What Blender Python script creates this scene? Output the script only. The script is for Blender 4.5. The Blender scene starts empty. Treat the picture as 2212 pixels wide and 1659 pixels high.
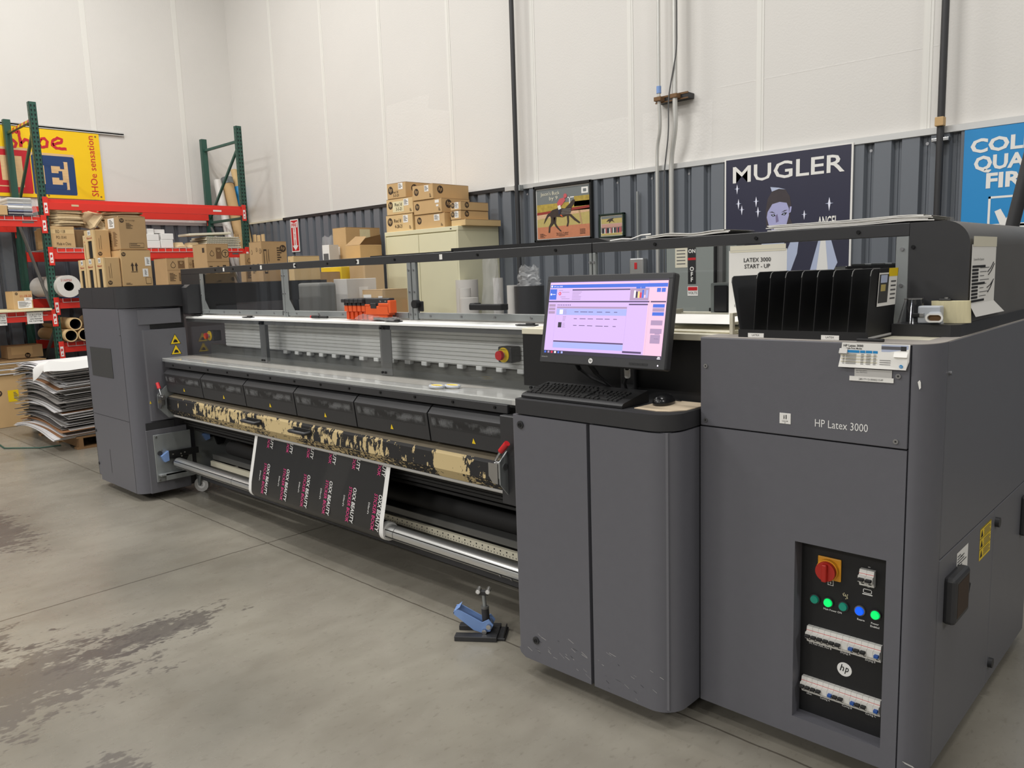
import bpy, bmesh, math, random
from mathutils import Vector, Matrix, Euler
random.seed(7)
PI = math.pi
scene = bpy.context.scene
C = scene.collection

# ---------------------------------------------------------------- camera
W_PX, F_PX = 2212.0, 1700.6
cam_d = bpy.data.cameras.new('camera')
cam_d.sensor_width = 36.0
cam_d.lens = 36.0 * F_PX / W_PX
cam_d.clip_start = 0.05
cam_d.clip_end = 100
cam = bpy.data.objects.new('camera', cam_d)
C.objects.link(cam)
yaw, pitch, roll = math.radians(43.877), math.radians(7.999), math.radians(-1.921)
right = Vector((math.cos(yaw), math.sin(yaw), 0)); fw = Vector((-math.sin(yaw), math.cos(yaw), 0)); up = Vector((0, 0, 1))
f2 = fw * math.cos(pitch) - up * math.sin(pitch)
u2 = up * math.cos(pitch) + fw * math.sin(pitch)
r3 = right * math.cos(roll) + u2 * math.sin(roll)
u3 = u2 * math.cos(roll) - right * math.sin(roll)
mw = Matrix((r3, u3, -f2)).transposed().to_4x4()
mw.translation = (0, 0, 1.6)
cam.matrix_world = mw
scene.camera = cam

# ---------------------------------------------------------------- world, lamps, exposure
scene.view_settings.view_transform = 'Standard'
scene.view_settings.look = 'None'
scene.view_settings.gamma = 1.0
scene.view_settings.use_curve_mapping = False
scene.view_settings.exposure = -0.55
scene.cycles.transparent_max_bounces = 20
wd = bpy.data.worlds.new('world'); scene.world = wd
wd.use_nodes = True
wd.node_tree.nodes['Background'].inputs[0].default_value = (1.0, 0.98, 0.95, 1)
wd.node_tree.nodes['Background'].inputs[1].default_value = 0.30

def area_lamp(name, x, y, z, sx, sy, watts, aim=None):
    l = bpy.data.lights.new(name, 'AREA'); l.shape = 'RECTANGLE'; l.size = sx; l.size_y = sy
    l.energy = watts; l.color = (1.0, 0.982, 0.95)
    o = bpy.data.objects.new(name, l); C.objects.link(o); o.location = (x, y, z)
    if aim is not None:
        o.rotation_euler = (Vector(aim) - Vector((x, y, z))).to_track_quat('-Z', 'Y').to_euler()
    return o
for lx, ly, wt in ((-8.6, 3.2, 250), (-4.6, 2.2, 210), (-0.4, 2.8, 170), (-7.4, -1.6, 330), (-3.0, -2.4, 110), (2.0, -2.2, 85), (-9.0, -8.5, 750), (-3.0, -9.5, 750), (3.0, -9.5, 480), (7.5, 1.0, 420)):  # far front row added to brighten the white beam, rightmost lamp the tower side
    area_lamp('high_bay_lamp', lx, ly, 7.2, 2.4, 0.35, wt)

# ---------------------------------------------------------------- materials
def lin(c):
    return tuple(((v / 255.0) / 12.92 if v / 255.0 <= 0.04045 else ((v / 255.0 + 0.055) / 1.055) ** 2.4) for v in c)
M = {}
def mat(name, rgb, rough=0.5, metal=0.0, var=0.0, scale=6.0, bump=0.0, bscale=60.0, spec=0.5, emit=None, coat=0.0, stretch=None):
    m = bpy.data.materials.new(name); m.use_nodes = True
    nt = m.node_tree; b = nt.nodes['Principled BSDF']
    c = lin(rgb)
    b.inputs['Base Color'].default_value = (*c, 1)
    b.inputs['Roughness'].default_value = rough
    b.inputs['Metallic'].default_value = metal
    b.inputs['Specular IOR Level'].default_value = spec
    b.inputs['Coat Weight'].default_value = coat
    if emit is not None and name.startswith('screen'):
        b.inputs['Base Color'].default_value = (.01, .01, .01, 1); emit *= 2.1
    if emit is not None:
        b.inputs['Emission Color'].default_value = (*c, 1); b.inputs['Emission Strength'].default_value = emit
    if var > 0 or bump > 0:
        tc = nt.nodes.new('ShaderNodeTexCoord'); src = tc.outputs['Object']
        if stretch:
            mp = nt.nodes.new('ShaderNodeMapping'); mp.inputs['Scale'].default_value = stretch
            nt.links.new(src, mp.inputs[0]); src = mp.outputs[0]
    if var > 0:
        n = nt.nodes.new('ShaderNodeTexNoise'); n.inputs['Scale'].default_value = scale; n.inputs['Detail'].default_value = 5
        nt.links.new(src, n.inputs['Vector'])
        mx = nt.nodes.new('ShaderNodeMix'); mx.data_type = 'RGBA'
        lo = tuple(max(0, v * (1 - var)) for v in c); hi = tuple(min(1, v * (1 + var)) for v in c)
        mx.inputs[6].default_value = (*lo, 1); mx.inputs[7].default_value = (*hi, 1)
        nt.links.new(n.outputs['Fac'], mx.inputs[0]); nt.links.new(mx.outputs[2], b.inputs['Base Color'])
    if bump > 0:
        n2 = nt.nodes.new('ShaderNodeTexNoise'); n2.inputs['Scale'].default_value = bscale; n2.inputs['Detail'].default_value = 3
        nt.links.new(src, n2.inputs['Vector'])
        bp = nt.nodes.new('ShaderNodeBump'); bp.inputs['Strength'].default_value = bump; bp.inputs['Distance'].default_value = 0.01
        nt.links.new(n2.outputs['Fac'], bp.inputs['Height']); nt.links.new(bp.outputs[0], b.inputs['Normal'])
    M[name] = m
    return m

def glass(name, tint, mirror, rough=0.02):
    m = bpy.data.materials.new(name); m.use_nodes = True; nt = m.node_tree
    nt.nodes.remove(nt.nodes['Principled BSDF']); out = nt.nodes['Material Output']
    t = nt.nodes.new('ShaderNodeBsdfTransparent'); t.inputs[0].default_value = (*tint, 1)
    g = nt.nodes.new('ShaderNodeBsdfGlossy'); g.inputs['Roughness'].default_value = rough; g.inputs[0].default_value = (.9, .92, .95, 1)
    fr = nt.nodes.new('ShaderNodeLayerWeight'); fr.inputs[0].default_value = .5
    pw = nt.nodes.new('ShaderNodeMath'); pw.operation = 'POWER'; pw.inputs[1].default_value = 4.0
    mu = nt.nodes.new('ShaderNodeMath'); mu.operation = 'MULTIPLY_ADD'; mu.inputs[1].default_value = .9; mu.inputs[2].default_value = mirror
    nt.links.new(fr.outputs['Facing'], pw.inputs[0]); nt.links.new(pw.outputs[0], mu.inputs[0])
    mx = nt.nodes.new('ShaderNodeMixShader'); nt.links.new(mu.outputs[0], mx.inputs[0]); nt.links.new(t.outputs[0], mx.inputs[1]); nt.links.new(g.outputs[0], mx.inputs[2])
    nt.links.new(mx.outputs[0], out.inputs[0]); M[name] = m

mat('grey', (99, 99, 105), 0.42, var=.04, scale=30, bump=.05, bscale=400)
mat('grey_side', (103, 103, 108), 0.42, var=.04, scale=30, bump=.05, bscale=400)
mat('black', (50, 50, 52), 0.45, var=.08, scale=20)
mat('black_deep', (20, 20, 22), 0.5)
mat('black_gloss', (26, 26, 28), 0.22)
mat('gap', (8, 8, 9), 0.8)
mat('rubber', (34, 33, 33), 0.7)
mat('conduit_metal', (206, 205, 200), 0.35, metal=.35)
mat('mouse_pad', (206, 188, 162), .8, var=.2, scale=9)
mat('lid_dust', (158, 152, 146), .6, var=.12, scale=10)
mat('galv', (156, 160, 160), 0.38, metal=.45, var=.12, scale=9)
mat('steel', (190, 190, 190), 0.28, metal=1.0)
mat('alu', (214, 214, 212), 0.3, metal=.85, var=.05, scale=20)
mat('white_beam', (240, 240, 236), 0.4)
mat('white', (236, 235, 232), 0.55)
mat('paper', (238, 236, 231), 0.7)
mat('paper_grey', (196, 194, 190), 0.75, var=.06)
mat('cream', (228, 222, 200), 0.45)
mat('cabinet_cream', (222, 218, 186), 0.4, var=.03)
mat('post_grey', (112, 112, 110), 0.4, metal=.3)
mat('shelf_grey', (196, 196, 192), 0.16, var=.14, scale=5, stretch=(1, 4, 1), coat=.5)
mat('red', (214, 48, 38), 0.4)
mat('rack_red', (222, 52, 40), 0.45, var=.06)
mat('rack_green', (42, 82, 70), 0.45, var=.06)
mat('yellow', (240, 205, 30), 0.45)
mat('banner_yellow', (250, 205, 10), 0.45, var=.04, scale=3)
mat('orange', (238, 98, 44), 0.45)
mat('blue_lever', (128, 160, 215), 0.4)
mat('blue', (40, 90, 165), 0.5)
mat('sign_blue', (32, 140, 205), 0.45)
mat('navy', (44, 44, 66), 0.4, var=.1, scale=3)
mat('ink', (22, 22, 24), 0.6)
mat('ink_grey', (95, 95, 95), 0.7)
mat('marker_red', (180, 60, 40), 0.6)
mat('card', (200, 166, 118), 0.75, var=.05, scale=8)
mat('card_light', (214, 184, 134), 0.75, var=.05, scale=8)
mat('card_dark', (180, 148, 106), 0.8, var=.08, scale=8)
mat('card_ink', (62, 48, 36), 0.8)
mat('card_edge', (120, 90, 60), 0.8)
mat('kraft', (212, 188, 148), 0.8, var=.12, scale=12, bump=.3, bscale=40)
mat('wood', (222, 190, 140), 0.6, var=.12, scale=6, stretch=(8, 8, 1))
mat('pallet_wood', (146, 112, 76), 0.75, var=.2, scale=8)
mat('pink', (232, 70, 140), 0.5)
mat('web_black', (38, 37, 37), 0.3, coat=.2)
mat('screw', (170, 170, 172), 0.3, metal=.9)
mat('screw_black', (22, 22, 23), 0.35, metal=.3)
mat('tan_roll', (226, 216, 176), 0.6, var=.12, scale=18, stretch=(12, 12, 1))
mat('tool_grey', (190, 194, 200), 0.35)
mat('clamp_red', (205, 38, 44), 0.3)
mat('trim_metal', (205, 205, 203), 0.4, metal=.4)
mat('trim_dark', (42, 42, 44), 0.5)
mat('elec_grey', (140, 146, 142), 0.45)
mat('green_on', (0, 225, 105), 0.3, emit=1.1)
mat('green_off', (24, 150, 125), 0.3)
mat('blue_on', (10, 90, 240), 0.3, emit=1.0)
mat('switch_red', (170, 36, 26), 0.4)
mat('switch_yellow', (228, 160, 40), 0.45)
mat('breaker', (224, 222, 216), 0.5)
mat('breaker_blue', (38, 84, 160), 0.45)
mat('screen', (216, 184, 244), 0.4, emit=.78)
mat('screen_pink', (244, 196, 222), 0.4, emit=.78)
mat('screen_blue', (60, 105, 215), 0.4, emit=.8)
mat('screen_row', (168, 176, 240), 0.4, emit=.8)
mat('screen_dark', (86, 66, 108), 0.4, emit=.7)
mat('screen_mid', (176, 148, 184), 0.4, emit=.75)
mat('screen_bar', (52, 44, 66), 0.4, emit=.5)
mat('screen_red', (220, 40, 80), 0.4, emit=.8)
mat('screen_yellow', (250, 215, 130), 0.4, emit=.8)
mat('screen_white', (250, 240, 252), 0.4, emit=.85)
mat('film_white', (214, 210, 204), 0.35, var=.1, scale=5)
mat('sky_grey', (118, 124, 124), .4); mat('bush', (176, 152, 66), .5, var=.5, scale=30); mat('fence_red', (150, 52, 44), .5)
mat('grass', (188, 170, 104), .5, var=.15, scale=25); mat('dirt', (196, 126, 92), .5, var=.15, scale=25); mat('horse', (58, 46, 40), .5, var=.3, scale=20)
mat('silks', (200, 90, 96), .5); mat('flower', (214, 176, 140), .5, var=.3, scale=60)
mat('skin_blue', (172, 172, 214), .45, var=.08, scale=20); mat('hair', (62, 54, 58), .5, var=.2, scale=12); mat('skin_shade', (122, 112, 150), .5)
mat('block_wood', (224, 188, 138), .55, var=.25, scale=5, stretch=(1, 1, 30)); mat('block_red', (200, 28, 40), .5); mat('block_blue', (30, 62, 112), .5); mat('crayon_red', (205, 30, 45), .6)
mat('peach', (196, 150, 136), .5); mat('pale_blue', (186, 196, 222), .45)
mat('smoke', (50, 50, 52), .15)
mat('frame_black', (24, 24, 24), .3); mat('frame_green', (24, 44, 34), .3)
mat('sheet_white', (224, 223, 224), .7, var=.05); mat('sheet_grey', (150, 146, 142), .75, var=.1); mat('sheet_brown', (150, 108, 74), .75, var=.1); mat('sheet_dark', (86, 82, 80), .75, var=.15)
glass('pane', (0.94, 0.945, 0.95), 0.02)
glass('clear_cover', (0.945, 0.95, 0.955), 0.025)
def film(name):
    m = bpy.data.materials.new(name); m.use_nodes = True; nt = m.node_tree; b = nt.nodes['Principled BSDF']; b.inputs['Base Color'].default_value = (.8, .8, .8, 1); b.inputs['Roughness'].default_value = .18
    t = nt.nodes.new('ShaderNodeBsdfTransparent'); t.inputs[0].default_value = (.97, .97, .97, 1); mx = nt.nodes.new('ShaderNodeMixShader'); mx.inputs[0].default_value = .2
    nt.links.new(t.outputs[0], mx.inputs[1]); nt.links.new(b.outputs[0], mx.inputs[2]); nt.links.new(mx.outputs[0], nt.nodes['Material Output'].inputs[0]); M[name] = m
film('bag_film')
glass('smoked', (0.8, 0.8, 0.81), 0.05, 0.05)

# ---------------------------------------------------------------- mesh builder
WLOC = {}
_tcache = {}
def text_geo(s, bold, shear):
    k = (s, bold, shear)
    if k not in _tcache:
        cu = bpy.data.curves.new('t', 'FONT'); cu.body = s; cu.resolution_u = 2; cu.offset = bold; cu.shear = shear
        o = bpy.data.objects.new('t', cu); C.objects.link(o)
        bpy.context.view_layer.update()
        me = bpy.data.meshes.new_from_object(o.evaluated_get(bpy.context.evaluated_depsgraph_get()))
        vs = [tuple(v.co) for v in me.vertices]; fs = [tuple(p.vertices) for p in me.polygons]
        bpy.data.objects.remove(o); bpy.data.curves.remove(cu); bpy.data.meshes.remove(me)
        x0 = min([v[0] for v in vs] or [0]); x1 = max([v[0] for v in vs] or [1])
        _tcache[k] = (vs, fs, x0, x1)
    return _tcache[k]

class MB:
    def __init__(s):
        s.v = []; s.f = []; s.m = []; s.sm = []; s.mats = []
    def mi(s, m):
        if isinstance(m, str): m = M[m]
        if m not in s.mats: s.mats.append(m)
        return s.mats.index(m)
    def add(s, vs, fs, m, smooth=False):
        b = len(s.v); i = s.mi(m)
        s.v += [tuple(v) for v in vs]
        for f in fs:
            s.f.append(tuple(b + k for k in f)); s.m.append(i); s.sm.append(smooth)
        return s
    def bm(s, bm, m, mtx=None, smooth=False):
        bm.verts.index_update()
        vs = [(mtx @ v.co if mtx else v.co.copy()) for v in bm.verts]
        s.add(vs, [[v.index for v in f.verts] for f in bm.faces], m, smooth); bm.free(); return s
    def box(s, x0, x1, y0, y1, z0, z1, m, bev=0.0, seg=2):
        return s.obox(((x0 + x1) / 2, (y0 + y1) / 2, (z0 + z1) / 2), (abs(x1 - x0), abs(y1 - y0), abs(z1 - z0)), None, m, bev, seg)
    def obox(s, c, size, rot, m, bev=0.0, seg=2):
        mt = Matrix.Translation(c)
        if rot is not None: mt = mt @ (rot.to_4x4() if isinstance(rot, Matrix) else Euler(rot).to_matrix().to_4x4())
        bm = bmesh.new(); bmesh.ops.create_cube(bm, size=1.0)
        for v in bm.verts: v.co = Vector((v.co.x * size[0], v.co.y * size[1], v.co.z * size[2]))
        if bev > 0:
            bmesh.ops.bevel(bm, geom=list(bm.edges), offset=min(bev, min(size) * .45), segments=seg, affect='EDGES', profile=.5)
        return s.bm(bm, m, mt)
    def cyl(s, p0, p1, r, m, seg=20, r2=None, caps=True):
        p0 = Vector(p0); p1 = Vector(p1); d = (p1 - p0).normalized(); r2 = r if r2 is None else r2
        a = d.orthogonal().normalized(); b = d.cross(a)
        vs = []
        for p, q in ((p0, r), (p1, r2)):
            for k in range(seg):
                t = 2 * PI * k / seg; vs.append(p + a * math.cos(t) * q + b * math.sin(t) * q)
        s.add(vs, [(k, (k + 1) % seg, seg + (k + 1) % seg, seg + k) for k in range(seg)], m, True)
        if caps: s.add(vs, [tuple(range(seg))[::-1], tuple(range(seg, 2 * seg))], m)
        return s
    def pipe(s, p0, p1, ro, ri, m, seg=24, min_=None):
        p0 = Vector(p0); p1 = Vector(p1); d = (p1 - p0).normalized(); a = d.orthogonal().normalized(); b = d.cross(a)
        vs = []
        for p, q in ((p0, ro), (p1, ro), (p1, ri), (p0, ri)):
            for k in range(seg):
                t = 2 * PI * k / seg; vs.append(p + a * math.cos(t) * q + b * math.sin(t) * q)
        for j in range(4):
            n = (j + 1) % 4
            s.add(vs, [(j * seg + k, j * seg + (k + 1) % seg, n * seg + (k + 1) % seg, n * seg + k) for k in range(seg)], (min_ or m) if j == 2 else m, j in (0, 2))
        return s
    def path(s, pts, r, m, seg=8):
        pts = [Vector(p) for p in pts]; n = len(pts); rings = []; a = None
        for i, p in enumerate(pts):
            d = (pts[min(i + 1, n - 1)] - pts[max(i - 1, 0)]).normalized()
            a = d.orthogonal().normalized() if a is None else (a - d * a.dot(d)).normalized()
            b = d.cross(a)
            rings += [p + a * math.cos(2 * PI * k / seg) * r + b * math.sin(2 * PI * k / seg) * r for k in range(seg)]
        fs = [(i * seg + k, i * seg + (k + 1) % seg, (i + 1) * seg + (k + 1) % seg, (i + 1) * seg + k) for i in range(n - 1) for k in range(seg)]
        s.add(rings, fs, m, True); s.add(rings, [tuple(range(seg))[::-1], tuple(range((n - 1) * seg, n * seg))], m); return s
    def poly(s, pts, m): return s.add(pts, [tuple(range(len(pts)))], m)
    def prism(s, prof, axis, a, b, m, smooth=False, caps=True):
        def P3(p, t): return (t, p[0], p[1]) if axis == 'x' else ((p[0], t, p[1]) if axis == 'y' else (p[0], p[1], t))
        n = len(prof); vs = [P3(p, a) for p in prof] + [P3(p, b) for p in prof]
        s.add(vs, [(k, (k + 1) % n, n + (k + 1) % n, n + k) for k in range(n)], m, smooth)
        if caps: s.add(vs, [tuple(range(n))[::-1], tuple(range(n, 2 * n))], m)
        return s
    def sheet(s, prof, axis, a, b, m, smooth=False):
        def P3(p, t): return (t, p[0], p[1]) if axis == 'x' else ((p[0], t, p[1]) if axis == 'y' else (p[0], p[1], t))
        n = len(prof); vs = [P3(p, a) for p in prof] + [P3(p, b) for p in prof]
        return s.add(vs, [(k, k + 1, n + k + 1, n + k) for k in range(n - 1)], m, smooth)
    def text(s, t, o, xd, ud, h, m, w=None, bold=0.0, shear=0.0, center=False):
        vs, fs, x0, x1 = text_geo(t, bold, shear)
        xd = Vector(xd).normalized(); ud = Vector(ud).normalized(); o = Vector(o)
        ky = h / 0.69; kx = ky if w is None else w / max(x1 - x0, 1e-6)
        sx = -(x1 - x0) * kx / 2 if center else 0
        return s.add([o + xd * ((v[0] - x0) * kx + sx) + ud * (v[1] * ky) for v in vs], fs, m)
    def disc(s, c, n, r, m, seg=24, sx=1.0, xd=None):
        c = Vector(c); n = Vector(n).normalized(); a = Vector(xd).normalized() if xd else n.orthogonal().normalized(); b = n.cross(a)
        return s.poly([c + a * math.cos(2 * PI * k / seg) * r * sx + b * math.sin(2 * PI * k / seg) * r for k in range(seg)], m)
    def rect(s, o, xd, ud, x0, x1, y0, y1, m):
        o = Vector(o); xd = Vector(xd); ud = Vector(ud)
        return s.poly([o + xd * x0 + ud * y0, o + xd * x1 + ud * y0, o + xd * x1 + ud * y1, o + xd * x0 + ud * y1], m)
    def logo(s, c, xd, ud, r, md, mt):
        xd = Vector(xd).normalized(); ud = Vector(ud).normalized(); n = xd.cross(ud); c = Vector(c)
        s.disc(c, n, r, md, 28)
        for t, ox, oy in (('h', -.62, -.28), ('p', .02, -.28)):
            s.text(t, c + n * .0006 + xd * r * ox + ud * r * oy, xd, ud, r * .95, mt, w=r * .58, shear=.25, bold=.012)
        return s
    def build(s, name, parent=None, loc=None, recalc=False):
        me = bpy.data.meshes.new(name)
        xs = [v[0] for v in s.v]; ys = [v[1] for v in s.v]; zs = [v[2] for v in s.v]
        if loc is None: loc = ((min(xs) + max(xs)) / 2, (min(ys) + max(ys)) / 2, min(zs))
        me.from_pydata([(v[0] - loc[0], v[1] - loc[1], v[2] - loc[2]) for v in s.v], [], s.f)
        for m in s.mats: me.materials.append(m)
        me.polygons.foreach_set('material_index', s.m); me.polygons.foreach_set('use_smooth', s.sm)
        me.update()
        o = bpy.data.objects.new(name, me); C.objects.link(o)
        if parent is not None:
            o.parent = parent; p = WLOC[parent.name]; o.location = (loc[0] - p[0], loc[1] - p[1], loc[2] - p[2])
        else: o.location = loc
        WLOC[o.name] = tuple(loc)
        return o

def tag(o, label, cat, group=None):
    o['label'] = label; o['category'] = cat
    if group: o['group'] = group
    return o
def thing(name, loc, label, cat, group=None):
    o = bpy.data.objects.new(name, None); o.empty_display_size = .1; C.objects.link(o); o.location = loc; WLOC[o.name] = tuple(loc)
    return tag(o, label, cat, group)
def struct(o):
    o['kind'] = 'structure'; return o
def dup(o, dx, dy, dz, label=None, root=True, parent=None):
    c = o.copy(); C.objects.link(c)
    if root:
        c.location = (o.location.x + dx, o.location.y + dy, o.location.z + dz)
        if label: c['label'] = label
    else: c.parent = parent
    for ch in list(o.children): dup(ch, 0, 0, 0, None, False, c)
    return c
def part(name, parent, *boxes, label=None):
    mb = MB()
    for b in boxes: mb.box(*b)
    o = mb.build(name, parent)
    if label: o['label'] = label
    return o
def arc(cx, cy, rx, ry, a0, a1, n):
    return [(cx + rx * math.cos(math.radians(a0 + (a1 - a0) * k / n)), cy + ry * math.sin(math.radians(a0 + (a1 - a0) * k / n))) for k in range(n + 1)]
XD = Vector((1, 0, 0)); YD = Vector((0, 1, 0)); ZD = Vector((0, 0, 1))

# ---------------------------------------------------------------- the setting
def floor_material():
    m = bpy.data.materials.new('concrete'); m.use_nodes = True; nt = m.node_tree; b = nt.nodes['Principled BSDF']
    N = nt.nodes.new; L = nt.links.new
    geo = N('ShaderNodeNewGeometry'); pos = geo.outputs['Position']
    def noise(scale, detail, stretch=None, dist=0.0):
        n = N('ShaderNodeTexNoise'); n.inputs['Scale'].default_value = scale; n.inputs['Detail'].default_value = detail; n.inputs['Distortion'].default_value = dist
        if stretch:
            mp = N('ShaderNodeMapping'); mp.inputs['Scale'].default_value = stretch; L(pos, mp.inputs[0]); L(mp.outputs[0], n.inputs['Vector'])
        else: L(pos, n.inputs['Vector'])
        return n.outputs['Fac']
    def ramp(fac, stops):
        r = N('ShaderNodeValToRGB'); e = r.color_ramp.elements
        e[0].position = stops[0][0]; e[0].color = (*stops[0][1], 1); e[1].position = stops[-1][0]; e[1].color = (*stops[-1][1], 1)
        for p, c in stops[1:-1]:
            q = e.new(p); q.color = (*c, 1)
        L(fac, r.inputs[0]); return r.outputs[0]
    def math_(op, a, c=None, d=None, clamp=False):
        n = N('ShaderNodeMath'); n.operation = op; n.use_clamp = clamp
        for i, v in enumerate((a, c, d)):
            if v is None: continue
            if isinstance(v, (int, float)): n.inputs[i].default_value = v
            else: L(v, n.inputs[i])
        return n.outputs[0]
    def mix(f, a, c, kind='MIX'):
        n = N('ShaderNodeMix'); n.data_type = 'RGBA'; n.blend_type = kind
        if isinstance(f, float): n.inputs[0].default_value = f
        else: L(f, n.inputs[0])
        for i, v in ((6, a), (7, c)):
            if isinstance(v, tuple): n.inputs[i].default_value = (*v, 1)
            else: L(v, n.inputs[i])
        return n.outputs[2]
    col = ramp(noise(.9, 6), ((.3, lin((114, 110, 100))), (.5, lin((137, 132, 121))), (.72, lin((152, 147, 135)))))
    col = mix(math_('MULTIPLY', ramp(noise(7, 8, (1, .45, 1), .4), ((.42, (0, 0, 0)), (.7, (1, 1, 1)))), .28), col, lin((106, 99, 87)))
    col = mix(math_('MULTIPLY', ramp(noise(55, 4, (1, .5, 1)), ((.6, (0, 0, 0)), (.72, (1, 1, 1)))), .3), col, lin((88, 81, 70)))
    sep = N('ShaderNodeSeparateXYZ'); L(pos, sep.inputs[0])
    n1 = noise(14, 10, (1, .5, 1), .3); n2 = noise(60, 6, (1, .5, 1))
    tex = math_('ADD', math_('MULTIPLY', math_('SUBTRACT', n1, .5), 4.2), math_('MULTIPLY', math_('SUBTRACT', n2, .5), 3.0))
    for cx, cy, rx, ry in ((-3.58, .72, .36, .52), (-3.64, 1.3, .14, .36), (-6.1, 1.27, .65, .16), (-2.70, .80, .10, .08), (-4.1, .5, .3, .35)):
        u = math_('DIVIDE', math_('SUBTRACT', sep.outputs[0], cx), rx); v = math_('DIVIDE', math_('SUBTRACT', sep.outputs[1], cy), ry)
        d = math_('SQRT', math_('ADD', math_('MULTIPLY', u, u), math_('MULTIPLY', v, v)))
        k = math_('MULTIPLY', math_('ADD', math_('MULTIPLY', math_('SUBTRACT', 1.0, d), 1.3), tex), 2.6, None, True)
        col = mix(math_('MULTIPLY', k, .72), col, lin((80, 74, 71)))
    wob = math_('MULTIPLY', math_('SUBTRACT', noise(9, 4), .5), .012)
    jx = math_('LESS_THAN', math_('ABSOLUTE', math_('ADD', math_('SUBTRACT', sep.outputs[0], -4.365), wob)), .0055)
    jy = math_('LESS_THAN', math_('ABSOLUTE', math_('ADD', math_('SUBTRACT', sep.outputs[1], 2.31), wob)), .004)
    col = mix(math_('MULTIPLY', math_('MAXIMUM', jx, jy), .7), col, lin((62, 55, 48)))
    L(col, b.inputs['Base Color'])
    L(math_('ADD', math_('MULTIPLY', noise(5, 6), .22), .17), b.inputs['Roughness'])
    bp = N('ShaderNodeBump'); bp.inputs['Strength'].default_value = .08; bp.inputs['Distance'].default_value = .004
    L(n2, bp.inputs['Height']); L(bp.outputs[0], b.inputs['Normal'])
    return m
M['concrete'] = floor_material()
mat('wall_white', (222, 219, 214), .6, var=.035, scale=1.2, bump=.12, bscale=70)
mat('batten_white', (230, 228, 222), .55)
mat('cladding', (108, 113, 120), .42, var=.03, scale=4)
mb = MB(); mb.box(-12.2, 6.5, -12.0, 6.6, -.12, 0, 'concrete'); struct(mb.build('floor'))

WB, WL, TZ = 6.2, -11.72, 2.487
mb = MB(); mb.box(WL - .2, 4.5, WB, WB + .15, 0, 7.6, 'wall_white'); 
mat('wall_patch', (226, 223, 218), .45, var=.03, scale=2, bump=.2, bscale=50)
def wall_area(pts): mb.poly([(p[0], WB - .0008, p[2]) for p in pts], 'wall_patch')
wall_area(((-5.037, 6.200, 2.983), (-4.342, 6.200, 2.993), (-4.344, 6.200, 2.531), (-4.975, 6.200, 2.505))); wall_area(((-4.210, 6.200, 2.988), (-3.502, 6.200, 2.997), (-3.514, 6.200, 2.502), (-4.216, 6.200, 2.525))); wall_area(((-7.920, 6.200, 3.664), (-7.116, 6.200, 3.671), (-7.153, 6.200, 3.508), (-6.799, 6.200, 3.426), (-6.828, 6.200, 2.514), (-7.980, 6.200, 2.478))); wall_area(((-3.468, 6.200, 3.088), (-1.762, 6.200, 3.068), (-1.761, 6.200, 3.058), (-3.468, 6.200, 3.077)))
struct(mb.build('wall_back'))
mb = MB(); mb.box(WL - .15, WL, -3.5, WB, 0, 7.6, 'wall_white'); struct(mb.build('wall_left'))
# joint battens of the white panels
mb = MB()
for x in (-10.475, -9.225, -7.99, -6.765, -5.52, -4.335, -3.08, -1.835, -.6, .63):
    mb.box(x - .032, x + .032, WB - .004, WB, TZ, 7.6, 'batten_white', .002, 1)
    mb.box(x - .012, x + .012, WB - .007, WB - .003, TZ, 7.6, 'batten_white')
struct(mb.build('trim_1'))
mb = MB()
for y in (2.92, 4.155, 5.405, 1.7):
    mb.box(WL, WL + .005, y - .035, y + .035, TZ, 7.6, 'batten_white', .002, 1)
struct(mb.build('trim_2'))
# ribbed dark metal lining of the lower walls
def ribs(a, b, base, out):
    pts = []; t = a
    while t < b:
        pts += [(t, out), (t + .118, out), (t + .132, base), (t + .150, base), (t + .153, base + (out - base) * .18), (t + .158, base + (out - base) * .18), (t + .161, base), (t + .176, base)]
        t += .19
    return pts
mb = MB(); mb.sheet(ribs(WL + .06, 4.4, WB - .006, WB - .046), 'z', 0, TZ, 'cladding'); struct(mb.build('wall_back_lining'))
mb = MB(); mb.sheet([(p[1], p[0]) for p in ribs(-3.0, WB - .06, WL + .006, WL + .046)], 'z', 0, TZ, 'cladding'); struct(mb.build('wall_left_lining'))
mb = MB()
mb.box(WL, -10.4, WB - .052, WB, TZ - .012, TZ + .012, 'cream')
mb.box(-10.4, -5.92, WB - .056, WB, TZ - .02, TZ + .016, 'trim_dark')
mb.box(-5.92, 4.4, WB - .056, WB, TZ - .028, TZ + .018, 'trim_metal', .002, 1)
k = -5.6
while k < 1.0:
    mb.cyl((k, WB - .054, TZ - .085), (k, WB - .046, TZ - .085), .011, 'screw', 8); k += .38
struct(mb.build('trim_3'))
mb = MB(); mb.box(WL, WL + .056, -3, WB, TZ - .028, TZ + .018, 'trim_metal'); struct(mb.build('trim_4'))

# ---------------------------------------------------------------- the wide-format printer
PR = thing('large_format_printer', (-3.7, 2.9, 0), 'very long dark grey wide-format printer with clear covers and black rails', 'printer')
FY = 2.17           # front of the two end cabinets
TY = 2.35           # front of the electronics cabinet

# electronics cabinet at the right end
mb = MB(); mb.box(-1.372, -.655, 2.47, 3.72, .056, 1.355, 'grey_side')
tower = mb.build('electronics_cabinet', PR)
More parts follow.
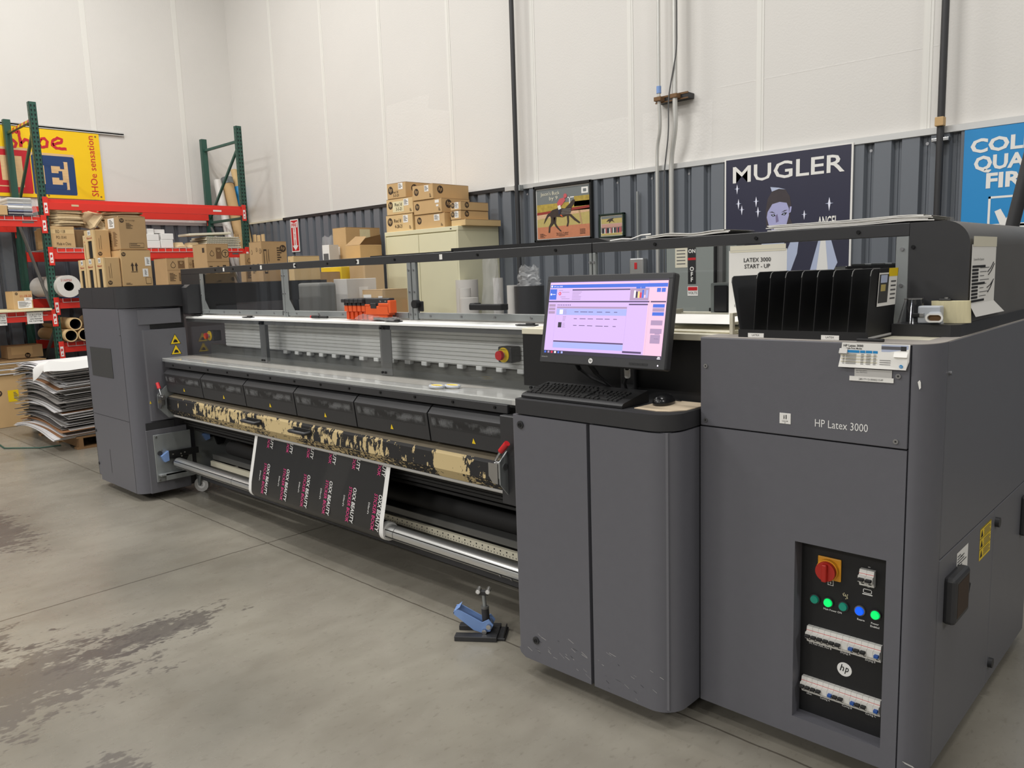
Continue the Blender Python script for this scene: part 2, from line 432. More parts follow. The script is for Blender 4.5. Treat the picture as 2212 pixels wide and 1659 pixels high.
# front panel with the recess for the switches
def panel_hole(mb, x0, x1, z0, z1, hx0, hx1, hz0, hz1, y, d, m):
    for a, b, c, e in ((x0, hx0, z0, z1), (hx1, x1, z0, z1), (hx0, hx1, z0, hz0), (hx0, hx1, hz1, z1)):
        mb.rect((0, y, 0), XD, ZD, a, b, c, e, m)
    o = [(hx0, hz0), (hx1, hz0), (hx1, hz1), (hx0, hz1)]
    for k in range(4):
        p, q = o[k], o[(k + 1) % 4]
        mb.poly([(p[0], y, p[1]), (q[0], y, q[1]), (q[0], y + d, q[1]), (p[0], y + d, p[1])], m)
    o = [(x0, z0), (x1, z0), (x1, z1), (x0, z1)]
    for k in range(4):
        p, q = o[k], o[(k + 1) % 4]
        mb.poly([(p[0], y, p[1]), (q[0], y, q[1]), (q[0], y + .115, q[1]), (p[0], y + .115, p[1])], m)
mb = MB(); panel_hole(mb, -1.372, -.7105, .064, 1.0615, -1.033, -.756, .129, .726, TY, .06, 'grey')
fp = mb.build('front_panel', tower)
part('upper_panel', tower, (-1.372, -.7105, TY, TY + .118, 1.0655, 1.366, 'grey', .003, 2))
prof = [(-.7065, 2.47), (-.7065, TY)] + [(-.70 + .054 * math.sin(t), TY + .11 - .11 * math.cos(t)) for t in [PI / 2 * k / 12 for k in range(13)]] + [(-.646, 2.47)]
mb = MB(); mb.prism(prof, 'z', .045, 1.366, 'grey', True, False); mb.poly([(p[0], p[1], 1.366) for p in prof], 'grey'); mb.build('corner_panel', tower)
part('side_panel', tower, (-.656, -.646, 2.474, 3.72, .7175, 1.366, 'grey_side', .002, 1))
part('side_door', tower, (-.656, -.646, 2.474, 3.118, .05, .7135, 'grey_side', .002, 1))
part('side_door', tower, (-.656, -.646, 3.124, 3.72, .05, .7135, 'grey_side', .002, 1))
part('counter_top', PR, (-2.3, -.66, 2.462, 3.72, 1.342, 1.3665, 'cream', .002, 1), label='pale dusty counter surface')
mb = MB(); mb.prism([(-1.372, 2.475), (-1.372, TY + .003)] + [(p[0], p[1] + .002) for p in prof[1:-1]] + [(-.647, 2.475)], 'z', 1.364, 1.3678, 'lid_dust'); mb.prism([(-.70, 2.475), (-.647, 2.475), (-.647, 3.72), (-.70, 3.72)], 'z', 1.364, 1.3678, 'lid_dust'); mb.build('lid_edge', tower)
for (x, z) in ((-1.351, 1.270), (-1.351, 1.085), (-.740, 1.275), (-.741, 1.086)):
    mb = MB(); mb.cyl((x, TY - .004, z), (x, TY + .002, z), .0075, 'screw', 14); mb.disc((x, TY - .0042, z), -YD, .003, 'ink', 6); mb.build('screw', tower)
for (y, z, r) in ((3.145, .662, .018), (3.15, .126, .018)):
    mb = MB(); mb.cyl((-.646, y, z), (-.632, y, z), r, 'black', 18); mb.build('door_lock', tower)
mb = MB(); mb.cyl((-.647, 2.483, 1.275), (-.638, 2.483, 1.275), .006, 'screw', 12); mb.build('screw', tower)
mb = MB(); mb.box(-.648, -.625, 3.55, 3.60, .50, .66, 'black', .008); mb.build('door_handle', tower)
mb = MB(); mb.box(-.649, -.612, 2.53, 2.69, .495, .645, 'black', .012); mb.rect((-.6115, 0, 0), YD, ZD, 2.55, 2.67, .515, .625, 'card_ink'); mb.path([(-.63, 2.69, .60), (-.62, 2.715, .575), (-.622, 2.712, .545), (-.63, 2.69, .53)], .003, 'black_deep'); mb.build('filter_cover', tower)
mb = MB(); mb.rect((-.6455, 0, 0), YD, ZD, 2.657, 2.785, .477, .684, 'paper')
random.seed(3)
for k in range(9): mb.rect((-.6450, 0, 0), YD, ZD, 2.70, 2.70 + random.uniform(.03, .075), .50 + k * .02, .504 + k * .02, 'ink_grey')
for k in range(5): mb.rect((-.6450, 0, 0), YD, ZD, 2.665, 2.70 + (k % 3) * .02, .668 - k * .009, .672 - k * .009, 'ink_grey')
mb.text('CE', (-.6449, 2.72, .60), YD, ZD, .016, 'ink'); mb.build('rating_label', tower)
mb = MB(); mb.rect((-.6455, 0, 0), YD, ZD, 2.933, 3.078, .576, .69, 'yellow')
for k in range(3):
    z = .585 + k * .036
    mb.rect((-.6450, 0, 0), YD, ZD, 2.934, 3.077, z + .03, z + .032, 'ink')
    mb.poly([(-.645, 2.942, z), (-.645, 2.972, z), (-.645, 2.957, z + .026)], 'ink')
    for j in range(4): mb.rect((-.645, 0, 0), YD, ZD, 2.985, 3.07 - .01 * (j % 2), z + j * .0065, z + j * .0065 + .003, 'ink_grey')
mb.build('warning_label', tower)
# lettering and colour badge
mb = MB(); mb.text('HP Latex 3000', (-.976, TY - .0012, 1.104), XD, ZD, .0235, 'white', w=.157); mb.build('lettering', tower)
mb = MB(); mb.box(-1.0895, -1.053, TY - .002, TY, 1.102, 1.136, 'paper', .004, 2)
mb.text('i1', (-1.071, TY - .003, 1.118), XD, ZD, .013, 'ink', center=True, bold=.02); mb.text('COLOR', (-1.071, TY - .003, 1.109), XD, ZD, .004, 'ink', center=True); mb.text('22', (-1.071, TY - .003, 1.104), XD, ZD, .003, 'ink', center=True)
mb.build('badge', tower)
# scuffs and a paint chip
mb = MB(); mb.poly([(-.689, TY - .001, 1.262), (-.684, TY - .001, 1.268), (-.681, TY - .001, 1.262), (-.68, TY - .001, 1.246), (-.684, TY - .001, 1.241)], 'paper')
for a in ((-.69, .115), (-.685, .112)): mb.poly([(a[0], TY - .001, a[1]), (a[0] + .03, TY - .001, a[1] - .004), (a[0] + .03, TY - .001, a[1] - .006), (a[0], TY - .001, a[1] - .002)], 'paper_grey')
mb.build('paint_chip', tower)

# control panel in the recess
CY = 2.405
mb = MB(); mb.box(-1.034, -.755, CY, CY + .01, .128, .728, 'black_deep')
cp = mb.build('control_panel', PR)
mb = MB(); mb.box(-.979, -.905, CY - .006, CY, .604, .677, 'switch_yellow', .004)
mb.cyl((-.944, CY - .006, .638), (-.944, CY - .02, .638), .034, 'switch_yellow', 28); mb.cyl((-.944, CY - .02, .638), (-.944, CY - .034, .638), .031, 'switch_red', 28)
mb.box(-.952, -.936, CY - .046, CY - .03, .607, .665, 'switch_red', .004); mb.build('main_switch', cp)
for x, st in ((-.986, 'green_off'), (-.943, 'green_on'), (-.895, 'green_off'), (-.845, 'blue_on'), (-.798, 'green_on')):
    mb = MB(); mb.cyl((x, CY, .5275), (x, CY - .006, .5275), .0165, 'post_grey' if st == 'blue_on' else 'black', 24); mb.cyl((x, CY - .006, .5275), (x, CY - .012, .5275), .0135, st, 24, r2=.012)
    o = mb.build('push_button', cp); o['label'] = {'green_on': 'lit green round button', 'green_off': 'unlit green round button', 'blue_on': 'lit blue round button'}[st]
def breaker(x0, x1, z0, z1, kinds):
    n = len(kinds); w = (x1 - x0) / n; h = z1 - z0
    for k, kd in enumerate(kinds):
        a = x0 + k * w; mb = MB()
        mb.prism([(CY, z0), (CY - .012, z0), (CY - .018, z0 + h * .28), (CY - .028, z0 + h * .3), (CY - .028, z0 + h * .68), (CY - .018, z0 + h * .7), (CY - .014, z1), (CY, z1)], 'x', a + .0003, a + w - .0003, 'breaker')
        mb.rect((0, CY - .0172, 0), XD, ZD, a, a + w, z0 + h * .74, z0 + h * .79, 'clamp_red')
        if kd == 'k': mb.box(a + w * .1, a + w * .9, CY - .04, CY - .026, z0 + h * .42, z0 + h * .58, 'black_deep', .001, 1)
        if kd == 'b': mb.box(a + w * .25, a + w * .95, CY - .038, CY - .026, z0 + h * .40, z0 + h * .58, 'breaker_blue', .001, 1)
        if kd != 'w': mb.rect((0, CY - .0165, 0), XD, ZD, a + w * .3, a + w * .7, z0 + h * .14, z0 + h * .2, 'ink')
        mb.build('circuit_breaker', cp)
breaker(-.846, -.802, .615, .667, 'kk')
breaker(-1.006, -.775, .382, .435, 'kkkkkkwbkkwb')
breaker(-1.02, -.772, .205, .257, 'kkkkwbkkwbkkwb')
mb = MB()
def cpt(t, x, z, h=.006): mb.text(t, (x, CY - .001, z), XD, ZD, h, 'white', center=True, bold=.01)
cpt('ON', -.822, .672, .003); cpt('OFF', -.822, .608, .003); cpt('Main Power ON', -.93, .500); cpt('Rearm', -.842, .495); cpt('Power', -.80, .494); cpt('Enabled', -.80, .484)
for t, x in (('DL Pow A', -.985), ('DL Pow B', -.948), ('Drying A', -.886), ('Drying B', -.81)): cpt(t, x, .370)
for t, x in (('vBox', -1.0), ('Curing A', -.947), ('Curing B', -.877), ('Curing C', -.804)): cpt(t, x, .192)
for a, b, c, d in ((-.838, -.812, .588, .590), (-.838, -.812, .600, .602), (-.838, -.836, .588, .602), (-.814, -.812, .588, .602), (-.84, -.81, .583, .586)): mb.rect((0, CY - .001, 0), XD, ZD, a, b, c, d, 'white')
mb.rect((0, CY - .001, 0), XD, ZD, -.947, -.929, .585, .603, 'white'); mb.rect((0, CY - .0015, 0), XD, ZD, -.945, -.931, .587, .601, 'black_deep'); mb.poly([(-.936, CY - .002, .6), (-.942, CY - .002, .593), (-.938, CY - .002, .593), (-.940, CY - .002, .588), (-.934, CY - .002, .595), (-.938, CY - .002, .595)], 'white')
for k in range(14): mb.rect((0, CY - .001, 0), XD, ZD, *(lambda x, z: (x, x + .003, z, z + .002))(random.uniform(-.9, -.885), random.uniform(.545, .57)), 'tan_roll')
mb.build('panel_lettering', cp)
mb = MB(); mb.logo((-.888, CY - .001, .318), XD, ZD, .023, 'white', 'black_deep'); mb.build('emblem', cp)

# operator cabinet with the two doors and the black tray on top
RX = -1.376
mb = MB(); mb.box(-2.055, -1.40, FY + .02, 2.46, .075, 1.06, 'grey_side'); pc = mb.build('operator_cabinet', PR)
def door_prof(x0, x1, rl, rr):
    p = []
    p += [(x0, FY + .10)] + ([(x0 + rl - rl * math.cos(t), FY + rl - rl * math.sin(t)) for t in [PI / 2 * k / 6 for k in range(7)]] if rl else [(x0, FY)])
    p += ([(x1 - rr + rr * math.sin(t), FY + rr - rr * math.cos(t)) for t in [PI / 2 * k / 12 for k in range(13)]] + [(x1, 2.47), (x1 - .01, 2.47)] if rr else [(x1, FY), (x1, FY + .1)])
    return p
dp = door_prof(-2.094, -1.727, .012, 0)
mb = MB(); mb.prism(dp, 'z', .10, 1.058, 'grey', False)
# cut lower left corner: rounded bottom edge
mb.prism([(p[0] if p[0] > -2.02 else -2.02, p[1]) for p in dp], 'z', .066, .10, 'grey', False)
mb.prism([(-2.094, .10), (-2.085, .08), (-2.06, .066), (-2.02, .066), (-2.02, .10)], 'y', FY, FY + .09, 'grey')
ld = mb.build('cabinet_door', pc)
dp = door_prof(-1.7115, RX, 0, .09)
mb = MB(); mb.prism(dp, 'z', .066, 1.058, 'grey', False)
o = mb.build('cabinet_door', pc)
for f in o.data.polygons: f.use_smooth = abs(f.normal.z) < .5 and f.normal.x > .02
for x, z in ((-2.047, 1.022), (-1.999, .157)):
    mb = MB(); mb.cyl((x, FY + .002, z), (x, FY - .006, z), .015, 'black', 22); mb.pipe((x, FY - .006, z), (x, FY - .009, z), .008, .004, 'black_deep', 14); mb.build('door_lock', pc)
mb = MB(); dp = [(-2.084, 2.47), (-2.084, FY + .02), (-2.078, FY + .006), (-2.066, FY)] + [(RX - .09 + .09 * math.sin(t), FY + .09 - .09 * math.cos(t)) for t in [PI / 2 * k / 14 for k in range(15)]] + [(RX, 2.47)]
mb.prism(dp, 'z', 1.064, 1.12, 'black', False); tray = mb.build('keyboard_tray', pc)
for f in tray.data.polygons: f.use_smooth = abs(f.normal.z) < .5 and f.normal.x > .02
part('back_panel', pc, (-2.30, RX, 2.468, 2.478, 1.12, 1.352, 'black_deep'))
mb = MB()
random.seed(11)
for k in range(44):
    x = random.uniform(-2.06, -1.42); z = random.choice((.10, .12, .14, .17)) + random.uniform(-.02, .05); l = random.uniform(.006, .03)
    if x > -1.74 and x < -1.70: continue
    s_ = random.uniform(-.6, -.1); w_ = random.uniform(.0006, .0016)
    mb.poly([(x, FY - .0008, z), (x + l, FY - .0008, z + s_ * l), (x + l, FY - .0008, z + s_ * l + w_), (x, FY - .0008, z + w_)], random.choice(('paper_grey', 'paper_grey', 'ink')))
mb.build('scuff_marks', pc)

# cabinet at the left end
mb = MB()
prof = [(-6.797, 2.62), (-6.797, FY + .03), (-6.785, FY + .008), (-6.765, FY)] + [(-6.02 + .085 * math.sin(t), FY + .10 - .10 * math.cos(t)) for t in [PI / 2 * k / 10 for k in range(11)]] + [(-5.965, 2.62)]
mb.prism(prof, 'z', .1, 1.438, 'grey', False)
mb.prism([(p[0] + (.04 if p[0] < -6.5 else 0), p[1]) for p in prof], 'z', .06, .1, 'grey', False)
lc = mb.build('left_cabinet', PR)
for f in lc.data.polygons: f.use_smooth = abs(f.normal.z) < .5 and f.normal.x > .02 and f.normal.y < .1
cap = [(-6.81, 3.6), (-6.81, FY + .02), (-6.79, FY - .005)] + [(-6.02 + .10 * math.sin(t), FY + .10 - .105 * math.cos(t)) for t in [PI / 2 * k / 10 for k in range(11)]] + [(-5.92, 3.6)]
mb = MB(); mb.prism(cap, 'z', 1.442, 1.585, 'black', False)
ins = [(p[0] * .997 + -6.36 * .003, p[1] + .012) for p in cap]
mb.prism(ins, 'z', 1.585, 1.597, 'black', False)
for x in (-6.50, -6.06): mb.rect((0, FY - .0058, 0), XD, ZD, x, x + .002, 1.443, 1.584, 'gap')
o = mb.build('cap', lc)
for f in o.data.polygons: f.use_smooth = abs(f.normal.z) < .5 and f.normal.x > .02 and f.normal.y < .1
mb = MB()
for a, b, c, d in ((-6.765, -6.762, .06, 1.438), (-6.02, -6.017, .06, 1.438), (-6.762, -6.018, .603, .606), (-6.486, -6.481, .15, .34)): mb.rect((0, FY - .0006, 0), XD, ZD, a, b, c, d, 'gap')
mb.build('panel_gap', lc)
mat('mesh_dark', (62, 62, 62), .6, var=.25, scale=160)
part('vent_grille', lc, (-6.674, -6.24, FY - .003, FY + .001, .915, 1.14, 'mesh_dark'))
for x, z, r, m in ((-6.74, .463, .012, 'black'), (-6.749, .191, .012, 'black'), (-6.75, 1.257, .005, 'screw'), (-6.03, 1.249, .005, 'screw')):
    mb = MB(); mb.cyl((x, FY + .001, z), (x, FY - .005, z), r, m, 14); mb.build('lock' if r > .01 else 'screw', lc)
SX = -5.93
part('drawer_front', lc, (SX - .04, SX, 2.268, 2.585, 1.316, 1.426, 'grey_side', .003, 2))
part('inner_strip', lc, (SX - .04, SX - .012, 2.27, 2.60, 1.28, 1.313, 'black_deep'))
mb = MB(); mb.prism([(SX - .06, 2.268), (SX - .022, 2.268), (SX, 2.30), (SX, 2.61), (SX - .06, 2.61)], 'z', .60, 1.277, 'grey_side'); sp = mb.build('inner_panel', lc)
for z in (1.193, 1.115):
    mb = MB(); y = 2.525
    mb.poly([(SX + .001, y - .042, z - .036), (SX + .001, y + .042, z - .036), (SX + .001, y, z + .042)], 'ink'); mb.poly([(SX + .0016, y - .036, z - .033), (SX + .0016, y + .036, z - .033), (SX + .0016, y, z + .036)], 'yellow')
    mb.poly([(SX + .002, y - .018, z - .024), (SX + .002, y + .02, z - .024), (SX + .002, y + .012, z - .006), (SX + .002, y - .004, z + .002), (SX + .002, y - .014, z - .012)], 'ink')
    mb.build('warning_sticker', lc)
mb = MB(); mb.poly([(SX + .001, 2.292, .732), (SX + .001, 2.306, .732), (SX + .001, 2.299, .755)], 'yellow'); mb.build('warning_sticker', lc)
mb = MB(); mb.box(SX - .06, SX - .003, 2.25, 2.46, .53, .59, 'black'); mb.build('ledge', lc)
mb = MB(); mb.box(SX - .06, SX, 2.245, 2.55, .055, .535, 'grey_side', .004); lp = mb.build('lower_panel', lc)
# galvanised plate with spindle bracket
PX = SX + .012
mb = MB(); mb.box(SX, PX, 2.29, 2.57, .135, .495, 'galv', .003, 1)
mb.box(PX, PX + .05, 2.30, 2.56, .185, .20, 'galv', .002, 1); mb.box(PX + .046, PX + .05, 2.34, 2.56, .15, .20, 'galv')
for y, z in ((2.31, .478), (2.31, .15), (2.36, .175), (2.45, .16), (2.52, .175), (2.34, .37)): mb.cyl((PX, y, z), (PX + .005, y, z), .007, 'steel', 10)
mb.cyl((PX, 2.325, .355), (PX + .012, 2.325, .355), .017, 'black', 16)
gp = mb.build('side_plate', PR)
part('side_plate', PR, (-6.0, -5.98, 2.57, 3.2, .12, .60, 'galv'))
def bracket(y0, z0, x):
    mb = MB(); mb.prism([(y0, z0), (y0 + .25, z0 + .005), (y0 + .25, z0 + .05), (y0 + .02, z0 + .055)], 'x', x, x + .03, 'black_deep')
    mb.prism([(y0 + .06, z0), (y0 + .17, z0), (y0 + .13, z0 - .07), (y0 + .08, z0 - .07)], 'x', x, x + .03, 'black_deep')
    for y, z in ((.05, .03), (.11, .025), (.14, .03), (.115, .005)): mb.cyl((x + .03, y0 + y, z0 + z), (x + .034, y0 + y, z0 + z), .006, 'steel', 8)
    b = mb.build('spindle_bracket', PR)
    mb = MB(); mb.prism([(y0 - .035, z0 + .03), (y0 + .02, z0 + .06), (y0 + .02, z0 - .012), (y0 - .012, z0 - .02)], 'x', x - .004, x + .034, 'blue_lever'); mb.build('latch', b)
bracket(2.36, .305, PX); bracket(2.72, .40, -5.99)
# caster
mb = MB(); cx, cy = -5.9, 2.62; nx, ny = .62, -.78
mb.cyl((cx - nx * .017, cy - ny * .017, .056), (cx + nx * .017, cy + ny * .017, .056), .056, 'paper_grey', 28); mb.cyl((cx + nx * .015, cy + ny * .015, .056), (cx + nx * .019, cy + ny * .019, .056), .03, 'white', 20); mb.cyl((cx + nx * .018, cy + ny * .018, .056), (cx + nx * .026, cy + ny * .026, .056), .011, 'steel', 12)
ca = mb.build('caster', PR)
mb = MB(); mb.prism([(cx - .035, .15), (cx + .05, .15), (cx + .02, .05), (cx - .012, .05)], 'y', cy - .03, cy - .022, 'galv'); mb.prism([(cx - .035, .15), (cx + .05, .15), (cx + .02, .05), (cx - .012, .05)], 'y', cy + .022, cy + .03, 'galv'); mb.box(cx - .05, cx + .06, cy - .04, cy + .04, .145, .155, 'galv'); mb.build('caster_fork', ca)
for x, y in ((-6.6, 2.5), (-1.6, 2.38), (-1.2, 3.4), (-.8, 2.6), (-2.0, 2.38), (-6.2, 3.4)):
    mb = MB(); mb.cyl((x, y, 0), (x, y, .08), .03, 'black_deep', 14); mb.build('levelling_foot', PR)

# carcase behind the print zone
XL, XR = -5.955, RX - .02
part('rear_wall', PR, (XL, XR, 3.30, 3.34, .12, 1.345, 'black_deep'))
part('base_beam', PR, (XL, XR, 2.95, 3.15, .09, .22, 'black_deep'))
part('platen', PR, (XL, XR, 2.56, 3.30, .70, .98, 'black_deep'))
mb = MB(); mb.box(XL, XR, 2.70, 3.30, 1.345, 1.368, 'paper_grey'); mb.build('beam_deck', PR)
# slatted white beam
mb = MB(); mb.box(XL + .35, XR, 2.77, 2.95, 1.135, 1.345, 'white_beam')
for k in range(9): mb.box(XL + .35, XR, 2.7625, 2.771, 1.140 + k * .0215, 1.159 + k * .0215, 'white_beam', .002, 1)
mb.build('carriage_beam', PR)
mat('under_grey', (120, 120, 114), .3, var=.2, scale=4)
part('beam_skirt', PR, (XL + .02, XR, 2.80, 2.83, 1.0, 1.135, 'under_grey'))
mb = MB()
k = -4.8
while k < -2.3:
    mb.box(k, k + .045, 2.765, 2.80, 1.112, 1.137, 'white_beam', .004, 1); k += .145
mb.build('beam_clips', PR)
# ledge that carries the loose items
mb = MB(); mb.prism([(2.63, 1.343), (2.63, 1.354), (2.636, 1.36), (2.72, 1.366), (2.72, 1.343)], 'x', XL, XR, 'white_beam'); mb.build('top_ledge', PR)
# hinged clear front cover
mb = MB(); mb.box(XL + .005, -2.34, 2.63, 2.635, 1.064, 1.345, 'clear_cover'); cc = mb.build('clear_front_cover', PR)
for x0, x1 in ((-4.862, -4.79), (-3.542, -3.44), (-2.43, -2.34)):
    mb = MB(); mb.box(x0, x0 + .004, 2.64, 2.70, 1.064, 1.343, 'post_grey'); mb.box(x0, x1, 2.637, 2.643, 1.064, 1.343, 'post_grey', .002, 1)
    for z in (1.325, 1.08):
        for x in (x0 + .018, x0 + .045): mb.cyl((x, 2.628, z), (x, 2.638, z), .007, 'screw_black', 10)
    mb.build('cover_post', PR)
mb = MB(); mb.box(XL, -2.34, 2.637, 2.65, 1.318, 1.343, 'post_grey'); mb.build('cover_rail', PR)
for x in (-5.80, -5.02, -3.42, -2.44):
    mb = MB(); mb.box(x - .06, x + .06, 2.632, 2.665, 1.362, 1.367, 'black_deep', .002, 1); mb.box(x + .0, x + .045, 2.637, 2.66, 1.367, 1.373, 'rubber', .003, 1); mb.build('cover_latch', PR)
# emergency stop buttons on the beam
for x in (-5.70, -2.63):
    mb = MB(); mb.box(x - .045, x + .045, 2.69, 2.757, 1.175, 1.252, 'black', .006); es = mb.build('emergency_stop', PR)
    mb = MB(); mb.cyl((x - .005, 2.690, 1.213), (x - .005, 2.686, 1.213), .036, 'yellow', 28); mb.text('EMERGENCY', (x - .03, 2.6855, 1.237), XD, ZD, .005, 'ink', w=.05); mb.build('yellow_ring', es)
    mb = MB(); mb.cyl((x - .005, 2.686, 1.213), (x - .005, 2.668, 1.213), .013, 'paper_grey', 16); mb.cyl((x - .005, 2.668, 1.213), (x - .005, 2.652, 1.213), .024, 'clamp_red', 24, r2=.022); mb.build('red_button', es)
# flat cover (shelf) in front and its clear front lip
mb = MB(); mb.box(XL - .002, -2.30, 2.415, 2.66, 1.036, 1.061, 'shelf_grey', .002, 1); mb.box(-2.33, -2.09, 2.45, 2.66, 1.035, 1.05, 'galv'); sh = mb.build('front_shelf', PR)
mat('shelf_reflection', (176, 173, 166), .2, var=.12, scale=4)
mb = MB(); mb.poly([(-5.9, 2.5, 1.0616), (-5.9, 2.655, 1.0616), (-2.81, 2.655, 1.0616), (-2.62, 2.60, 1.0616), (-2.95, 2.5, 1.0616)], 'shelf_reflection'); mb.build('shelf_reflection', sh)  # pale reflection in the glossy shelf, painted as a flat patch
mb = MB(); mb.box(XL - .002, -2.325, 2.408, 2.413, 1.032, 1.058, 'clear_cover'); mb.build('clear_lip', PR)
mb = MB(); mb.box(-5.865, -2.345, 2.404, 2.42, .998, 1.036, 'black', .002, 1); st = mb.build('front_strip', PR)
for k in range(13):
    x = -5.72 + k * .275; mb = MB(); mb.cyl((x, 2.405, 1.02), (x, 2.399, 1.02), .007, 'screw_black', 10); mb.build('screw', st)
# six dryer modules with mesh windows
def mesh_material():
    m = bpy.data.materials.new('perforated'); m.use_nodes = True; nt = m.node_tree; b = nt.nodes['Principled BSDF']
    tc = nt.nodes.new('ShaderNodeTexCoord'); v = nt.nodes.new('ShaderNodeTexVoronoi'); v.inputs['Scale'].default_value = 150; v.inputs['Randomness'].default_value = .05
    n = nt.nodes.new('ShaderNodeTexNoise'); n.inputs['Scale'].default_value = 14; n.inputs['Detail'].default_value = 6
    nt.links.new(tc.outputs['Object'], v.inputs['Vector']); nt.links.new(tc.outputs['Object'], n.inputs['Vector'])
    r = nt.nodes.new('ShaderNodeValToRGB'); r.color_ramp.elements[0].position = .46; r.color_ramp.elements[0].color = (*lin((22, 22, 24)), 1); r.color_ramp.elements[1].position = .60; r.color_ramp.elements[1].color = (*lin((128, 130, 132)), 1)
    nt.links.new(n.outputs['Fac'], r.inputs[0])
    lt = nt.nodes.new('ShaderNodeMath'); lt.operation = 'LESS_THAN'; lt.inputs[1].default_value = .42; nt.links.new(v.outputs['Distance'], lt.inputs[0])
    mx = nt.nodes.new('ShaderNodeMix'); mx.data_type = 'RGBA'; mx.inputs[6].default_value = (*lin((40, 40, 42)), 1); nt.links.new(lt.outputs[0], mx.inputs[0]); nt.links.new(r.outputs[0], mx.inputs[7])
    nt.links.new(mx.outputs[2], b.inputs['Base Color']); b.inputs['Roughness'].default_value = .5
    M['perforated'] = m
mesh_material()
for k in range(6):
    x0 = -5.872 + k * .6015; x1 = x0 + .591
    mb = MB(); mb.prism([(2.452, 1.0), (2.418, .978), (2.392, .952), (2.408, .815), (2.52, .80), (2.52, 1.0)], 'x', x0, x1, 'black'); d = mb.build('dryer_module', PR)
    mb = MB(); mb.add([(x0 + .02, 2.3918, .945), (x1 - .02, 2.3918, .945), (x1 - .02, 2.3992, .885), (x0 + .02, 2.3992, .885)], [(0, 1, 2, 3)], 'perforated')
    mb.build('mesh_window', d)
    mb = MB(); xm = x0 + .30; mb.poly([(xm - .012, 2.404, .838), (xm + .012, 2.404, .838), (xm, 2.4015, .864)], 'yellow'); mb.build('warning_sticker', d)
part('module_tray', PR, (-5.87, -2.10, 2.46, 2.56, .79, .81, 'rubber'))
part('end_post', PR, (-2.37, -2.20, 2.378, 2.47, .60, .995, 'black', .004, 1))
# worn swing-out beam with handles
def worn_material():
    m = bpy.data.materials.new('worn_foam'); m.use_nodes = True; nt = m.node_tree; b = nt.nodes['Principled BSDF']; L = nt.links.new
    tc = nt.nodes.new('ShaderNodeTexCoord'); sp_ = nt.nodes.new('ShaderNodeSeparateXYZ'); L(tc.outputs['Object'], sp_.inputs[0])
    def noise(s, d, st):
        mp = nt.nodes.new('ShaderNodeMapping'); mp.inputs['Scale'].default_value = st; L(tc.outputs['Object'], mp.inputs[0])
        n = nt.nodes.new('ShaderNodeTexNoise'); n.inputs['Scale'].default_value = s; n.inputs['Detail'].default_value = d; n.inputs['Roughness'].default_value = .65; L(mp.outputs[0], n.inputs['Vector']); return n.outputs['Fac']
    r = nt.nodes.new('ShaderNodeValToRGB'); e = r.color_ramp.elements; r.color_ramp.interpolation = 'EASE'
    mr = nt.nodes.new('ShaderNodeMapRange'); mr.inputs[1].default_value = -1.8; mr.inputs[2].default_value = 1.8; L(sp_.outputs[0], mr.inputs[0]); L(mr.outputs[0], r.inputs[0])
    stops = ((0, 0), (.10, .03), (.16, .40), (.27, .5), (.35, .55), (.38, .3), (.44, .75), (.49, .72), (.53, .25), (.60, .42), (.66, .28), (.72, .42), (.78, .15), (.845, .02), (.86, .9), (.895, .9), (.915, .35), (.95, .05), (1, .05))
    e[0].position = 0; e[0].color = (0, 0, 0, 1); e[1].position = 1; e[1].color = (.05,) * 3 + (1,)
    for p, v in stops[1:-1]:
        q = e.new(p); q.color = (v, v, v, 1)
    a = nt.nodes.new('ShaderNodeMath'); a.operation = 'MULTIPLY_ADD'; L(noise(22, 10, (1, 1, .45)), a.inputs[0]); a.inputs[1].default_value = 3.6; a.inputs[2].default_value = -1.8
    c = nt.nodes.new('ShaderNodeMath'); c.operation = 'ADD'; L(r.outputs[0], c.inputs[0]); L(a.outputs[0], c.inputs[1])
    g = nt.nodes.new('ShaderNodeMath'); g.operation = 'GREATER_THAN'; g.inputs[1].default_value = .42; L(c.outputs[0], g.inputs[0])
    mx = nt.nodes.new('ShaderNodeMix'); mx.data_type = 'RGBA'; mx.inputs[6].default_value = (*lin((30, 29, 30)), 1); mx.inputs[7].default_value = (*lin((206, 184, 136)), 1)
    L(g.outputs[0], mx.inputs[0]); L(mx.outputs[2], b.inputs['Base Color']); b.inputs['Roughness'].default_value = .65
    M['worn_foam'] = m
    m2 = m.copy(); M['worn_low'] = m2
    return m
worn_material()
for n in M['worn_low'].node_tree.nodes:
    if n.type == 'MAPPING': n.inputs['Scale'].default_value = (2.2, 1, 5); n.inputs['Rotation'].default_value = (0, .35, 0)
    if n.type == 'MATH' and n.operation == 'GREATER_THAN': n.inputs[1].default_value = .38
mat('foam_top', (122, 112, 94), .8, var=.25, scale=14)
BX0, BX1 = -5.865, -2.345
mb = MB(); V = [(2.47, .80), (2.405, .778), (2.395, .765), (2.392, .69), (2.43, .64), (2.49, .64)]
cols = ['foam_top', 'worn_foam', 'worn_foam', 'worn_low', 'black_deep', 'black_deep']
n = len(V); vs = [(BX0, *p) for p in V] + [(BX1, *p) for p in V]
for k in range(n): mb.add([vs[k], vs[(k + 1) % n], vs[n + (k + 1) % n], vs[n + k]], [(0, 1, 2, 3)], cols[k])
mb.add(vs, [tuple(range(n))[::-1], tuple(range(n, 2 * n))], 'black_deep')
beam = mb.build('swing_beam', PR)
mb = MB(); mb.cyl((BX0 - .04, 2.448, .630), (BX1 + .25, 2.448, .630), .0125, 'paper_grey', 16); mb.build('white_strip', beam)
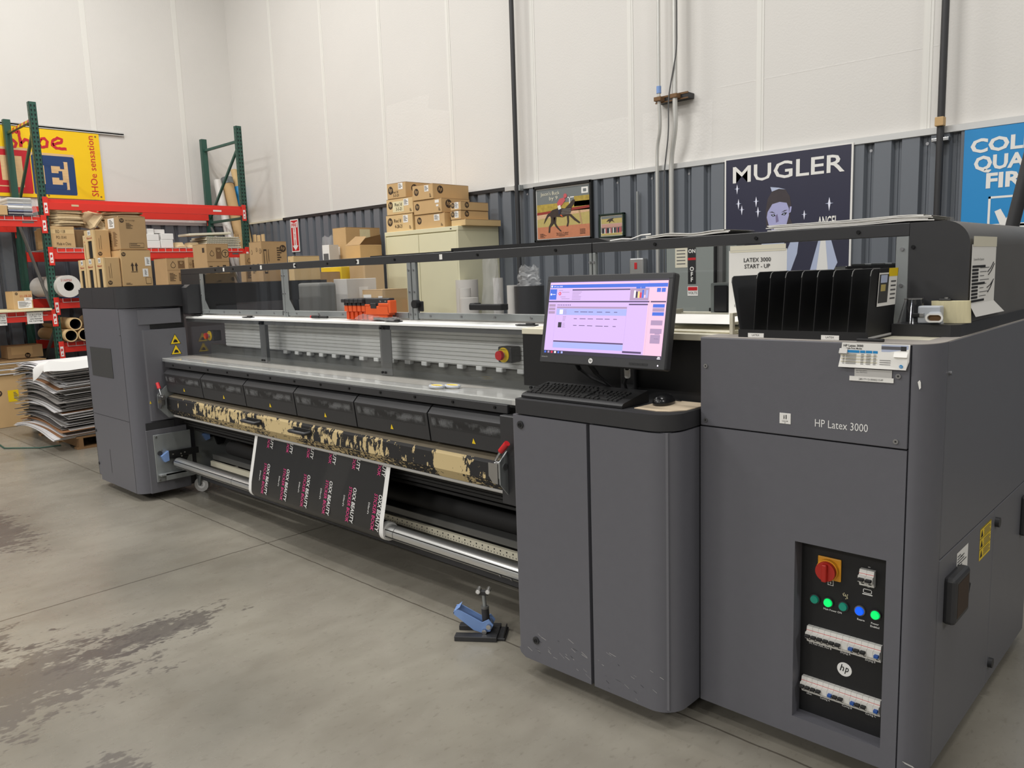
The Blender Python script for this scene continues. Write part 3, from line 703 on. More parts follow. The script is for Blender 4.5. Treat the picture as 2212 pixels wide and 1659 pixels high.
for x in (-4.57, -4.0):
    mb = MB(); mb.path([(x - .085, 2.393, .735), (x - .085, 2.352, .732), (x + .085, 2.352, .732), (x + .085, 2.393, .735)], .010, 'black', 4); mb.box(x - .10, x + .10, 2.387, 2.393, .717, .752, 'black_deep', .003, 1); mb.build('beam_handle', beam)
def clamp(x, s, big):
    mb = MB(); mb.prism([(2.33, .70), (2.40, .62), (2.50, .62), (2.50, .90), (2.45, .90), (2.33, .80)], 'x', x, x + .006, 'galv'); c_ = mb.build('end_plate', PR)
    mb = MB(); mb.box(x - .03 * s, x - .005 * s, 2.335, 2.375, .72, .80, 'steel', .006); mb.cyl((x - .05 * s, 2.36, .775), (x + .01 * s, 2.36, .775), .014, 'steel', 14); mb.prism([(x - .065 * s, .79), (x - .01 * s, .79), (x - .01 * s, .70), (x - .04 * s, .70), (x - .065 * s, .73)], 'y', 2.33, 2.337, 'steel'); mb.build('toggle_clamp', c_)
    mb = MB(); p0 = Vector((x - .035 * s, 2.345, .80)); p1 = p0 + Vector((.035 * big, -.0, .045)); p2 = p0 + Vector((.075 * big, 0, .085)); mb.path([p0, p1], .006, 'steel', 8); mb.path([p1, (p1 + p2) / 2, p2], .0135, 'clamp_red', 10); mb.build('clamp_handle', c_, None)
clamp(-5.875, -1, -.6); clamp(-2.335, 1, 1.0)
# guide rails and rollers under the beam
mb = MB()
for y, z, h, d in ((2.52, .575, .018, .03), (2.545, .548, .016, .03), (2.57, .518, .02, .03), (2.62, .475, .018, .04)): mb.box(XL, XR, y, y + d, z, z + h, 'rubber', .003, 1)
mb.build('guide_rails', PR)
mb = MB(); mb.cyl((-5.72, 2.80, .335), (XR, 2.80, .335), .055, 'rubber', 24); mb.build('rear_roller', PR)
part('rear_trough', PR, (-5.9, XR, 2.72, 2.80, .235, .275, 'post_grey', .003, 1))
mb = MB(); mb.box(-5.9, XR, 2.70, 2.72, .185, .225, 'cream')
for k in range(150):
    x = -4.7 + k * .022
    if x > -2.1: break
    mb.rect((0, 2.6995, 0), XD, ZD, x, x + .005, .192, .198, 'ink')
    if k % 2 == 0: mb.rect((0, 2.6995, 0), XD, ZD, x, x + .008, .208, .216, 'ink')
mb.build('ruler_strip', PR)
part('lower_rail', PR, (-5.9, XR, 2.60, 2.66, .10, .145, 'black', .004, 1))
part('lower_rail', PR, (-5.9, XR, 2.66, 2.70, .15, .185, 'black_deep', .004, 1))
part('lower_back', PR, (-5.9, XR, 2.93, 2.95, .22, .70, 'gap'))

# rear hood: black top rail, glazed doors, end housings
HY = 2.70
mb = MB(); mb.box(-6.13, -2.10, HY, HY + .02, 1.6735, 1.7165, 'black', .002, 1); mb.box(-6.13, -2.10, HY + .02, 2.98, 1.709, 1.7165, 'black')
rail = mb.build('top_rail', PR)
mb = MB(); mb.box(-2.096, -.832, HY, HY + .02, 1.6755, 1.7165, 'black', .002, 1); mb.box(-2.096, -.832, HY + .02, 2.98, 1.709, 1.7165, 'black'); rail2 = mb.build('top_rail', PR)
part('raised_flap', PR, (-3.30, -2.10, 2.98, 3.0, 1.70, 1.748, 'black_deep'))
part('raised_flap', PR, (-4.05, -3.28, 2.98, 3.0, 1.70, 1.735, 'black_deep'))
mb = MB(); mb.prism([(-2.42, 1.7165), (-2.02, 1.7165), (-2.10, 1.738), (-2.36, 1.738)], 'y', 2.74, 2.92, 'black_deep'); mb.build('rail_cap', PR)
for x in (-5.55, -5.28, -5.03, -4.46, -4.1, -3.8, -3.45, -2.8, -2.3): 
    mb = MB(); mb.cyl((x, HY + .001, 1.695), (x, HY - .005, 1.695), .0065, 'screw_black', 10); mb.build('screw', rail)
for x in (-1.78, -1.35, -.99): 
    mb = MB(); mb.cyl((x, HY + .001, 1.696), (x, HY - .005, 1.696), .0065, 'screw_black', 10); mb.build('screw', rail2)
for x in (-5.42, -4.89, -4.47, -3.79, -3.07):
    mb = MB(); mb.box(x - .011, x + .011, HY - .001, HY, 1.682, 1.708, 'paper'); mb.build('white_mark', rail)
part('left_end_housing', PR, (-6.13, -5.815, HY, HY + .28, 1.368, 1.6735, 'black'))
mb = MB(); mb.prism([(2.60, 1.38), (2.60, 1.575), (2.63, 1.597), (2.70, 1.597), (2.70, 1.38)], 'x', -5.925, -5.83, 'black'); mb.build('corner_block', PR)
GY = HY + .008
mb = MB(); mb.box(-5.812, -4.64, GY, GY + .004, 1.375, 1.675, 'pane'); mb.build('window_pane', PR)
mb = MB(); mb.box(-4.60, -3.345, GY, GY + .004, 1.375, 1.675, 'pane'); mb.build('window_pane', PR)
mb = MB(); mb.box(-3.285, -2.10, GY, GY + .004, 1.375, 1.675, 'pane'); mb.build('window_pane', PR)
mb = MB(); mb.box(-2.085, -.835, GY, GY + .004, 1.375, 1.675, 'pane'); mb.build('window_pane', PR)
for x0, x1 in ((-5.815, -5.79), (-4.645, -4.62), (-4.615, -4.595), (-3.352, -3.32), (-3.312, -3.28), (-2.115, -2.10), (-2.095, -2.08), (-.872, -.833)):
    mb = MB(); mb.box(x0, x1, HY, HY + .02, 1.37, 1.675, 'galv', .002, 1)
    for z in (1.40, 1.52, 1.635): mb.cyl(((x0 + x1) / 2, HY - .005, z), ((x0 + x1) / 2, HY + .001, z), .006, 'screw', 10)
    mb.build('window_frame', PR)
for x in (-5.79, -4.595):
    mb = MB(); mb.poly([(x, HY + .002, 1.40), (x + .10, HY + .002, 1.40), (x + .06, HY + .002, 1.45), (x + .035, HY + .002, 1.48), (x + .035, HY + .002, 1.675), (x, HY + .002, 1.675)], 'galv'); mb.build('window_frame', PR)
for x0, x1 in ((-5.79, -4.66), (-4.58, -3.36), (-3.27, -2.12), (-2.075, -.88)):
    mb = MB(); mb.box(x0, x1, HY, HY + .014, 1.377, 1.408, 'galv', .002, 1)
    for k in range(5): x = x0 + .1 + k * (x1 - x0 - .2) / 4; mb.cyl((x, HY - .005, 1.392), (x, HY + .001, 1.392), .006, 'screw', 10)
    mb.build('window_frame', PR)
mb = MB(); mb.cyl((-3.27, HY + .004, 1.455), (-3.27, HY - .03, 1.455), .022, 'black_deep', 18); mb.box(-3.27, -3.225, HY - .004, HY + .004, 1.415, 1.47, 'black_deep', .004, 1); mb.build('door_knob', PR)
mb = MB(); x = -2.72; mb.box(x - .11, x + .11, HY - .045, HY - .03, 1.428, 1.458, 'black_deep', .005); mb.box(x - .11, x - .075, HY - .04, HY + .008, 1.432, 1.462, 'black_deep', .004); mb.box(x + .075, x + .11, HY - .04, HY + .008, 1.428, 1.458, 'black_deep', .004); mb.build('door_handle', PR)
# right hood housing with rounded shoulder
prof = [(-.832, 1.404), (-.832, 1.7165), (-.735, 1.7165)] + [(-.735 + .075 * math.sin(t), 1.6415 + .075 * math.cos(t)) for t in [PI / 2 * k / 10 for k in range(1, 11)]] + [(-.66, 1.404)]
mb = MB(); mb.prism(prof, 'y', HY, 3.72, 'black', False); hood = mb.build('right_hood', PR)
for f in hood.data.polygons: f.use_smooth = f.normal.z > .02 and f.normal.x > .02
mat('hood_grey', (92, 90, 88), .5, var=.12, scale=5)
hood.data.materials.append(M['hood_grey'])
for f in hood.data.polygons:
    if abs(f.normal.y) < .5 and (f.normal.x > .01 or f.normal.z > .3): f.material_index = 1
mb = MB(); mb.prism([(-.845, 2.60), (-.677, 2.60), (-.655, 2.62), (-.655, 3.72), (-.845, 3.72)], 'z', 1.3675, 1.404, 'black'); mb.build('hood_plinth', PR)
mb = MB(); mb.cyl((-.82, HY + .001, 1.64), (-.82, HY - .005, 1.64), .006, 'screw_black', 10); mb.build('screw', hood)
# parts seen through the right window
mb = MB(); mb.box(-1.13, -.86, 2.95, 3.25, 1.3685, 1.585, 'black_deep', .003, 1); mb.box(-1.16, -1.12, 2.94, 3.25, 1.3685, 1.585, 'alu', .002, 1)
for k in range(4): mb.box(-1.11 + k * .07, -1.06 + k * .07, 2.96, 3.2, 1.585, 1.592, 'galv', .002, 1)
mb.build('ink_unit', PR)
mb = MB(); mb.box(-1.62, -1.36, 2.85, 3.0, 1.3685, 1.535, 'elec_grey', .006); 
for k in range(3): mb.box(-1.60 + k * .085, -1.54 + k * .085, 2.84, 2.85, 1.42, 1.525, 'smoke', .003, 1)
iu = mb.build('valve_block', PR)
random.seed(5)
for k in range(12):
    a = (-1.5 + k * .02, 2.86 + .01 * (k % 4), 1.52); c_ = (-1.34 + k * .018, 2.83 + .012 * (k % 5), 1.575 - .006 * k); e_ = (-1.17, 2.9 + .01 * k, 1.42 + .011 * k)
    pts = [Vector(a) * (1 - t) ** 2 + Vector(c_) * 2 * t * (1 - t) + Vector(e_) * t * t for t in [q / 8 for q in range(9)]]
    mb = MB(); mb.path(pts, .007, ('black', 'orange', 'paper_grey', 'black', 'galv', 'horse')[k % 6], 6); mb.build('ink_tube', PR)
mat('cover_grey', (120, 120, 116), .5)

# ---------------------------------------------------------------- monitor, keyboard, mouse
MO = Vector((-2.024, 2.26, 1.256)); MT = math.atan2(.065, .330); MU = XD.copy(); MV = Vector((0, math.sin(MT), math.cos(MT))); MN = MU.cross(MV)
def mp(u, v, d=0.0): return MO + MU * u + MV * v + MN * d
MW, MH = .569, .337
mon = thing('monitor', (-1.74, 2.40, 1.12), 'black widescreen monitor showing a lilac program window above the keyboard', 'monitor')
rotm = Matrix((MU, -MN, MV)).transposed()
mb = MB(); mb.obox(mp(MW / 2, MH / 2, -.02), (MW, .038, MH), rotm, 'black', .008)
bez = mb.build('housing', mon)
mb = MB()
for u0, u1, v0, v1 in ((.004, MW - .004, MH - .022, MH - .004), (.004, .02, .036, MH - .02), (MW - .02, MW - .004, .036, MH - .02), (.004, MW - .004, .004, .036)):
    mb.poly([mp(u0, v0, .0002), mp(u1, v0, .0002), mp(u1, v1, .0002), mp(u0, v1, .0002)], 'black')
mb.build('bezel', mon)
S0 = (0.0227, 0.0195); S1 = (0.5456, 0.3221)
scr = MB()
def srect(u0, u1, v0, v1, m, d=.0010):
    scr.poly([mp(u0, v0, d), mp(u1, v0, d), mp(u1, v1, d), mp(u0, v1, d)], m)
def zs(a, b, m, d=.0014):
    srect(min(a[0], b[0]), max(a[0], b[0]), min(a[1], b[1]), max(a[1], b[1]), m, d)
SU0, SU1, SV0, SV1 = .020, .549, .036, MH - .022
srect(SU0, SU1, SV0, SV1, 'screen', .0006)
srect(SU1 - .075, SU1, SV0 + .012, SV1, 'screen_pink', .0008); srect(SU0, SU1 - .08, SV1 - .03, SV1 - .01, 'screen_pink', .0007)
srect(SU0, SU1, SV0, SV0 + .013, 'screen_bar'); srect(SU0, SU1, SV1 - .006, SV1, 'screen_bar', .0009)
srect(SU0 + .002, SU1 - .001, SV1 - .028, SV1 - .015, 'screen_blue')
srect(SU0 + .002, SU0 + .036, SV1 - .072, SV1 - .032, 'screen_blue')
srect(SU0 + .112, SU0 + .375, SV1 - .038, SV1 - .033, 'screen_dark'); srect(SU0, SU0 + .46, SV1 - .082, SV1 - .077, 'screen_dark'); srect(SU0 + .465, SU1 - .002, SV1 - .082, SV1 - .077, 'screen_dark')
for k in range(3): srect(SU0 + .004, SU0 + .036, SV1 - .099 - k * .0135, SV1 - .089 - k * .0135, 'screen_mid')
srect(SU0 + .044, SU0 + .368, SV1 - .105, SV1 - .098, 'screen_mid'); srect(SU0 + .044, SU0 + .368, SV1 - .130, SV1 - .106, 'screen_row')
srect(SU0 + .042, SU0 + .366, SV0 + .046, SV0 + .051, 'screen_dark'); srect(SU0 + .042, SU0 + .366, SV0 + .024, SV0 + .0455, 'screen_row', .0009)
srect(SU0 + .375, SU0 + .455, SV1 - .092, SV1 - .087, 'screen_dark'); srect(SU0 + .366, SU0 + .446, SV0 + .017, SV0 + .024, 'screen_dark')
srect(SU0 + .376, SU0 + .455, SV1 - .075, SV1 - .032, 'screen_mid', .0009)
for k, (m, h) in enumerate((('screen_white', .026), ('screen_bar', .022), ('screen_yellow', .023), ('screen_red', .019), ('screen_blue', .028), ('screen_pink', .010), ('screen_row', .027))):
    srect(SU0 + .392 + k * .0085, SU0 + .399 + k * .0085, SV1 - .066, SV1 - .066 + h, m)
srect(SU0 + .40, SU0 + .418, SV1 - .0335, SV1 - .028, 'screen_blue', .0016); srect(SU0 + .42, SU0 + .438, SV1 - .0335, SV1 - .028, 'screen_blue', .0016)
srect(SU1 - .043, SU1 - .027, SV1 - .046, SV1 - .032, 'screen_blue'); srect(SU1 - .024, SU1 - .008, SV1 - .046, SV1 - .032, 'screen_blue')
for k, m in enumerate(('screen_blue', 'screen_mid', 'screen_blue')): srect(SU1 - .053, SU1 - .006, SV1 - .100 - k * .014, SV1 - .088 - k * .014, m)
srect(SU1 - .055, SU1 - .008, SV1 - .161, SV1 - .144, 'screen_mid'); srect(SU1 - .055, SU1 - .008, SV1 - .190, SV1 - .173, 'screen_mid')
srect(SU1 - .052, SU1 - .012, SV0 + .055, SV0 + .085, 'screen_mid'); srect(SU1 - .035, SU1 - .015, SV0 + .086, SV0 + .094, 'screen_mid'); srect(SU1 - .036, SU1 - .018, SV0 + .07, SV0 + .0725, 'screen_dark')
scr.disc(mp(SU0 + .052, SV1 - .049, .0014), MN, .0065, 'screen_red', 18); srect(SU0 + .0505, SU0 + .0535, SV1 - .052, SV1 - .046, 'screen_white', .0018)
srect(SU0 + .044, SU0 + .063, SV1 - .128, SV1 - .108, 'screen_white', .0016) if False else srect(SU0 + .060, SU0 + .076, SV1 - .127, SV1 - .110, 'screen_white', .0016)
srect(SU0 + .058, SU0 + .075, SV1 - .178, SV1 - .158, 'screen_bar', .0016)
random.seed(2)
for r in range(3):
    y = SV1 - .119 - r * .0255
    for x, w in ((.14, .02), (.168, .034), (.206, .03), (.245, .034), (.284, .022), (.322, .016)): srect(SU0 + x - .008, SU0 + x - .008 + w * random.uniform(.7, 1), y, y + .0022, 'screen_dark', .0016)
    for k in range(5): srect(SU0 + .078, SU0 + .078 + random.uniform(.012, .02), y + .008 - k * .004, y + .0095 - k * .004, 'screen_mid', .0016)
for k in range(6): srect(SU0 + .113, SU0 + .113 + random.uniform(.03, .045), SV1 - .0445 - k * .0055, SV1 - .0425 - k * .0055, 'screen_mid', .0016)
for k in range(8): srect(SU0 + .047 + k * .0085, SU0 + .051 + k * .0085, SV1 - .0945, SV1 - .0905, 'screen_dark', .0016)
for x, y, w in ((.062, .043, .036), (.046, .036, .02), (.056, .061, .026), (.062, .068, .04)): srect(SU0 + x, SU0 + x + w, SV1 - y - .002, SV1 - y, 'screen_mid', .0016)
for k, m in enumerate(('screen_blue', 'screen_mid', 'screen_red', 'screen_white', 'screen_blue', 'screen_row')): srect(SU0 + .003 + k * .0165, SU0 + .012 + k * .0165, SV0 + .003, SV0 + .0105, m, .0016)
srect(SU1 - .016, SU1 - .003, SV0 + .002, SV0 + .005, 'screen_white', .0016); srect(SU1 - .014, SU1 - .004, SV0 + .007, SV0 + .010, 'screen_white', .0016)
scr.text('HP Latex 3000', mp(SU0 + .02, SV1 - .0245, .0018), MU, MV, .005, 'screen_white'); scr.disc(mp(SU0 + .010, SV1 - .0215, .0018), MN, .004, 'screen_white', 14); scr.disc(mp(SU0 + .010, SV1 - .052, .0018), MN, .004, 'screen_white', 14)
srect(SU0 + .016, SU0 + .031, SV1 - .053, SV1 - .051, 'screen_white', .0018)
srect(SU0 + .04, SU0 + .0405, SV0 + .024, SV1 - .084, 'screen_mid'); srect(SU0 + .368, SU0 + .3685, SV0 + .052, SV1 - .098, 'screen_mid'); srect(SU0 + .46, SU0 + .4605, SV0 + .016, SV1 - .084, 'screen_mid')
scr.build('screen', mon)
mb = MB(); mb.logo(mp(.25, .018, .0012), MU, MV, .0095, 'white', 'black'); mb.text('EliteDisplay E241i', mp(.012, .022, .0012), MU, MV, .004, 'paper_grey', w=.03); mb.disc(mp(MW - .03, .016, .0012), MN, .003, 'screen_white', 12)
for k in range(4): mb.poly([mp(.42 + k * .02, .013, .001), mp(.438 + k * .02, .013, .001), mp(.438 + k * .02, .021, .001), mp(.42 + k * .02, .021, .001)], 'black_deep')
mb.build('badge', mon)
mb = MB(); mb.box(-1.80, -1.68, 2.39, 2.462, 1.36, 1.46, 'black', .008); mb.cyl((-1.74, 2.36, 1.41), (-1.74, 2.40, 1.41), .03, 'black', 16); mb.box(-1.77, -1.71, 2.44, 2.468, 1.12, 1.46, 'black', .004); mb.build('wall_arm', mon)
for pts, lab in ((((-1.905, 2.33, 1.262), (-1.905, 2.36, 1.225), (-1.86, 2.38, 1.19), (-1.80, 2.41, 1.16), (-1.76, 2.45, 1.128)), None), (((-1.842, 2.33, 1.262), (-1.82, 2.36, 1.21), (-1.79, 2.39, 1.17), (-1.77, 2.44, 1.128)), None), (((-1.66, 2.33, 1.262), (-1.68, 2.36, 1.215), (-1.715, 2.39, 1.18), (-1.735, 2.44, 1.128)), None)):
    mb = MB(); P_ = [Vector(p) for p in pts]; mb.path(P_, .0055, 'black_deep', 8); mb.path(P_[:2], .009, 'black_deep', 8)
    if pts[0][0] > -1.7: mb.path([P_[0] * .6 + P_[1] * .4, P_[0] * -.1 + P_[1] * 1.1], .011, 'paper_grey', 8)
    mb.build('cable', mon)

kb = thing('keyboard', (-1.83, 2.29, 1.12), 'black full size computer keyboard on the black tray', 'keyboard')
KA = Vector((-2.072, 2.205, 1.12)); KX = XD.copy(); KY = YD.copy(); KW, KDD = .478, .165
def kp(a, b, z): return KA + KX * a + KY * b + ZD * z
kr = Matrix((KX, KY, ZD)).transposed()
mb = MB()
sec = [(0, .002), (0, .010), (.006, .016), (.014, .019), (KDD - .03, .041), (KDD - .006, .045), (KDD, .04), (KDD, .002)]
vs = [kp(0, p[0], p[1]) for p in sec] + [kp(KW, p[0], p[1]) for p in sec]; n = len(sec)
mb.add(vs, [(k, (k + 1) % n, n + (k + 1) % n, n + k) for k in range(n)] + [tuple(range(n))[::-1], tuple(range(n, 2 * n))], 'black_deep')
for a, b in ((.02, .02), (KW - .02, .02), (.02, KDD - .02), (KW - .02, KDD - .02)): mb.cyl(kp(a, b, -.0005), kp(a, b, .004), .006, 'rubber', 8)
mb.build('case', kb)
mat('key_black', (30, 30, 31), .42)
KM = {}
def key(a, b, w, d):
    k = (round(w, 4), round(d, 4)); z = .0185 + (b - .014) * .18
    if k not in KM:
        mb = MB(); hw, hd = w / 2, d / 2
        vs = [(-hw, -hd, 0), (hw, -hd, 0), (hw, hd, 0), (-hw, hd, 0), (-hw + .0025, -hd + .0022, .0075), (hw - .0025, -hd + .0022, .0075), (hw - .0025, hd - .001, .0075), (-hw + .0025, hd - .001, .0075)]
        mb.add(vs, [(0, 1, 5, 4), (1, 2, 6, 5), (2, 3, 7, 6), (3, 0, 4, 7), (4, 5, 6, 7)], 'key_black')
        o = mb.build('key', kb, (0, 0, 0)); KM[k] = o
    else:
        o = KM[k].copy(); C.objects.link(o); o.parent = kb
    p = kp(a + w / 2, b + d / 2, z); q = WLOC[kb.name]; o.location = (p.x - q[0], p.y - q[1], p.z - q[2]); o.rotation_euler = (.18, 0, 0)
G, U, D = .001, .0193, .0194
def row(b, a0, widths, d=D):
    a = a0
    for w in widths:
        if w > 0: key(a + G, b, abs(w) * U - 2 * G, d - .0015)
        a += abs(w) * U
y0 = .017
row(y0, .012, [1.25, 1.25, 1.25, 6.25, 1.25, 1, 1.25, 1.25]); row(y0 + D, .012, [2.25] + [1] * 10 + [2.5]); row(y0 + 2 * D, .012, [1.75] + [1] * 11 + [2]); row(y0 + 3 * D, .012, [1.5] + [1] * 12 + [1.25]); row(y0 + 4 * D, .012, [1] * 13 + [1.75])
row(y0 + 5 * D + .007, .012, [1, -.9, 1, 1, 1, 1, -.45, 1, 1, 1, 1, -.45, 1, 1, 1], .017)
ax = .012 + 15.0 * U
row(y0, ax, [1, 1, 1]); row(y0 + D, ax, [-1, 1]); row(y0 + 3 * D, ax, [1, 1, 1]); row(y0 + 4 * D, ax, [1, 1, 1])
ax += 3.3 * U
row(y0, ax, [2, 1, 1]); row(y0 + D, ax, [1, 1, 1, 1]); row(y0 + 2 * D, ax, [1, 1, 1, 1]); row(y0 + 3 * D, ax, [1, 1, 1, 1]); row(y0 + 4 * D, ax, [1, 1, 1, 1])

mb = MB(); pts = [(-1.555, 2.232)] + [(-1.46, 2.225), (-1.415, 2.245), (-1.385, 2.29), (-1.385, 2.455), (-1.545, 2.455)]
mb.prism([(-1.568, 2.24), (-1.47, 2.232), (-1.43, 2.25), (-1.395, 2.30), (-1.39, 2.452), (-1.56, 2.45)], 'z', 1.1201, 1.1225, 'mouse_pad'); mpad = mb.build('mouse_pad'); tag(mpad, 'worn tan mouse pad at the right end of the black tray', 'mouse pad')
ms = thing('mouse', (-1.525, 2.37, 1.1225), 'black computer mouse on the worn tan pad', 'mouse')
bm = bmesh.new(); bmesh.ops.create_uvsphere(bm, u_segments=24, v_segments=14, radius=1)
for v in bm.verts:
    if v.co.z < -.25: v.co.z = -.25
    t = v.co.y; v.co = Vector((v.co.x * .034 * (1 - .12 * t), v.co.y * .062, (v.co.z + .25) * (.030 - .006 * t)))
mr_ = Matrix.Translation((-1.525, 2.365, 1.1225)) @ Matrix.Rotation(math.radians(8), 4, 'Z')
mb = MB(); mb.bm(bm, 'black_gloss', mr_, True); mb.build('shell', ms)
mb = MB(); p = mr_ @ Vector((0, .035, .026)); q = mr_ @ Vector((0, .05, .024)); mb.path([p, q], .004, 'rubber', 8); mb.build('scroll_wheel', ms)
mb = MB(); e = mr_ @ Vector((0, .06, .006)); mb.path([e, (-1.50, 2.435, 1.126), (-1.56, 2.455, 1.124), (-1.60, 2.46, 1.14)], .0022, 'black_deep', 6); mb.build('cable', ms)

# ---------------------------------------------------------------- things standing on the counter
fo = thing('file_organizer', (-1.04, 2.5, 1.3675), 'black metal desktop file sorter with upright dividers and two small labels', 'file sorter')
part('base', fo, (-1.252, -.84, 2.385, 2.64, 1.3675, 1.371, 'black_deep'), (-1.252, -.84, 2.385, 2.388, 1.371, 1.393, 'black_deep'))
part('tray_liner', fo, (-1.248, -.845, 2.39, 2.635, 1.371, 1.3765, 'paper_grey'))
bx = [-1.247, -1.203, -1.157, -1.107, -1.055, -1.006, -.958, -.903, -.85]
for k, x in enumerate(bx):
    lean = -.026 if k == 0 else .012
    h = .195 if k == 0 else .206
    pr = [(2.39, 1.377), (2.39 - (.0 if k else .02), 1.371 + h - .02), (2.396 - (.0 if k else .02), 1.371 + h - .005), (2.408 - (0 if k else .02), 1.371 + h), (2.62, 1.371 + h), (2.62, 1.377)]
    mb = MB(); vs = []
    for dx in (0, .002): vs += [(x + dx + lean * (p[1] - 1.377) / .2, p[0], p[1]) for p in pr]
    n = len(pr); mb.add(vs, [(j, (j + 1) % n, n + (j + 1) % n, n + j) for j in range(n)] + [tuple(range(n))[::-1], tuple(range(n, 2 * n))], 'black_deep' if k else 'black')
    mb.path([Vector(v) for v in vs[1:5]], .0012, 'post_grey', 5)  # lighter bead along the top edge stands in for its highlight
    mb.build('divider', fo)
for x in (-1.19, -.95):
    mb = MB(); mb.box(x - .027, x + .027, 2.383, 2.385, 1.3685, 1.382, 'paper'); mb.text('LATEX', (x, 2.3825, 1.373), XD, ZD, .006, 'ink', center=True); mb.build('label', fo)
mb = MB(); X_ = -.848 + .003
def cq(y0, y1, z0, z1, m, d=0.0): mb.poly([(X_ + d + .0005 + .012 * (z - 1.377) / .23, y, z) for y, z in ((y0, z0), (y1, z0), (y1, z1), (y0, z1))], m)
cq(2.45, 2.61, 1.465, 1.575, 'paper'); cq(2.45, 2.53, 1.565, 1.578, 'ink', .0004); cq(2.53, 2.61, 1.553, 1.578, 'yellow', .0004); cq(2.455, 2.535, 1.475, 1.56, 'mesh_dark', .0004); cq(2.465, 2.52, 1.535, 1.558, 'pale_blue', .0008); cq(2.47, 2.51, 1.51, 1.53, 'grass', .0008)
for k in range(5): cq(2.555, 2.60, 1.535 - k * .013, 1.54 - k * .013, 'ink_grey', .0004)
mb.build('product_card', fo)
mb = MB(); mb.box(-.93, -.853, 2.37, 2.384, 1.3675, 1.377, 'black_deep', .003); o = mb.build('wallet'); tag(o, 'small flat black case lying before the black step', 'case')
o.location.y -= .0; o.location.x += .062

lt = thing('letter_tray', (-1.5, 2.62, 1.3675), 'cream plastic letter tray behind the monitor', 'letter tray')
mb = MB(); mb.box(-1.74, -1.315, 2.50, 2.82, 1.3675, 1.374, 'cream', .002, 1)
mb.box(-1.74, -1.315, 2.80, 2.82, 1.374, 1.42, 'cream', .002, 1); mb.box(-1.74, -1.725, 2.5, 2.82, 1.374, 1.435, 'cream', .002, 1)
mb.box(-1.74, -1.69, 2.5, 2.515, 1.374, 1.378, 'cream'); mb.build('tray', lt)
mb = MB()
for a, b, c_, d in ((2.47, 2.485, 1.3675, 1.44), (2.485, 2.605, 1.428, 1.44), (2.605, 2.62, 1.3675, 1.44), (2.485, 2.605, 1.3675, 1.378), (2.485, 2.605, 1.40, 1.408)): mb.box(-1.33, -1.318, a, b, c_, d, 'cream')
mb.build('side_frame', lt)
mb = MB(); mb.sheet(arc(2.66, 1.37, .13, .052, 20, 150, 10), 'x', -1.70, -1.34, 'paper', True); o = mb.build('paper_sheet'); tag(o, 'curled white sheet lying in the cream letter tray', 'paper')

# start-up notice taped inside the window
NY = HY - .004
mb = MB(); mb.rect((0, NY, 0), XD, ZD, -1.455, -1.232, 1.40, 1.655, 'paper'); mb.rect((0, NY - .001, 0), XD, ZD, -1.45, -1.236, 1.648, 1.672, 'cream'); mb.rect((0, NY - .0012, 0), XD, ZD, -1.452, -1.234, 1.654, 1.6555, 'paper_grey')
mb.text('LATEX 3000', (-1.343, NY - .0016, 1.612), XD, ZD, .0145, 'ink', w=.104, center=True, bold=.01); mb.text('START - UP', (-1.343, NY - .0016, 1.589), XD, ZD, .0145, 'ink', w=.099, center=True, bold=.01)
for t, z in (('1) Turn', 1.549), ('2) Wait', 1.527), ('3) Turn', 1.505), ('4) Run', 1.483), ('5) Press', 1.449)): mb.text(t, (-1.432, NY - .0016, z), XD, ZD, .008, 'ink')
o = mb.build('notice_sheet'); tag(o, 'white start-up notice taped inside the window behind the file sorter', 'notice')

# hand tape gun with roll on the black step
tg = thing('tape_applicator', (-.74, 2.66, 1.404), 'grey hand applicator with smoked guard and wide cream roll on the black step', 'tape applicator')
mb = MB(); mb.box(-.775, -.712, 2.615, 2.655, 1.406, 1.459, 'tool_grey', .004); mb.box(-.775, -.712, 2.63, 2.66, 1.404, 1.408, 'tool_grey'); mb.build('body', tg)
mb = MB(); vs = []
for (yy, s) in ((2.625, .8), (2.572, 1.0)):
    for k in range(24):
        t = 2 * PI * k / 24; ct, st_ = math.cos(t), math.sin(t)
        x = .012 * (1 if ct >= 0 else -1) + .0125 * ct; vs.append((-.728 + x * s + (.012 if yy < 2.6 else 0), yy, 1.432 + .0135 * st_ * s - (.006 if yy < 2.6 else 0)))
mb.add(vs, [(k, (k + 1) % 24, 24 + (k + 1) % 24, 24 + k) for k in range(24)], 'tool_grey', True)
inn = [(-.716 + (v[0] + .716) * .78, 2.5718, 1.426 + (v[2] - 1.426) * .66) for v in vs[24:]]
mb.add(vs[24:] + inn, [(k, (k + 1) % 24, 24 + (k + 1) % 24, 24 + k) for k in range(24)], 'white'); mb.poly([(p[0], p[1] + .012, p[2]) for p in inn], 'card_edge')
deep = [(p[0], p[1] + .012, p[2]) for p in inn]; mb.add(inn + deep, [(k, (k + 1) % 24, 24 + (k + 1) % 24, 24 + k) for k in range(24)], 'paper_grey', True); mb.build('oval_handle', tg)
mb = MB(); a_ = arc(-.70, 2.69, .055, .03, 200, 385, 16); vs = [(p[0], p[1], 1.405) for p in a_] + [(p[0] - .004, p[1], 1.472) for p in a_]; n = len(a_)
mb.add(vs, [(k, k + 1, n + k + 1, n + k) for k in range(n - 1)], 'tan_roll', True); mb.poly(vs[n:], 'tan_roll'); mb.poly(vs[:n], 'tan_roll'); mb.box(-.735, -.70, 2.675, 2.695, 1.47, 1.478, 'black_deep', .002, 1); mb.cyl((-.715, 2.684, 1.478), (-.715, 2.684, 1.483), .006, 'steel', 10); mb.build('tape_roll', tg)
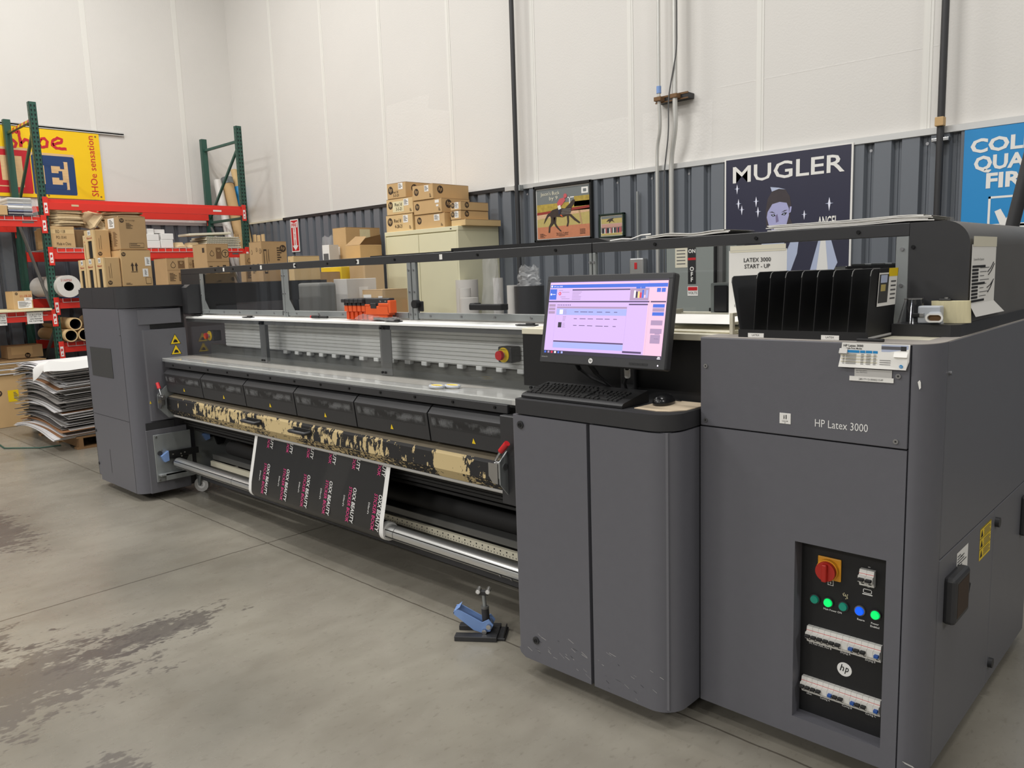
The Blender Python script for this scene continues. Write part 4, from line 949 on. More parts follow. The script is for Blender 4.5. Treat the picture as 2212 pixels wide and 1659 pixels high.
mb = MB(); mb.cyl((-.80, 2.66, 1.4045), (-.80, 2.66, 1.478), .045, 'smoked', 20, r2=.026, caps=False); mb.cyl((-.80, 2.66, 1.478), (-.80, 2.66, 1.481), .028, 'steel', 20); mb.build('smoked_guard', tg)
mb = MB(); mb.box(-.79, -.765, 2.61, 2.62, 1.425, 1.437, 'black_deep', .002, 1); mb.box(-.768, -.755, 2.606, 2.615, 1.426, 1.438, 'steel', .001, 1); mb.build('latch', tg)

# print mode chart, inventory labels, side notice
mb = MB(); V2 = lambda a, b, z0=0: None
CYY = TY - .003
mb.poly([(-.899, CYY, 1.366), (-.711, CYY, 1.366), (-.712, CYY - .001, 1.318), (-.718, CYY - .008, 1.294), (-.906, CYY - .008, 1.294), (-.903, CYY - .001, 1.322)], 'paper')
mb.text('HP Latex 3000', (-.894, CYY - .0015, 1.3545), XD, ZD, .0065, 'ink', w=.056, bold=.02); mb.text('satile Print Modes', (-.887, CYY - .0015, 1.3475), XD, ZD, .0045, 'ink', w=.046, bold=.02)
for a, b in ((-.895, -.848), (-.846, -.832), (-.830, -.812), (-.810, -.797)): mb.rect((0, CYY - .002, 0), XD, ZD, a, b, 1.337, 1.3445, 'sign_blue')
mb.rect((0, CYY - .002, 0), XD, ZD, -.795, -.713, 1.325, 1.3285, 'sign_blue'); mb.rect((0, CYY - .0015, 0), XD, ZD, -.787, -.715, 1.343, 1.363, 'pale_blue'); mb.rect((0, CYY - .002, 0), XD, ZD, -.787, -.735, 1.350, 1.359, 'grey'); mb.rect((0, CYY - .002, 0), XD, ZD, -.735, -.72, 1.347, 1.36, 'black')
for r in range(7):
    z = 1.332 - r * .0045
    if r % 2: mb.rect((0, CYY - .0021 - r * .0006, 0), XD, ZD, -.90, -.797, z - .001, z + .003, 'cream')
    for a, w in ((-.895, .006), (-.886, .03), (-.843, .008), (-.828, .013), (-.808, .008)): mb.rect((0, CYY - .0026 - r * .0008, 0), XD, ZD, a, a + w, z, z + .0016, 'ink_grey')
for z in (1.318, 1.312, 1.306): mb.rect((0, CYY - .006, 0), XD, ZD, -.79, -.76, z, z + .0015, 'ink_grey')
mb.disc((-.731, CYY - .009, 1.304), -YD, .005, 'sign_blue', 16); mb.text('hp', (-.734, CYY - .0095, 1.302), XD, ZD, .004, 'paper')
mb.prism([(CYY - .010, 1.335), (CYY - .002, 1.349), (CYY - .001, 1.330)], 'x', -.905, -.882, 'paper_grey'); mb.prism([(CYY - .010, 1.330), (CYY - .002, 1.345), (CYY - .001, 1.328)], 'x', -.752, -.716, 'paper')
o = mb.build('print_chart'); tag(o, 'creased white print mode chart taped at the top right of the grey front', 'chart')
mb = MB(); mb.box(-.861, -.757, CYY - .0005, CYY + .002, 1.267, 1.2905, 'paper_grey'); mb.text('28517509-000012', (-.857, CYY - .001, 1.284), XD, ZD, .003, 'ink_grey'); mb.text('Latex 3000 Printer', (-.857, CYY - .001, 1.279), XD, ZD, .003, 'ink_grey')
mb.box(-.875, -.752, CYY - .001, CYY + .0015, 1.2545, 1.268, 'paper'); mb.text('28517115-000021SVP', (-.814, CYY - .0015, 1.258), XD, ZD, .0055, 'ink', center=True, w=.068); mb.build('inventory_label', tower)
mb = MB(); HX = -.655
for y0, y1, z0, z1, m, d in ((2.70, 2.98, 1.634, 1.665, 'cream', .004), (2.69, 2.98, 1.46, 1.640, 'paper', .003)): mb.rect((HX + d, 0, 0), YD, ZD, y0, y1, z0, z1, m)
mb.poly([(HX + .003, 2.69, 1.46), (HX + .012, 2.73, 1.420), (HX + .012, 3.09, 1.418), (HX + .003, 2.98, 1.46)], 'paper')
for k in range(11): mb.rect((HX + .0045, 0, 0), YD, ZD, 2.70, 2.70 + (.07 if k % 5 else .15), 1.465 + k * .0105, 1.472 + k * .0105, 'ink')
for k in range(9): mb.rect((HX + .0042, 0, 0), YD, ZD, 2.79, 2.79 + .05 + .03 * (k % 3), 1.468 + k * .0125, 1.470 + k * .0125, 'ink_grey')
mb.text('Contone-Filter Operation', (HX + .0042, 2.71, 1.592), YD, ZD, .007, 'ink_grey', w=.12)
for (a, b) in (((2.89, 1.49), (2.95, 1.525)), ((2.88, 1.505), (2.96, 1.53)), ((2.89, 1.545), (2.96, 1.58)), ((2.88, 1.555), (2.95, 1.585))): mb.path([(HX + .0045, a[0], a[1]), (HX + .0045, (a[0] + b[0]) / 2, (a[1] + b[1]) / 2 - .004), (HX + .0045, b[0], b[1])], .0012, 'ink', 4)
o = mb.build('notice_sheet'); tag(o, 'curling white printed notice taped to the grey hood side with pen scribbles', 'notice')

# papers on the rail
def sheets(name, label, x0, x1, z0, n, seed, sag):
    random.seed(seed); t = thing(name, ((x0 + x1) / 2, 2.84, z0), label, 'paper')
    for k in range(n):
        a, b = x0 + random.uniform(0, .04), x1 - random.uniform(0, .04); mb = MB(); N_ = 14; vs = []
        for yy in (2.703 + random.uniform(0, .006), 2.95):
            for q in range(N_ + 1):
                u = q / N_; vs.append((a + (b - a) * u, yy, z0 + .001 + k * .0042 + sag(u) + random.uniform(-.0006, .0006)))
        top = [(v[0], v[1], v[2] + .0034) for v in vs]; m_ = N_ + 1
        fs = [(q, q + 1, m_ + q + 1, m_ + q) for q in range(N_)]
        mb.add(top, fs, 'paper'); mb.add(vs, fs, 'paper'); mb.add(vs[:m_] + top[:m_], [(q, q + 1, m_ + q + 1, m_ + q) for q in range(N_)], 'paper')
        mb.build('sheet', t)
sheets('paper_stack', 'loose white paper sheets on the black rail below the conduits', -1.86, -1.44, 1.717, 3, 3, lambda u: .006 * math.sin(u * 5) ** 2)
sheets('paper_stack', 'bundled cream paper sheets on the black rail below the dark poster', -1.32, -.76, 1.717, 5, 4, lambda u: .012 * max(0, u - .5) * math.sin(max(0, u - .5) * 6))
mb = MB(); mb.path([(-2.03, 2.74, 1.722), (-1.97, 2.74, 1.727), (-1.93, 2.75, 1.724), (-1.88, 2.75, 1.737), (-1.84, 2.76, 1.74)], .003, 'paper', 6); o = mb.build('paper_strip'); tag(o, 'thin curled paper strip at the left end of the sheets on the rail', 'paper')

# loose things on the ledge and shelf
PH = 'ink printheads on the ledge'
def printhead(x, y, z, label):
    t = thing('printhead', (x, y, z), label, 'printhead', PH)
    mb = MB(); mb.box(x - .017, x + .017, y - .04, y + .09, z + .046, z + .080, 'orange', .003, 1); mb.box(x - .012, x + .012, y - .03, y + .08, z, z + .046, 'orange', .002, 1); mb.box(x - .0015, x + .0015, y - .031, y - .03, z + .004, z + .04, 'clamp_red'); mb.build('cap', t)
    mb = MB(); mb.box(x - .016, x + .016, y - .042, y + .095, z + .080, z + .119, 'black', .003, 1); mb.box(x - .019, x + .019, y - .06, y - .03, z + .098, z + .119, 'black', .003, 1); mb.build('body', t)
    return t
xs = [-3.872, -3.830, -3.788, -3.745, -3.703, -3.655]
pz = 1.3665
for k, x in enumerate(xs):
    t = printhead(x, 2.695, pz, 'black ink printhead in an orange cap standing in the row on the ledge' if k < 5 else 'printhead with its long black side showing, rightmost of the orange-capped row')
    if k == 5:
        for ch in list(t.children):
            if ch.name.startswith('cap'):
                mb = MB(); mb.box(x - .015, x + .20, 2.645, 2.69, pz + .03, pz + .080, 'orange', .004, 1); mb.box(x + .0, x + .18, 2.65, 2.69, pz, pz + .03, 'orange', .004, 1); mb.box(x - .015, x + .03, 2.643, 2.69, pz + .08, pz + .088, 'orange', .002, 1); mb.box(x + .11, x + .20, 2.643, 2.69, pz + .08, pz + .095, 'orange', .002, 1); mb.box(x + .19, x + .215, 2.645, 2.69, pz + .04, pz + .11, 'orange', .003, 1)
            else:
                mb = MB(); mb.box(x - .016, x + .20, 2.648, 2.69, pz + .080, pz + .122, 'black', .004, 1); mb.box(x + .04, x + .09, 2.641, 2.65, pz + .066, pz + .095, 'black', .002, 1); mb.text('hp', (x + .12, 2.6472, pz + .102), XD, ZD, .009, 'paper_grey'); mb.text('881', (x + .165, 2.6472, pz + .102), XD, ZD, .007, 'paper_grey')
            nm = ch.name; bpy.data.objects.remove(ch); mb.build(nm.split('.')[0], t)
bg = thing('plastic_bag', (-3.70, 2.65, 1.366), 'crumpled clear plastic bag holding a grey strip before the orange printheads', 'plastic bag')
random.seed(8); mb = MB(); N_ = 14; vs = []
for i in range(N_ + 1):
    for j in range(9):
        u, v = i / N_, j / 8; e = math.sin(PI * v) * (.55 + .45 * math.sin(PI * min(1, u * 1.2 + .1)))
        vs.append((-3.76 + .36 * u, 2.634 + .05 * v + random.uniform(-.004, .004), 1.3665 + max(0, .034 * e + random.uniform(-.006, .006))))
mb.add(vs, [(i * 9 + j, i * 9 + j + 1, (i + 1) * 9 + j + 1, (i + 1) * 9 + j) for i in range(N_) for j in range(8)], 'bag_film', False); mb.build('film', bg)
mb = MB(); mb.box(-3.60, -3.42, 2.644, 2.665, 1.3665, 1.382, 'ink_grey', .003, 1); mb.build('strip', bg)
tl = thing('hand_tool', (-4.17, 2.665, 1.3665), 'small black hand tool lying on the ledge left of the orange printheads', 'tool')
mb = MB(); mb.cyl((-4.25, 2.665, 1.376), (-4.17, 2.667, 1.376), .0095, 'black_deep', 12); mb.cyl((-4.17, 2.667, 1.375), (-4.09, 2.67, 1.375), .0075, 'rubber', 12); mb.build('barrel', tl)
mb = MB(); mb.cyl((-4.262, 2.6648, 1.376), (-4.25, 2.665, 1.376), .009, 'clamp_red', 12); mb.build('tip', tl)
mb = MB(); mb.box(-3.56, -3.44, 2.65, 2.672, 1.3665, 1.370, 'clamp_red', .001, 1); o = mb.build('plastic_strip'); tag(o, 'flat red plastic strip on the ledge right of the clear bag', 'strip')
sc = thing('scissors', (-2.86, 2.50, 1.062), 'scissors with grey and yellow handles on the pale shelf', 'scissors')
for s, cx_, cy_ in ((1, -2.815, 2.512), (-1, -2.875, 2.465)):
    mb = MB(); ring = [Vector((cx_ + .042 * math.cos(t), cy_ + .024 * math.sin(t), 1.071)) for t in [2 * PI * k / 18 for k in range(19)]]; mb.path(ring, .0075, 'tool_grey', 8)
    ring = [Vector((cx_ + .034 * math.cos(t), cy_ + .017 * math.sin(t), 1.0735)) for t in [2 * PI * k / 18 for k in range(19)]]; mb.path(ring, .0045, 'yellow', 6); mb.build('handle', sc)
mb = MB(); mb.poly([(-2.91, 2.485, 1.07), (-2.90, 2.50, 1.07), (-3.02, 2.545, 1.068)], 'steel'); mb.poly([(-2.90, 2.50, 1.072), (-2.905, 2.515, 1.072), (-3.02, 2.547, 1.069)], 'steel'); mb.build('blades', sc)

# ---------------------------------------------------------------- take-up spindle and printed media
TA = (2.43, .272)
ts = thing('take_up_spindle', (-4.0, TA[0], .235), 'long shiny aluminium take-up spindle along the printer front', 'spindle')
mb = MB(); mb.cyl((-5.845, *TA), (-4.95, *TA), .0385, 'alu', 28); mb.cyl((-4.945, *TA), (-3.20, *TA), .0385, 'alu', 28); mb.cyl((-3.195, *TA), (-1.42, *TA), .0385, 'alu', 28); mb.cyl((-5.845, *TA), (-1.42, *TA), .037, 'post_grey', 24)
for a in (115, 60): t = math.radians(a); mb.box(-5.84, -1.42, TA[0] - .0387 * math.sin(t) - .002, TA[0] - .0387 * math.sin(t) + .002, TA[1] + .0387 * math.cos(t) - .002, TA[1] + .0387 * math.cos(t) + .002, 'gap')
mb.build('tube', ts)
mb = MB(); mb.cyl((-5.885, *TA), (-5.845, *TA), .03, 'black', 20); mb.cyl((-1.42, *TA), (-1.392, *TA), .03, 'black', 20); mb.build('hub', ts)
for k, x in enumerate((-2.42, -2.35)):
    mb = MB(); mb.cyl((x, TA[0] - .030, TA[1] - .024), (x, TA[0] - .034, TA[1] - .027), .007, 'screw', 12); mb.build('bolt', ts)
md = thing('printed_media', (-3.97, TA[0], .222), 'white-edged black printed film with pink and white lettering hanging to the spindle', 'printed film')
WO = Vector((0, 2.455, .62)); WVd = Vector((0, -.075, -.32)).normalized(); WN = XD.cross(-WVd)
mb = MB(); mx0, mx1 = -4.685, -3.262
rl = .05
prof = [(2.50, .70), (2.462, .66), (WO.y, WO.z)] + [(WO.y + WVd.y * s_, WO.z + WVd.z * s_) for s_ in (.1, .2, .3)]
a0 = 178
prof += [(TA[0] + rl * math.cos(math.radians(a)), TA[1] + rl * math.sin(math.radians(a))) for a in range(176, 176 + 330, 15)]
mb.sheet(prof, 'x', mx0 + .035, mx1 - .035, 'web_black', True); mb.sheet(prof, 'x', mx0, mx0 + .035, 'white', True); mb.sheet(prof, 'x', mx1 - .035, mx1, 'white', True)
film_mb = mb
mb = MB(); mb.pipe((mx0, *TA), (mx1, *TA), rl - .001, .039, 'white', 28); mb.build('wound_core', md)
mb = film_mb
cols_ = [-4.505 + k * .2305 for k in range(6)]
def wt(t, x, s0, h, w, m, bold=.0, sh=.0): mb.text(t, WO + XD * x + WVd * s0 + WN * .0016, WVd, XD, h, m, w=w, bold=bold, shear=sh)
for x in cols_:
    wt('OXX BEAUTY', x + .026, .160, .030, .195, 'white', .012, .18); wt('STICKER BOOK', x - .012, .160, .027, .195, 'pink', .0, .18); wt("Dillard's", x - .055, .215, .013, .062, 'white', 0, .1)
    wt('BEAUTY', x + .026, -.05, .030, .115, 'white', .012, .18); wt('BOOK', x - .012, -.02, .027, .085, 'pink', .0, .18)
mb.build('film', md)

# roller jack on the floor
jk = thing('foot_jack', (-2.43, 2.29, 0), 'small blue and black roll lifting jack on the floor beside the grey cabinet', 'jack')
JA = math.radians(36)
def jp(a, b, z): return (-2.452 + a * math.cos(JA) - b * math.sin(JA), 2.285 + a * math.sin(JA) + b * math.cos(JA), z)
def jbox(mb, a0, a1, b0, b1, z0, z1, m, bev=.002): mb.obox(jp((a0 + a1) / 2, (b0 + b1) / 2, (z0 + z1) / 2), (abs(a1 - a0), abs(b1 - b0), z1 - z0), (0, 0, JA), m, bev, 1)
mb = MB(); jbox(mb, -.10, .09, -.075, -.03, .0, .022, 'black'); jbox(mb, -.10, .09, .035, .075, .0, .022, 'black'); jbox(mb, .03, .125, -.06, .06, .0, .012, 'black'); jbox(mb, .02, .09, -.03, .035, .0, .02, 'black'); jbox(mb, .115, .12, -.055, .055, .012, .03, 'black')
mb.build('base', jk)
mb = MB()
for b in (-.032, .026):
    pr = [(.02, .022), (.055, .03), (.07, .06), (.05, .085), (.02, .07), (-.085, .128), (-.105, .124), (-.105, .105), (-.02, .035)]
    vs = [jp(p[0], b, p[1]) for p in pr] + [jp(p[0], b + .006, p[1]) for p in pr]; n = len(pr)
    mb.add(vs, [(k, (k + 1) % n, n + (k + 1) % n, n + k) for k in range(n)] + [tuple(range(n))[::-1], tuple(range(n, 2 * n))], 'blue_lever')
mb.add([jp(-.108, -.032, .106), jp(-.108, .032, .106), jp(-.078, .032, .140), jp(-.078, -.032, .140), jp(-.108, -.032, .116), jp(-.108, .032, .116)], [(4, 5, 2, 3), (0, 1, 5, 4)], 'blue_lever')
mb.build('pedal_lever', jk)
mb = MB(); mb.cyl(jp(.035, 0, .018), jp(.03, 0, .125), .017, 'black', 18); mb.cyl(jp(.03, 0, .125), jp(.03, 0, .135), .018, 'post_grey', 18); mb.cyl(jp(.03, 0, .135), jp(.026, 0, .19), .0085, 'galv', 14); mb.build('post', jk)
mb = MB(); jbox(mb, .004, .048, -.012, .012, .188, .207, 'black'); mb.build('yoke', jk)
for a in (.004, .048):
    mb = MB(); mb.cyl(jp(a, -.02, .208), jp(a, .02, .208), .011, 'steel', 16); mb.cyl(jp(a, -.023, .208), jp(a, -.02, .208), .008, 'white', 12); mb.build('roller', jk)
for a, z in ((.05, .055), (.03, .032)):
    mb = MB(); mb.cyl(jp(a, -.046, z), jp(a, .046, z), .011, 'steel', 14); mb.build('pivot_pin', jk)

# ---------------------------------------------------------------- cartons
def face_axes(f, x0, x1, y0, y1, z0, z1):
    if f == 'f': return Vector((x0, y0 - .0012, z0)), XD, ZD, x1 - x0, z1 - z0
    if f == 's': return Vector((x1 + .0012, y0, z0)), YD, ZD, y1 - y0, z1 - z0
    return Vector((x0, y0, z1 + .0012)), XD, YD, x1 - x0, y1 - y0
def carton(label, x0, x1, y0, y1, z0, z1, m='card', decals=(), group=None, name='carton', rz=0.0, tape=True):
    mb = MB(); mb.box(x0, x1, y0, y1, z0, z1, m, .004, 1)
    if tape:
        for f in 'fs':
            o, u, v, w, h = face_axes(f, x0, x1, y0, y1, z0, z1)
            mb.rect(o - (u.cross(v)) * .0006, u, v, 0.0 + .004, w - .004, h - .004, h - .001, 'card_edge')
    for d in decals:
        o, u, v, w, h = face_axes(d[1], x0, x1, y0, y1, z0, z1); n = u.cross(v)
        if d[0] == 'logo': mb.logo(o + u * d[2] * w + v * d[3] * h, u, v, d[4] * h, 'card_ink', m)
        elif d[0] == 'rect': mb.rect(o, u, v, d[2] * w, d[4] * w, d[3] * h, d[5] * h, d[6])
        elif d[0] == 'rect2': mb.rect(o + n * .0012, u, v, d[2] * w, d[4] * w, d[3] * h, d[5] * h, d[6])
        elif d[0] == 'text': mb.text(d[5], o + n * .002 + u * d[2] * w + v * d[3] * h, u, v, d[4] * h, d[6], w=(d[7] * w if len(d) > 7 else None))
        elif d[0] == 'bars':
            for k in range(d[6]): mb.rect(o + n * .0014, u, v, d[2] * w, (d[2] + (d[4] - d[2]) * (.55 + .45 * ((k * 7) % 5) / 4)) * w, (d[5] - (k + .5) * (d[5] - d[3]) / d[6]) * h, (d[5] - k * (d[5] - d[3]) / d[6]) * h - .001, d[7])
        elif d[0] == 'arrow':
            for q in (0, .5):
                a = d[2] + (d[4] - d[2]) * q; b = a + (d[4] - d[2]) * .42; c_ = (a + b) / 2; t = (b - a) * .22
                mb.poly([o + u * (c_ - t) * w + v * d[3] * h, o + u * (c_ + t) * w + v * d[3] * h, o + u * (c_ + t) * w + v * (d[3] + (d[5] - d[3]) * .6) * h, o + u * (c_ - t) * w + v * (d[3] + (d[5] - d[3]) * .6) * h], 'card_ink')
                mb.poly([o + u * a * w + v * (d[3] + (d[5] - d[3]) * .58) * h, o + u * b * w + v * (d[3] + (d[5] - d[3]) * .58) * h, o + u * c_ * w + v * d[5] * h], 'card_ink')
            mb.rect(o, u, v, d[2] * w, (d[4] - .04) * w, (d[3] - .03) * h, (d[3] - .015) * h, 'card_ink')
        elif d[0] == 'drop':
            c_ = o + u * d[2] * w + v * d[3] * h; r = d[4] * min(w, h)
            mb.poly([c_ + u * r * .75 * math.cos(t) + v * r * (.75 * math.sin(t) - .25) for t in [PI * .8 + PI * 1.4 * k / 10 for k in range(11)]] + [c_ + v * r], 'card_ink')
            mb.poly([c_ + n * .0006 + u * r * .6 * math.cos(t) + v * r * (.6 * math.sin(t) - .25) for t in [PI * .8 + PI * 1.4 * k / 10 for k in range(11)]] + [c_ + n * .0006 + v * r * .75], m)
        elif d[0] == 'ring':
            c_ = o + u * d[2] * w + v * d[3] * h; r = d[4] * min(w, h); mb.disc(c_, n, r, 'card_ink', 20); mb.disc(c_ + n * .0006, n, r * .82, m, 20); mb.rect(c_ + n * .001, u, v, -r * .1, r * .1, -r * .6, r * .5, 'card_ink'); mb.rect(c_ + n * .001, u, v, -r * .5, r * .5, r * .2, r * .32, 'card_ink')
    o = mb.build(name); tag(o, label, 'box', group)
    if rz: o.rotation_euler = (0, 0, rz)
    return o
HPF = lambda lab=1: [('logo', 'f', .16, .6, .24), ('rect', 'f', .66, .5, .84, .92, 'paper'), ('bars', 'f', .68, .55, .82, .88, 5, 'ink_grey'), ('bars', 'f', .88, .1, .95, .3, 3, 'card_ink')]

# cream steel cabinet with the cartons on top
CX0, CX1, CYF, CYB, CZ = -7.245, -6.03, 5.55, 6.14, 2.10
cab = thing('storage_cabinet', ((CX0 + CX1) / 2, 5.85, 0), 'tall cream steel two-door cabinet against the back wall', 'cabinet')
mb = MB(); mb.box(CX0, CX1, CYF + .02, CYB, .0, CZ - .045, 'cabinet_cream'); mb.box(CX0 - .004, CX1 + .004, CYF, CYB, CZ - .045, CZ, 'cabinet_cream', .004); mb.box(CX0, CX0 + .012, CYF, CYF + .02, 0, CZ - .045, 'cabinet_cream'); mb.box(CX1 - .022, CX1, CYF, CYF + .02, 0, CZ - .045, 'cabinet_cream'); mb.box(CX1 - .12, CX1 - .095, CYF - .001, CYF, CZ - .03, CZ - .02, 'ink'); mb.build('body', cab)
xm = (CX0 + CX1) / 2 - .18
part('door', cab, (CX0 + .016, -6.668, CYF + .002, CYF + .02, .1, CZ - .055, 'cabinet_cream', .003, 1)); part('door', cab, (-6.660, CX1 - .026, CYF + .002, CYF + .02, .1, CZ - .055, 'cabinet_cream', .003, 1))
mb = MB(); mb.box(-6.64, -6.62, CYF - .03, CYF + .002, 1.05, 1.18, 'steel', .004); mb.build('handle', cab)
KG = 'brown cartons stacked on the cream cabinet'
Yf = 5.6
zA = [2.10, 2.295, 2.465]
zt = 2.621
carton('brown carton marked 4-28-21 in black marker, bottom left of the cabinet stacks', -7.274, -6.807, Yf, 6.1, 2.10, 2.288, 'card_light', HPF() + [('text', 'f', .32, .55, .2, 'Rec\'d', 'ink', .26), ('text', 'f', .34, .22, .2, '4-28-21', 'ink', .28)], KG)
carton('brown carton with taped tan note marked 3-3-21, middle of the left cabinet stack', -7.251, -6.786, Yf, 6.1, 2.290, 2.462, 'card_light', HPF() + [('rect', 'f', .24, .15, .66, .82, 'tan_roll'), ('text', 'f', .33, .52, .2, "Rec'd", 'ink', .26), ('text', 'f', .37, .24, .2, '3-3-21', 'ink', .22)], KG)
carton('brown carton marked 3-3-21 in black marker, top of the left cabinet stack', -7.228, -6.900, Yf, 6.05, 2.464, 2.632, 'card', [('logo', 'f', .2, .55, .26), ('rect', 'f', .62, .55, .86, .95, 'paper'), ('bars', 'f', .65, .6, .83, .9, 4, 'ink_grey'), ('logo', 's', .28, .6, .26), ('text', 'f', .3, .34, .16, "Rec'd", 'ink', .3), ('text', 'f', .34, .12, .16, '3-3-21', 'ink', .3)], KG)
carton('brown carton at the bottom of the middle stack on the cream cabinet', -6.767, -6.283, Yf, 6.0, 2.10, 2.255, 'card', HPF() + [('logo', 's', .3, .6, .26)], KG)
carton('brown carton with small white stickers, middle of the middle cabinet stack', -6.765, -6.312, Yf - .01, 6.0, 2.257, 2.405, 'card', [('logo', 'f', .14, .55, .24), ('rect', 'f', .78, .7, .92, .9, 'paper'), ('rect', 'f', .82, .45, .9, .58, 'paper'), ('bars', 'f', .9, .12, .97, .35, 3, 'card_ink'), ('logo', 's', .25, .62, .3)], KG)
carton('brown carton with large dark side logo, top of the middle cabinet stack', -6.761, -6.426, Yf - .02, 6.1, 2.407, 2.565, 'card', [('logo', 'f', .2, .55, .24), ('rect', 'f', .6, .52, .8, .92, 'paper'), ('bars', 'f', .62, .56, .78, .88, 4, 'ink_grey'), ('logo', 's', .2, .62, .26), ('bars', 'f', .84, .1, .92, .35, 3, 'card_ink')], KG)
SM = [('logo', 'f', .24, .6, .32), ('rect', 'f', .42, .2, .8, .95, 'paper'), ('bars', 'f', .46, .3, .76, .88, 5, 'ink_grey'), ('logo', 's', .22, .62, .34)]
carton('flat brown carton under the two small cartons on the cream cabinet', -6.179, -5.968, Yf, 6.12, 2.10, 2.165, 'card_light', [], KG)
carton('small brown carton, lower of the two at the right of the cabinet stacks', -6.188, -6.033, Yf, 6.0, 2.167, 2.256, 'card', SM, KG)
carton('small brown carton, upper of the two at the right of the cabinet stacks', -6.183, -6.028, Yf, 6.0, 2.258, 2.345, 'card', SM, KG)

# things on the back wall
mb = MB(); SY = 6.145; s0, s1, t0, t1 = -10.21, -10.0, 2.005, 2.463
mb.box(s0, s1, SY, SY + .006, t0, t1, 'paper'); mb.rect((0, SY - .001, 0), XD, ZD, s0 + .015, s1 - .015, t0 + .015, t1 - .015, 'clamp_red')
xc = (s0 + s1) / 2
mb.poly([(xc - .08, SY - .002, t1 - .03), (xc, SY - .002, t1 - .055), (xc + .08, SY - .002, t1 - .03), (xc + .08, SY - .002, t1 - .115), (xc - .08, SY - .002, t1 - .115)], 'paper'); mb.text('FIRE', (xc, SY - .003, t1 - .10), XD, ZD, .042, 'clamp_red', center=True, w=.13, bold=.03)
mb.rect((0, SY - .002, 0), XD, ZD, xc - .038, xc + .038, t0 + .09, t1 - .12, 'paper'); mb.poly([(xc - .075, SY - .002, t0 + .09), (xc, SY - .002, t0 + .02), (xc + .075, SY - .002, t0 + .09)], 'paper')
for k, ch in enumerate('EXTINGUISHER'): mb.text(ch, (xc, SY - .003, t1 - .143 - k * .0198), XD, ZD, .0165, 'clamp_red', center=True, bold=.03, w=(.006 if ch == 'I' else .034))
o = mb.build('fire_extinguisher_sign'); tag(o, 'red and white FIRE EXTINGUISHER arrow sign on the dark ribbed wall', 'sign')

pf = thing('framed_picture', (-5.12, 6.12, 1.9), 'large black framed race horse picture on the dark ribbed wall', 'picture')
a0_, a1_, b0_, b1_, PY = -5.49, -4.745, 1.905, 2.462, 6.11
mb = MB()
for q in ((a0_, a1_, b1_ - .03, b1_), (a0_, a1_, b0_, b0_ + .022), (a0_, a0_ + .025, b0_, b1_), (a1_ - .025, a1_, b0_, b1_)): mb.box(q[0], q[1], PY, PY + .04, q[2], q[3], 'frame_black', .004, 1)
mb.build('frame', pf)
mb = MB(); IW, IH = a1_ - a0_ - .07, b1_ - b0_ - .07; IO = Vector((a0_ + .036, PY + .018, b0_ + .03))
def ip(u, v, d=0): return (IO.x + u * IW, IO.y - d, IO.z + v * IH)
def ir(u0, u1, v0, v1, m, d): mb.poly([ip(u0, v0, d), ip(u1, v0, d), ip(u1, v1, d), ip(u0, v1, d)], m)
def ipoly(pts, m, d): mb.poly([ip(*p, d) for p in pts], m)
mb.box(a0_ + .02, a1_ - .02, PY + .019, PY + .03, b0_ + .015, b1_ - .02, 'paper')
ir(0, 1, .62, 1, 'sky_grey', .001); ir(0, 1, .52, .70, 'bush', .002); ir(.72, 1, .6, .80, 'bush', .002); ipoly([(0, .49), (1, .55), (1, .60), (0, .54)], 'fence_red', .003); ir(0, 1, .24, .50, 'grass', .0015); ipoly([(0, .40), (1, .48), (1, .55), (0, .49)], 'flower', .002); ir(0, 1, 0, .24, 'dirt', .002)
ipoly([(.24, .50), (.30, .57), (.42, .60), (.55, .58), (.63, .66), (.70, .74), (.74, .73), (.73, .66), (.68, .60), (.66, .50), (.62, .44), (.50, .41), (.38, .43), (.36, .38), (.28, .40)], 'horse', .004)
for pts in ([(.28, .44), (.36, .42), (.33, .30), (.26, .22), (.25, .12), (.22, .12), (.23, .24), (.27, .32)], [(.33, .42), (.38, .42), (.37, .30), (.41, .22), (.48, .13), (.45, .13), (.37, .22), (.33, .30)], [(.60, .46), (.66, .46), (.75, .36), (.83, .28), (.81, .26), (.72, .33)], [(.58, .45), (.62, .44), (.62, .30), (.60, .22), (.57, .22), (.59, .30)], [(.24, .52), (.20, .48), (.16, .40), (.13, .30), (.17, .36), (.22, .44), (.26, .46)]): ipoly(pts, 'horse', .0045)
ipoly([(.40, .70), (.45, .78), (.54, .80), (.56, .74), (.50, .66), (.46, .62), (.42, .64)], 'silks', .005); mb.disc(ip(.56, .83, .0055), -YD, .022, 'silks', 16); ipoly([(.41, .64), (.46, .66), (.48, .58), (.43, .55)], 'paper', .0055); ipoly([(.42, .56), (.47, .58), (.46, .48), (.43, .46)], 'navy', .006); ipoly([(.45, .46), (.48, .46), (.51, .42), (.49, .42)], 'orange', .0062)
ipoly([(.80, .52), (.83, .52), (.87, .24), (.84, .24)], 'card_dark', .003); ir(.86, .98, .84, .96, 'paper', .003); ir(.89, .95, .87, .93, 'sky_grey', .004); ir(.60, .72, .78, .80, 'paper', .003); ir(.63, .645, .66, .80, 'paper', .003)
mb.text("Jason's Buck", ip(.08, .875, .004), XD, ZD, .034, 'cream', w=.25); mb.text('by 9', ip(.25, .775, .004), XD, ZD, .036, 'cream', w=.11); mb.text('"BUCKS TURN"', ip(.37, .075, .004), XD, ZD, .016, 'ink', w=.16)
for k in range(5): ir(.05, .12 + .03 * (k % 3), .10 - k * .018, .106 - k * .018, 'ink', .004); ir(.82, .92, .14 - k * .022, .147 - k * .022, 'ink', .004)
ir(.37, .60, .055, .062, 'ink', .004); ir(.42, .54, .035, .041, 'ink', .004); 
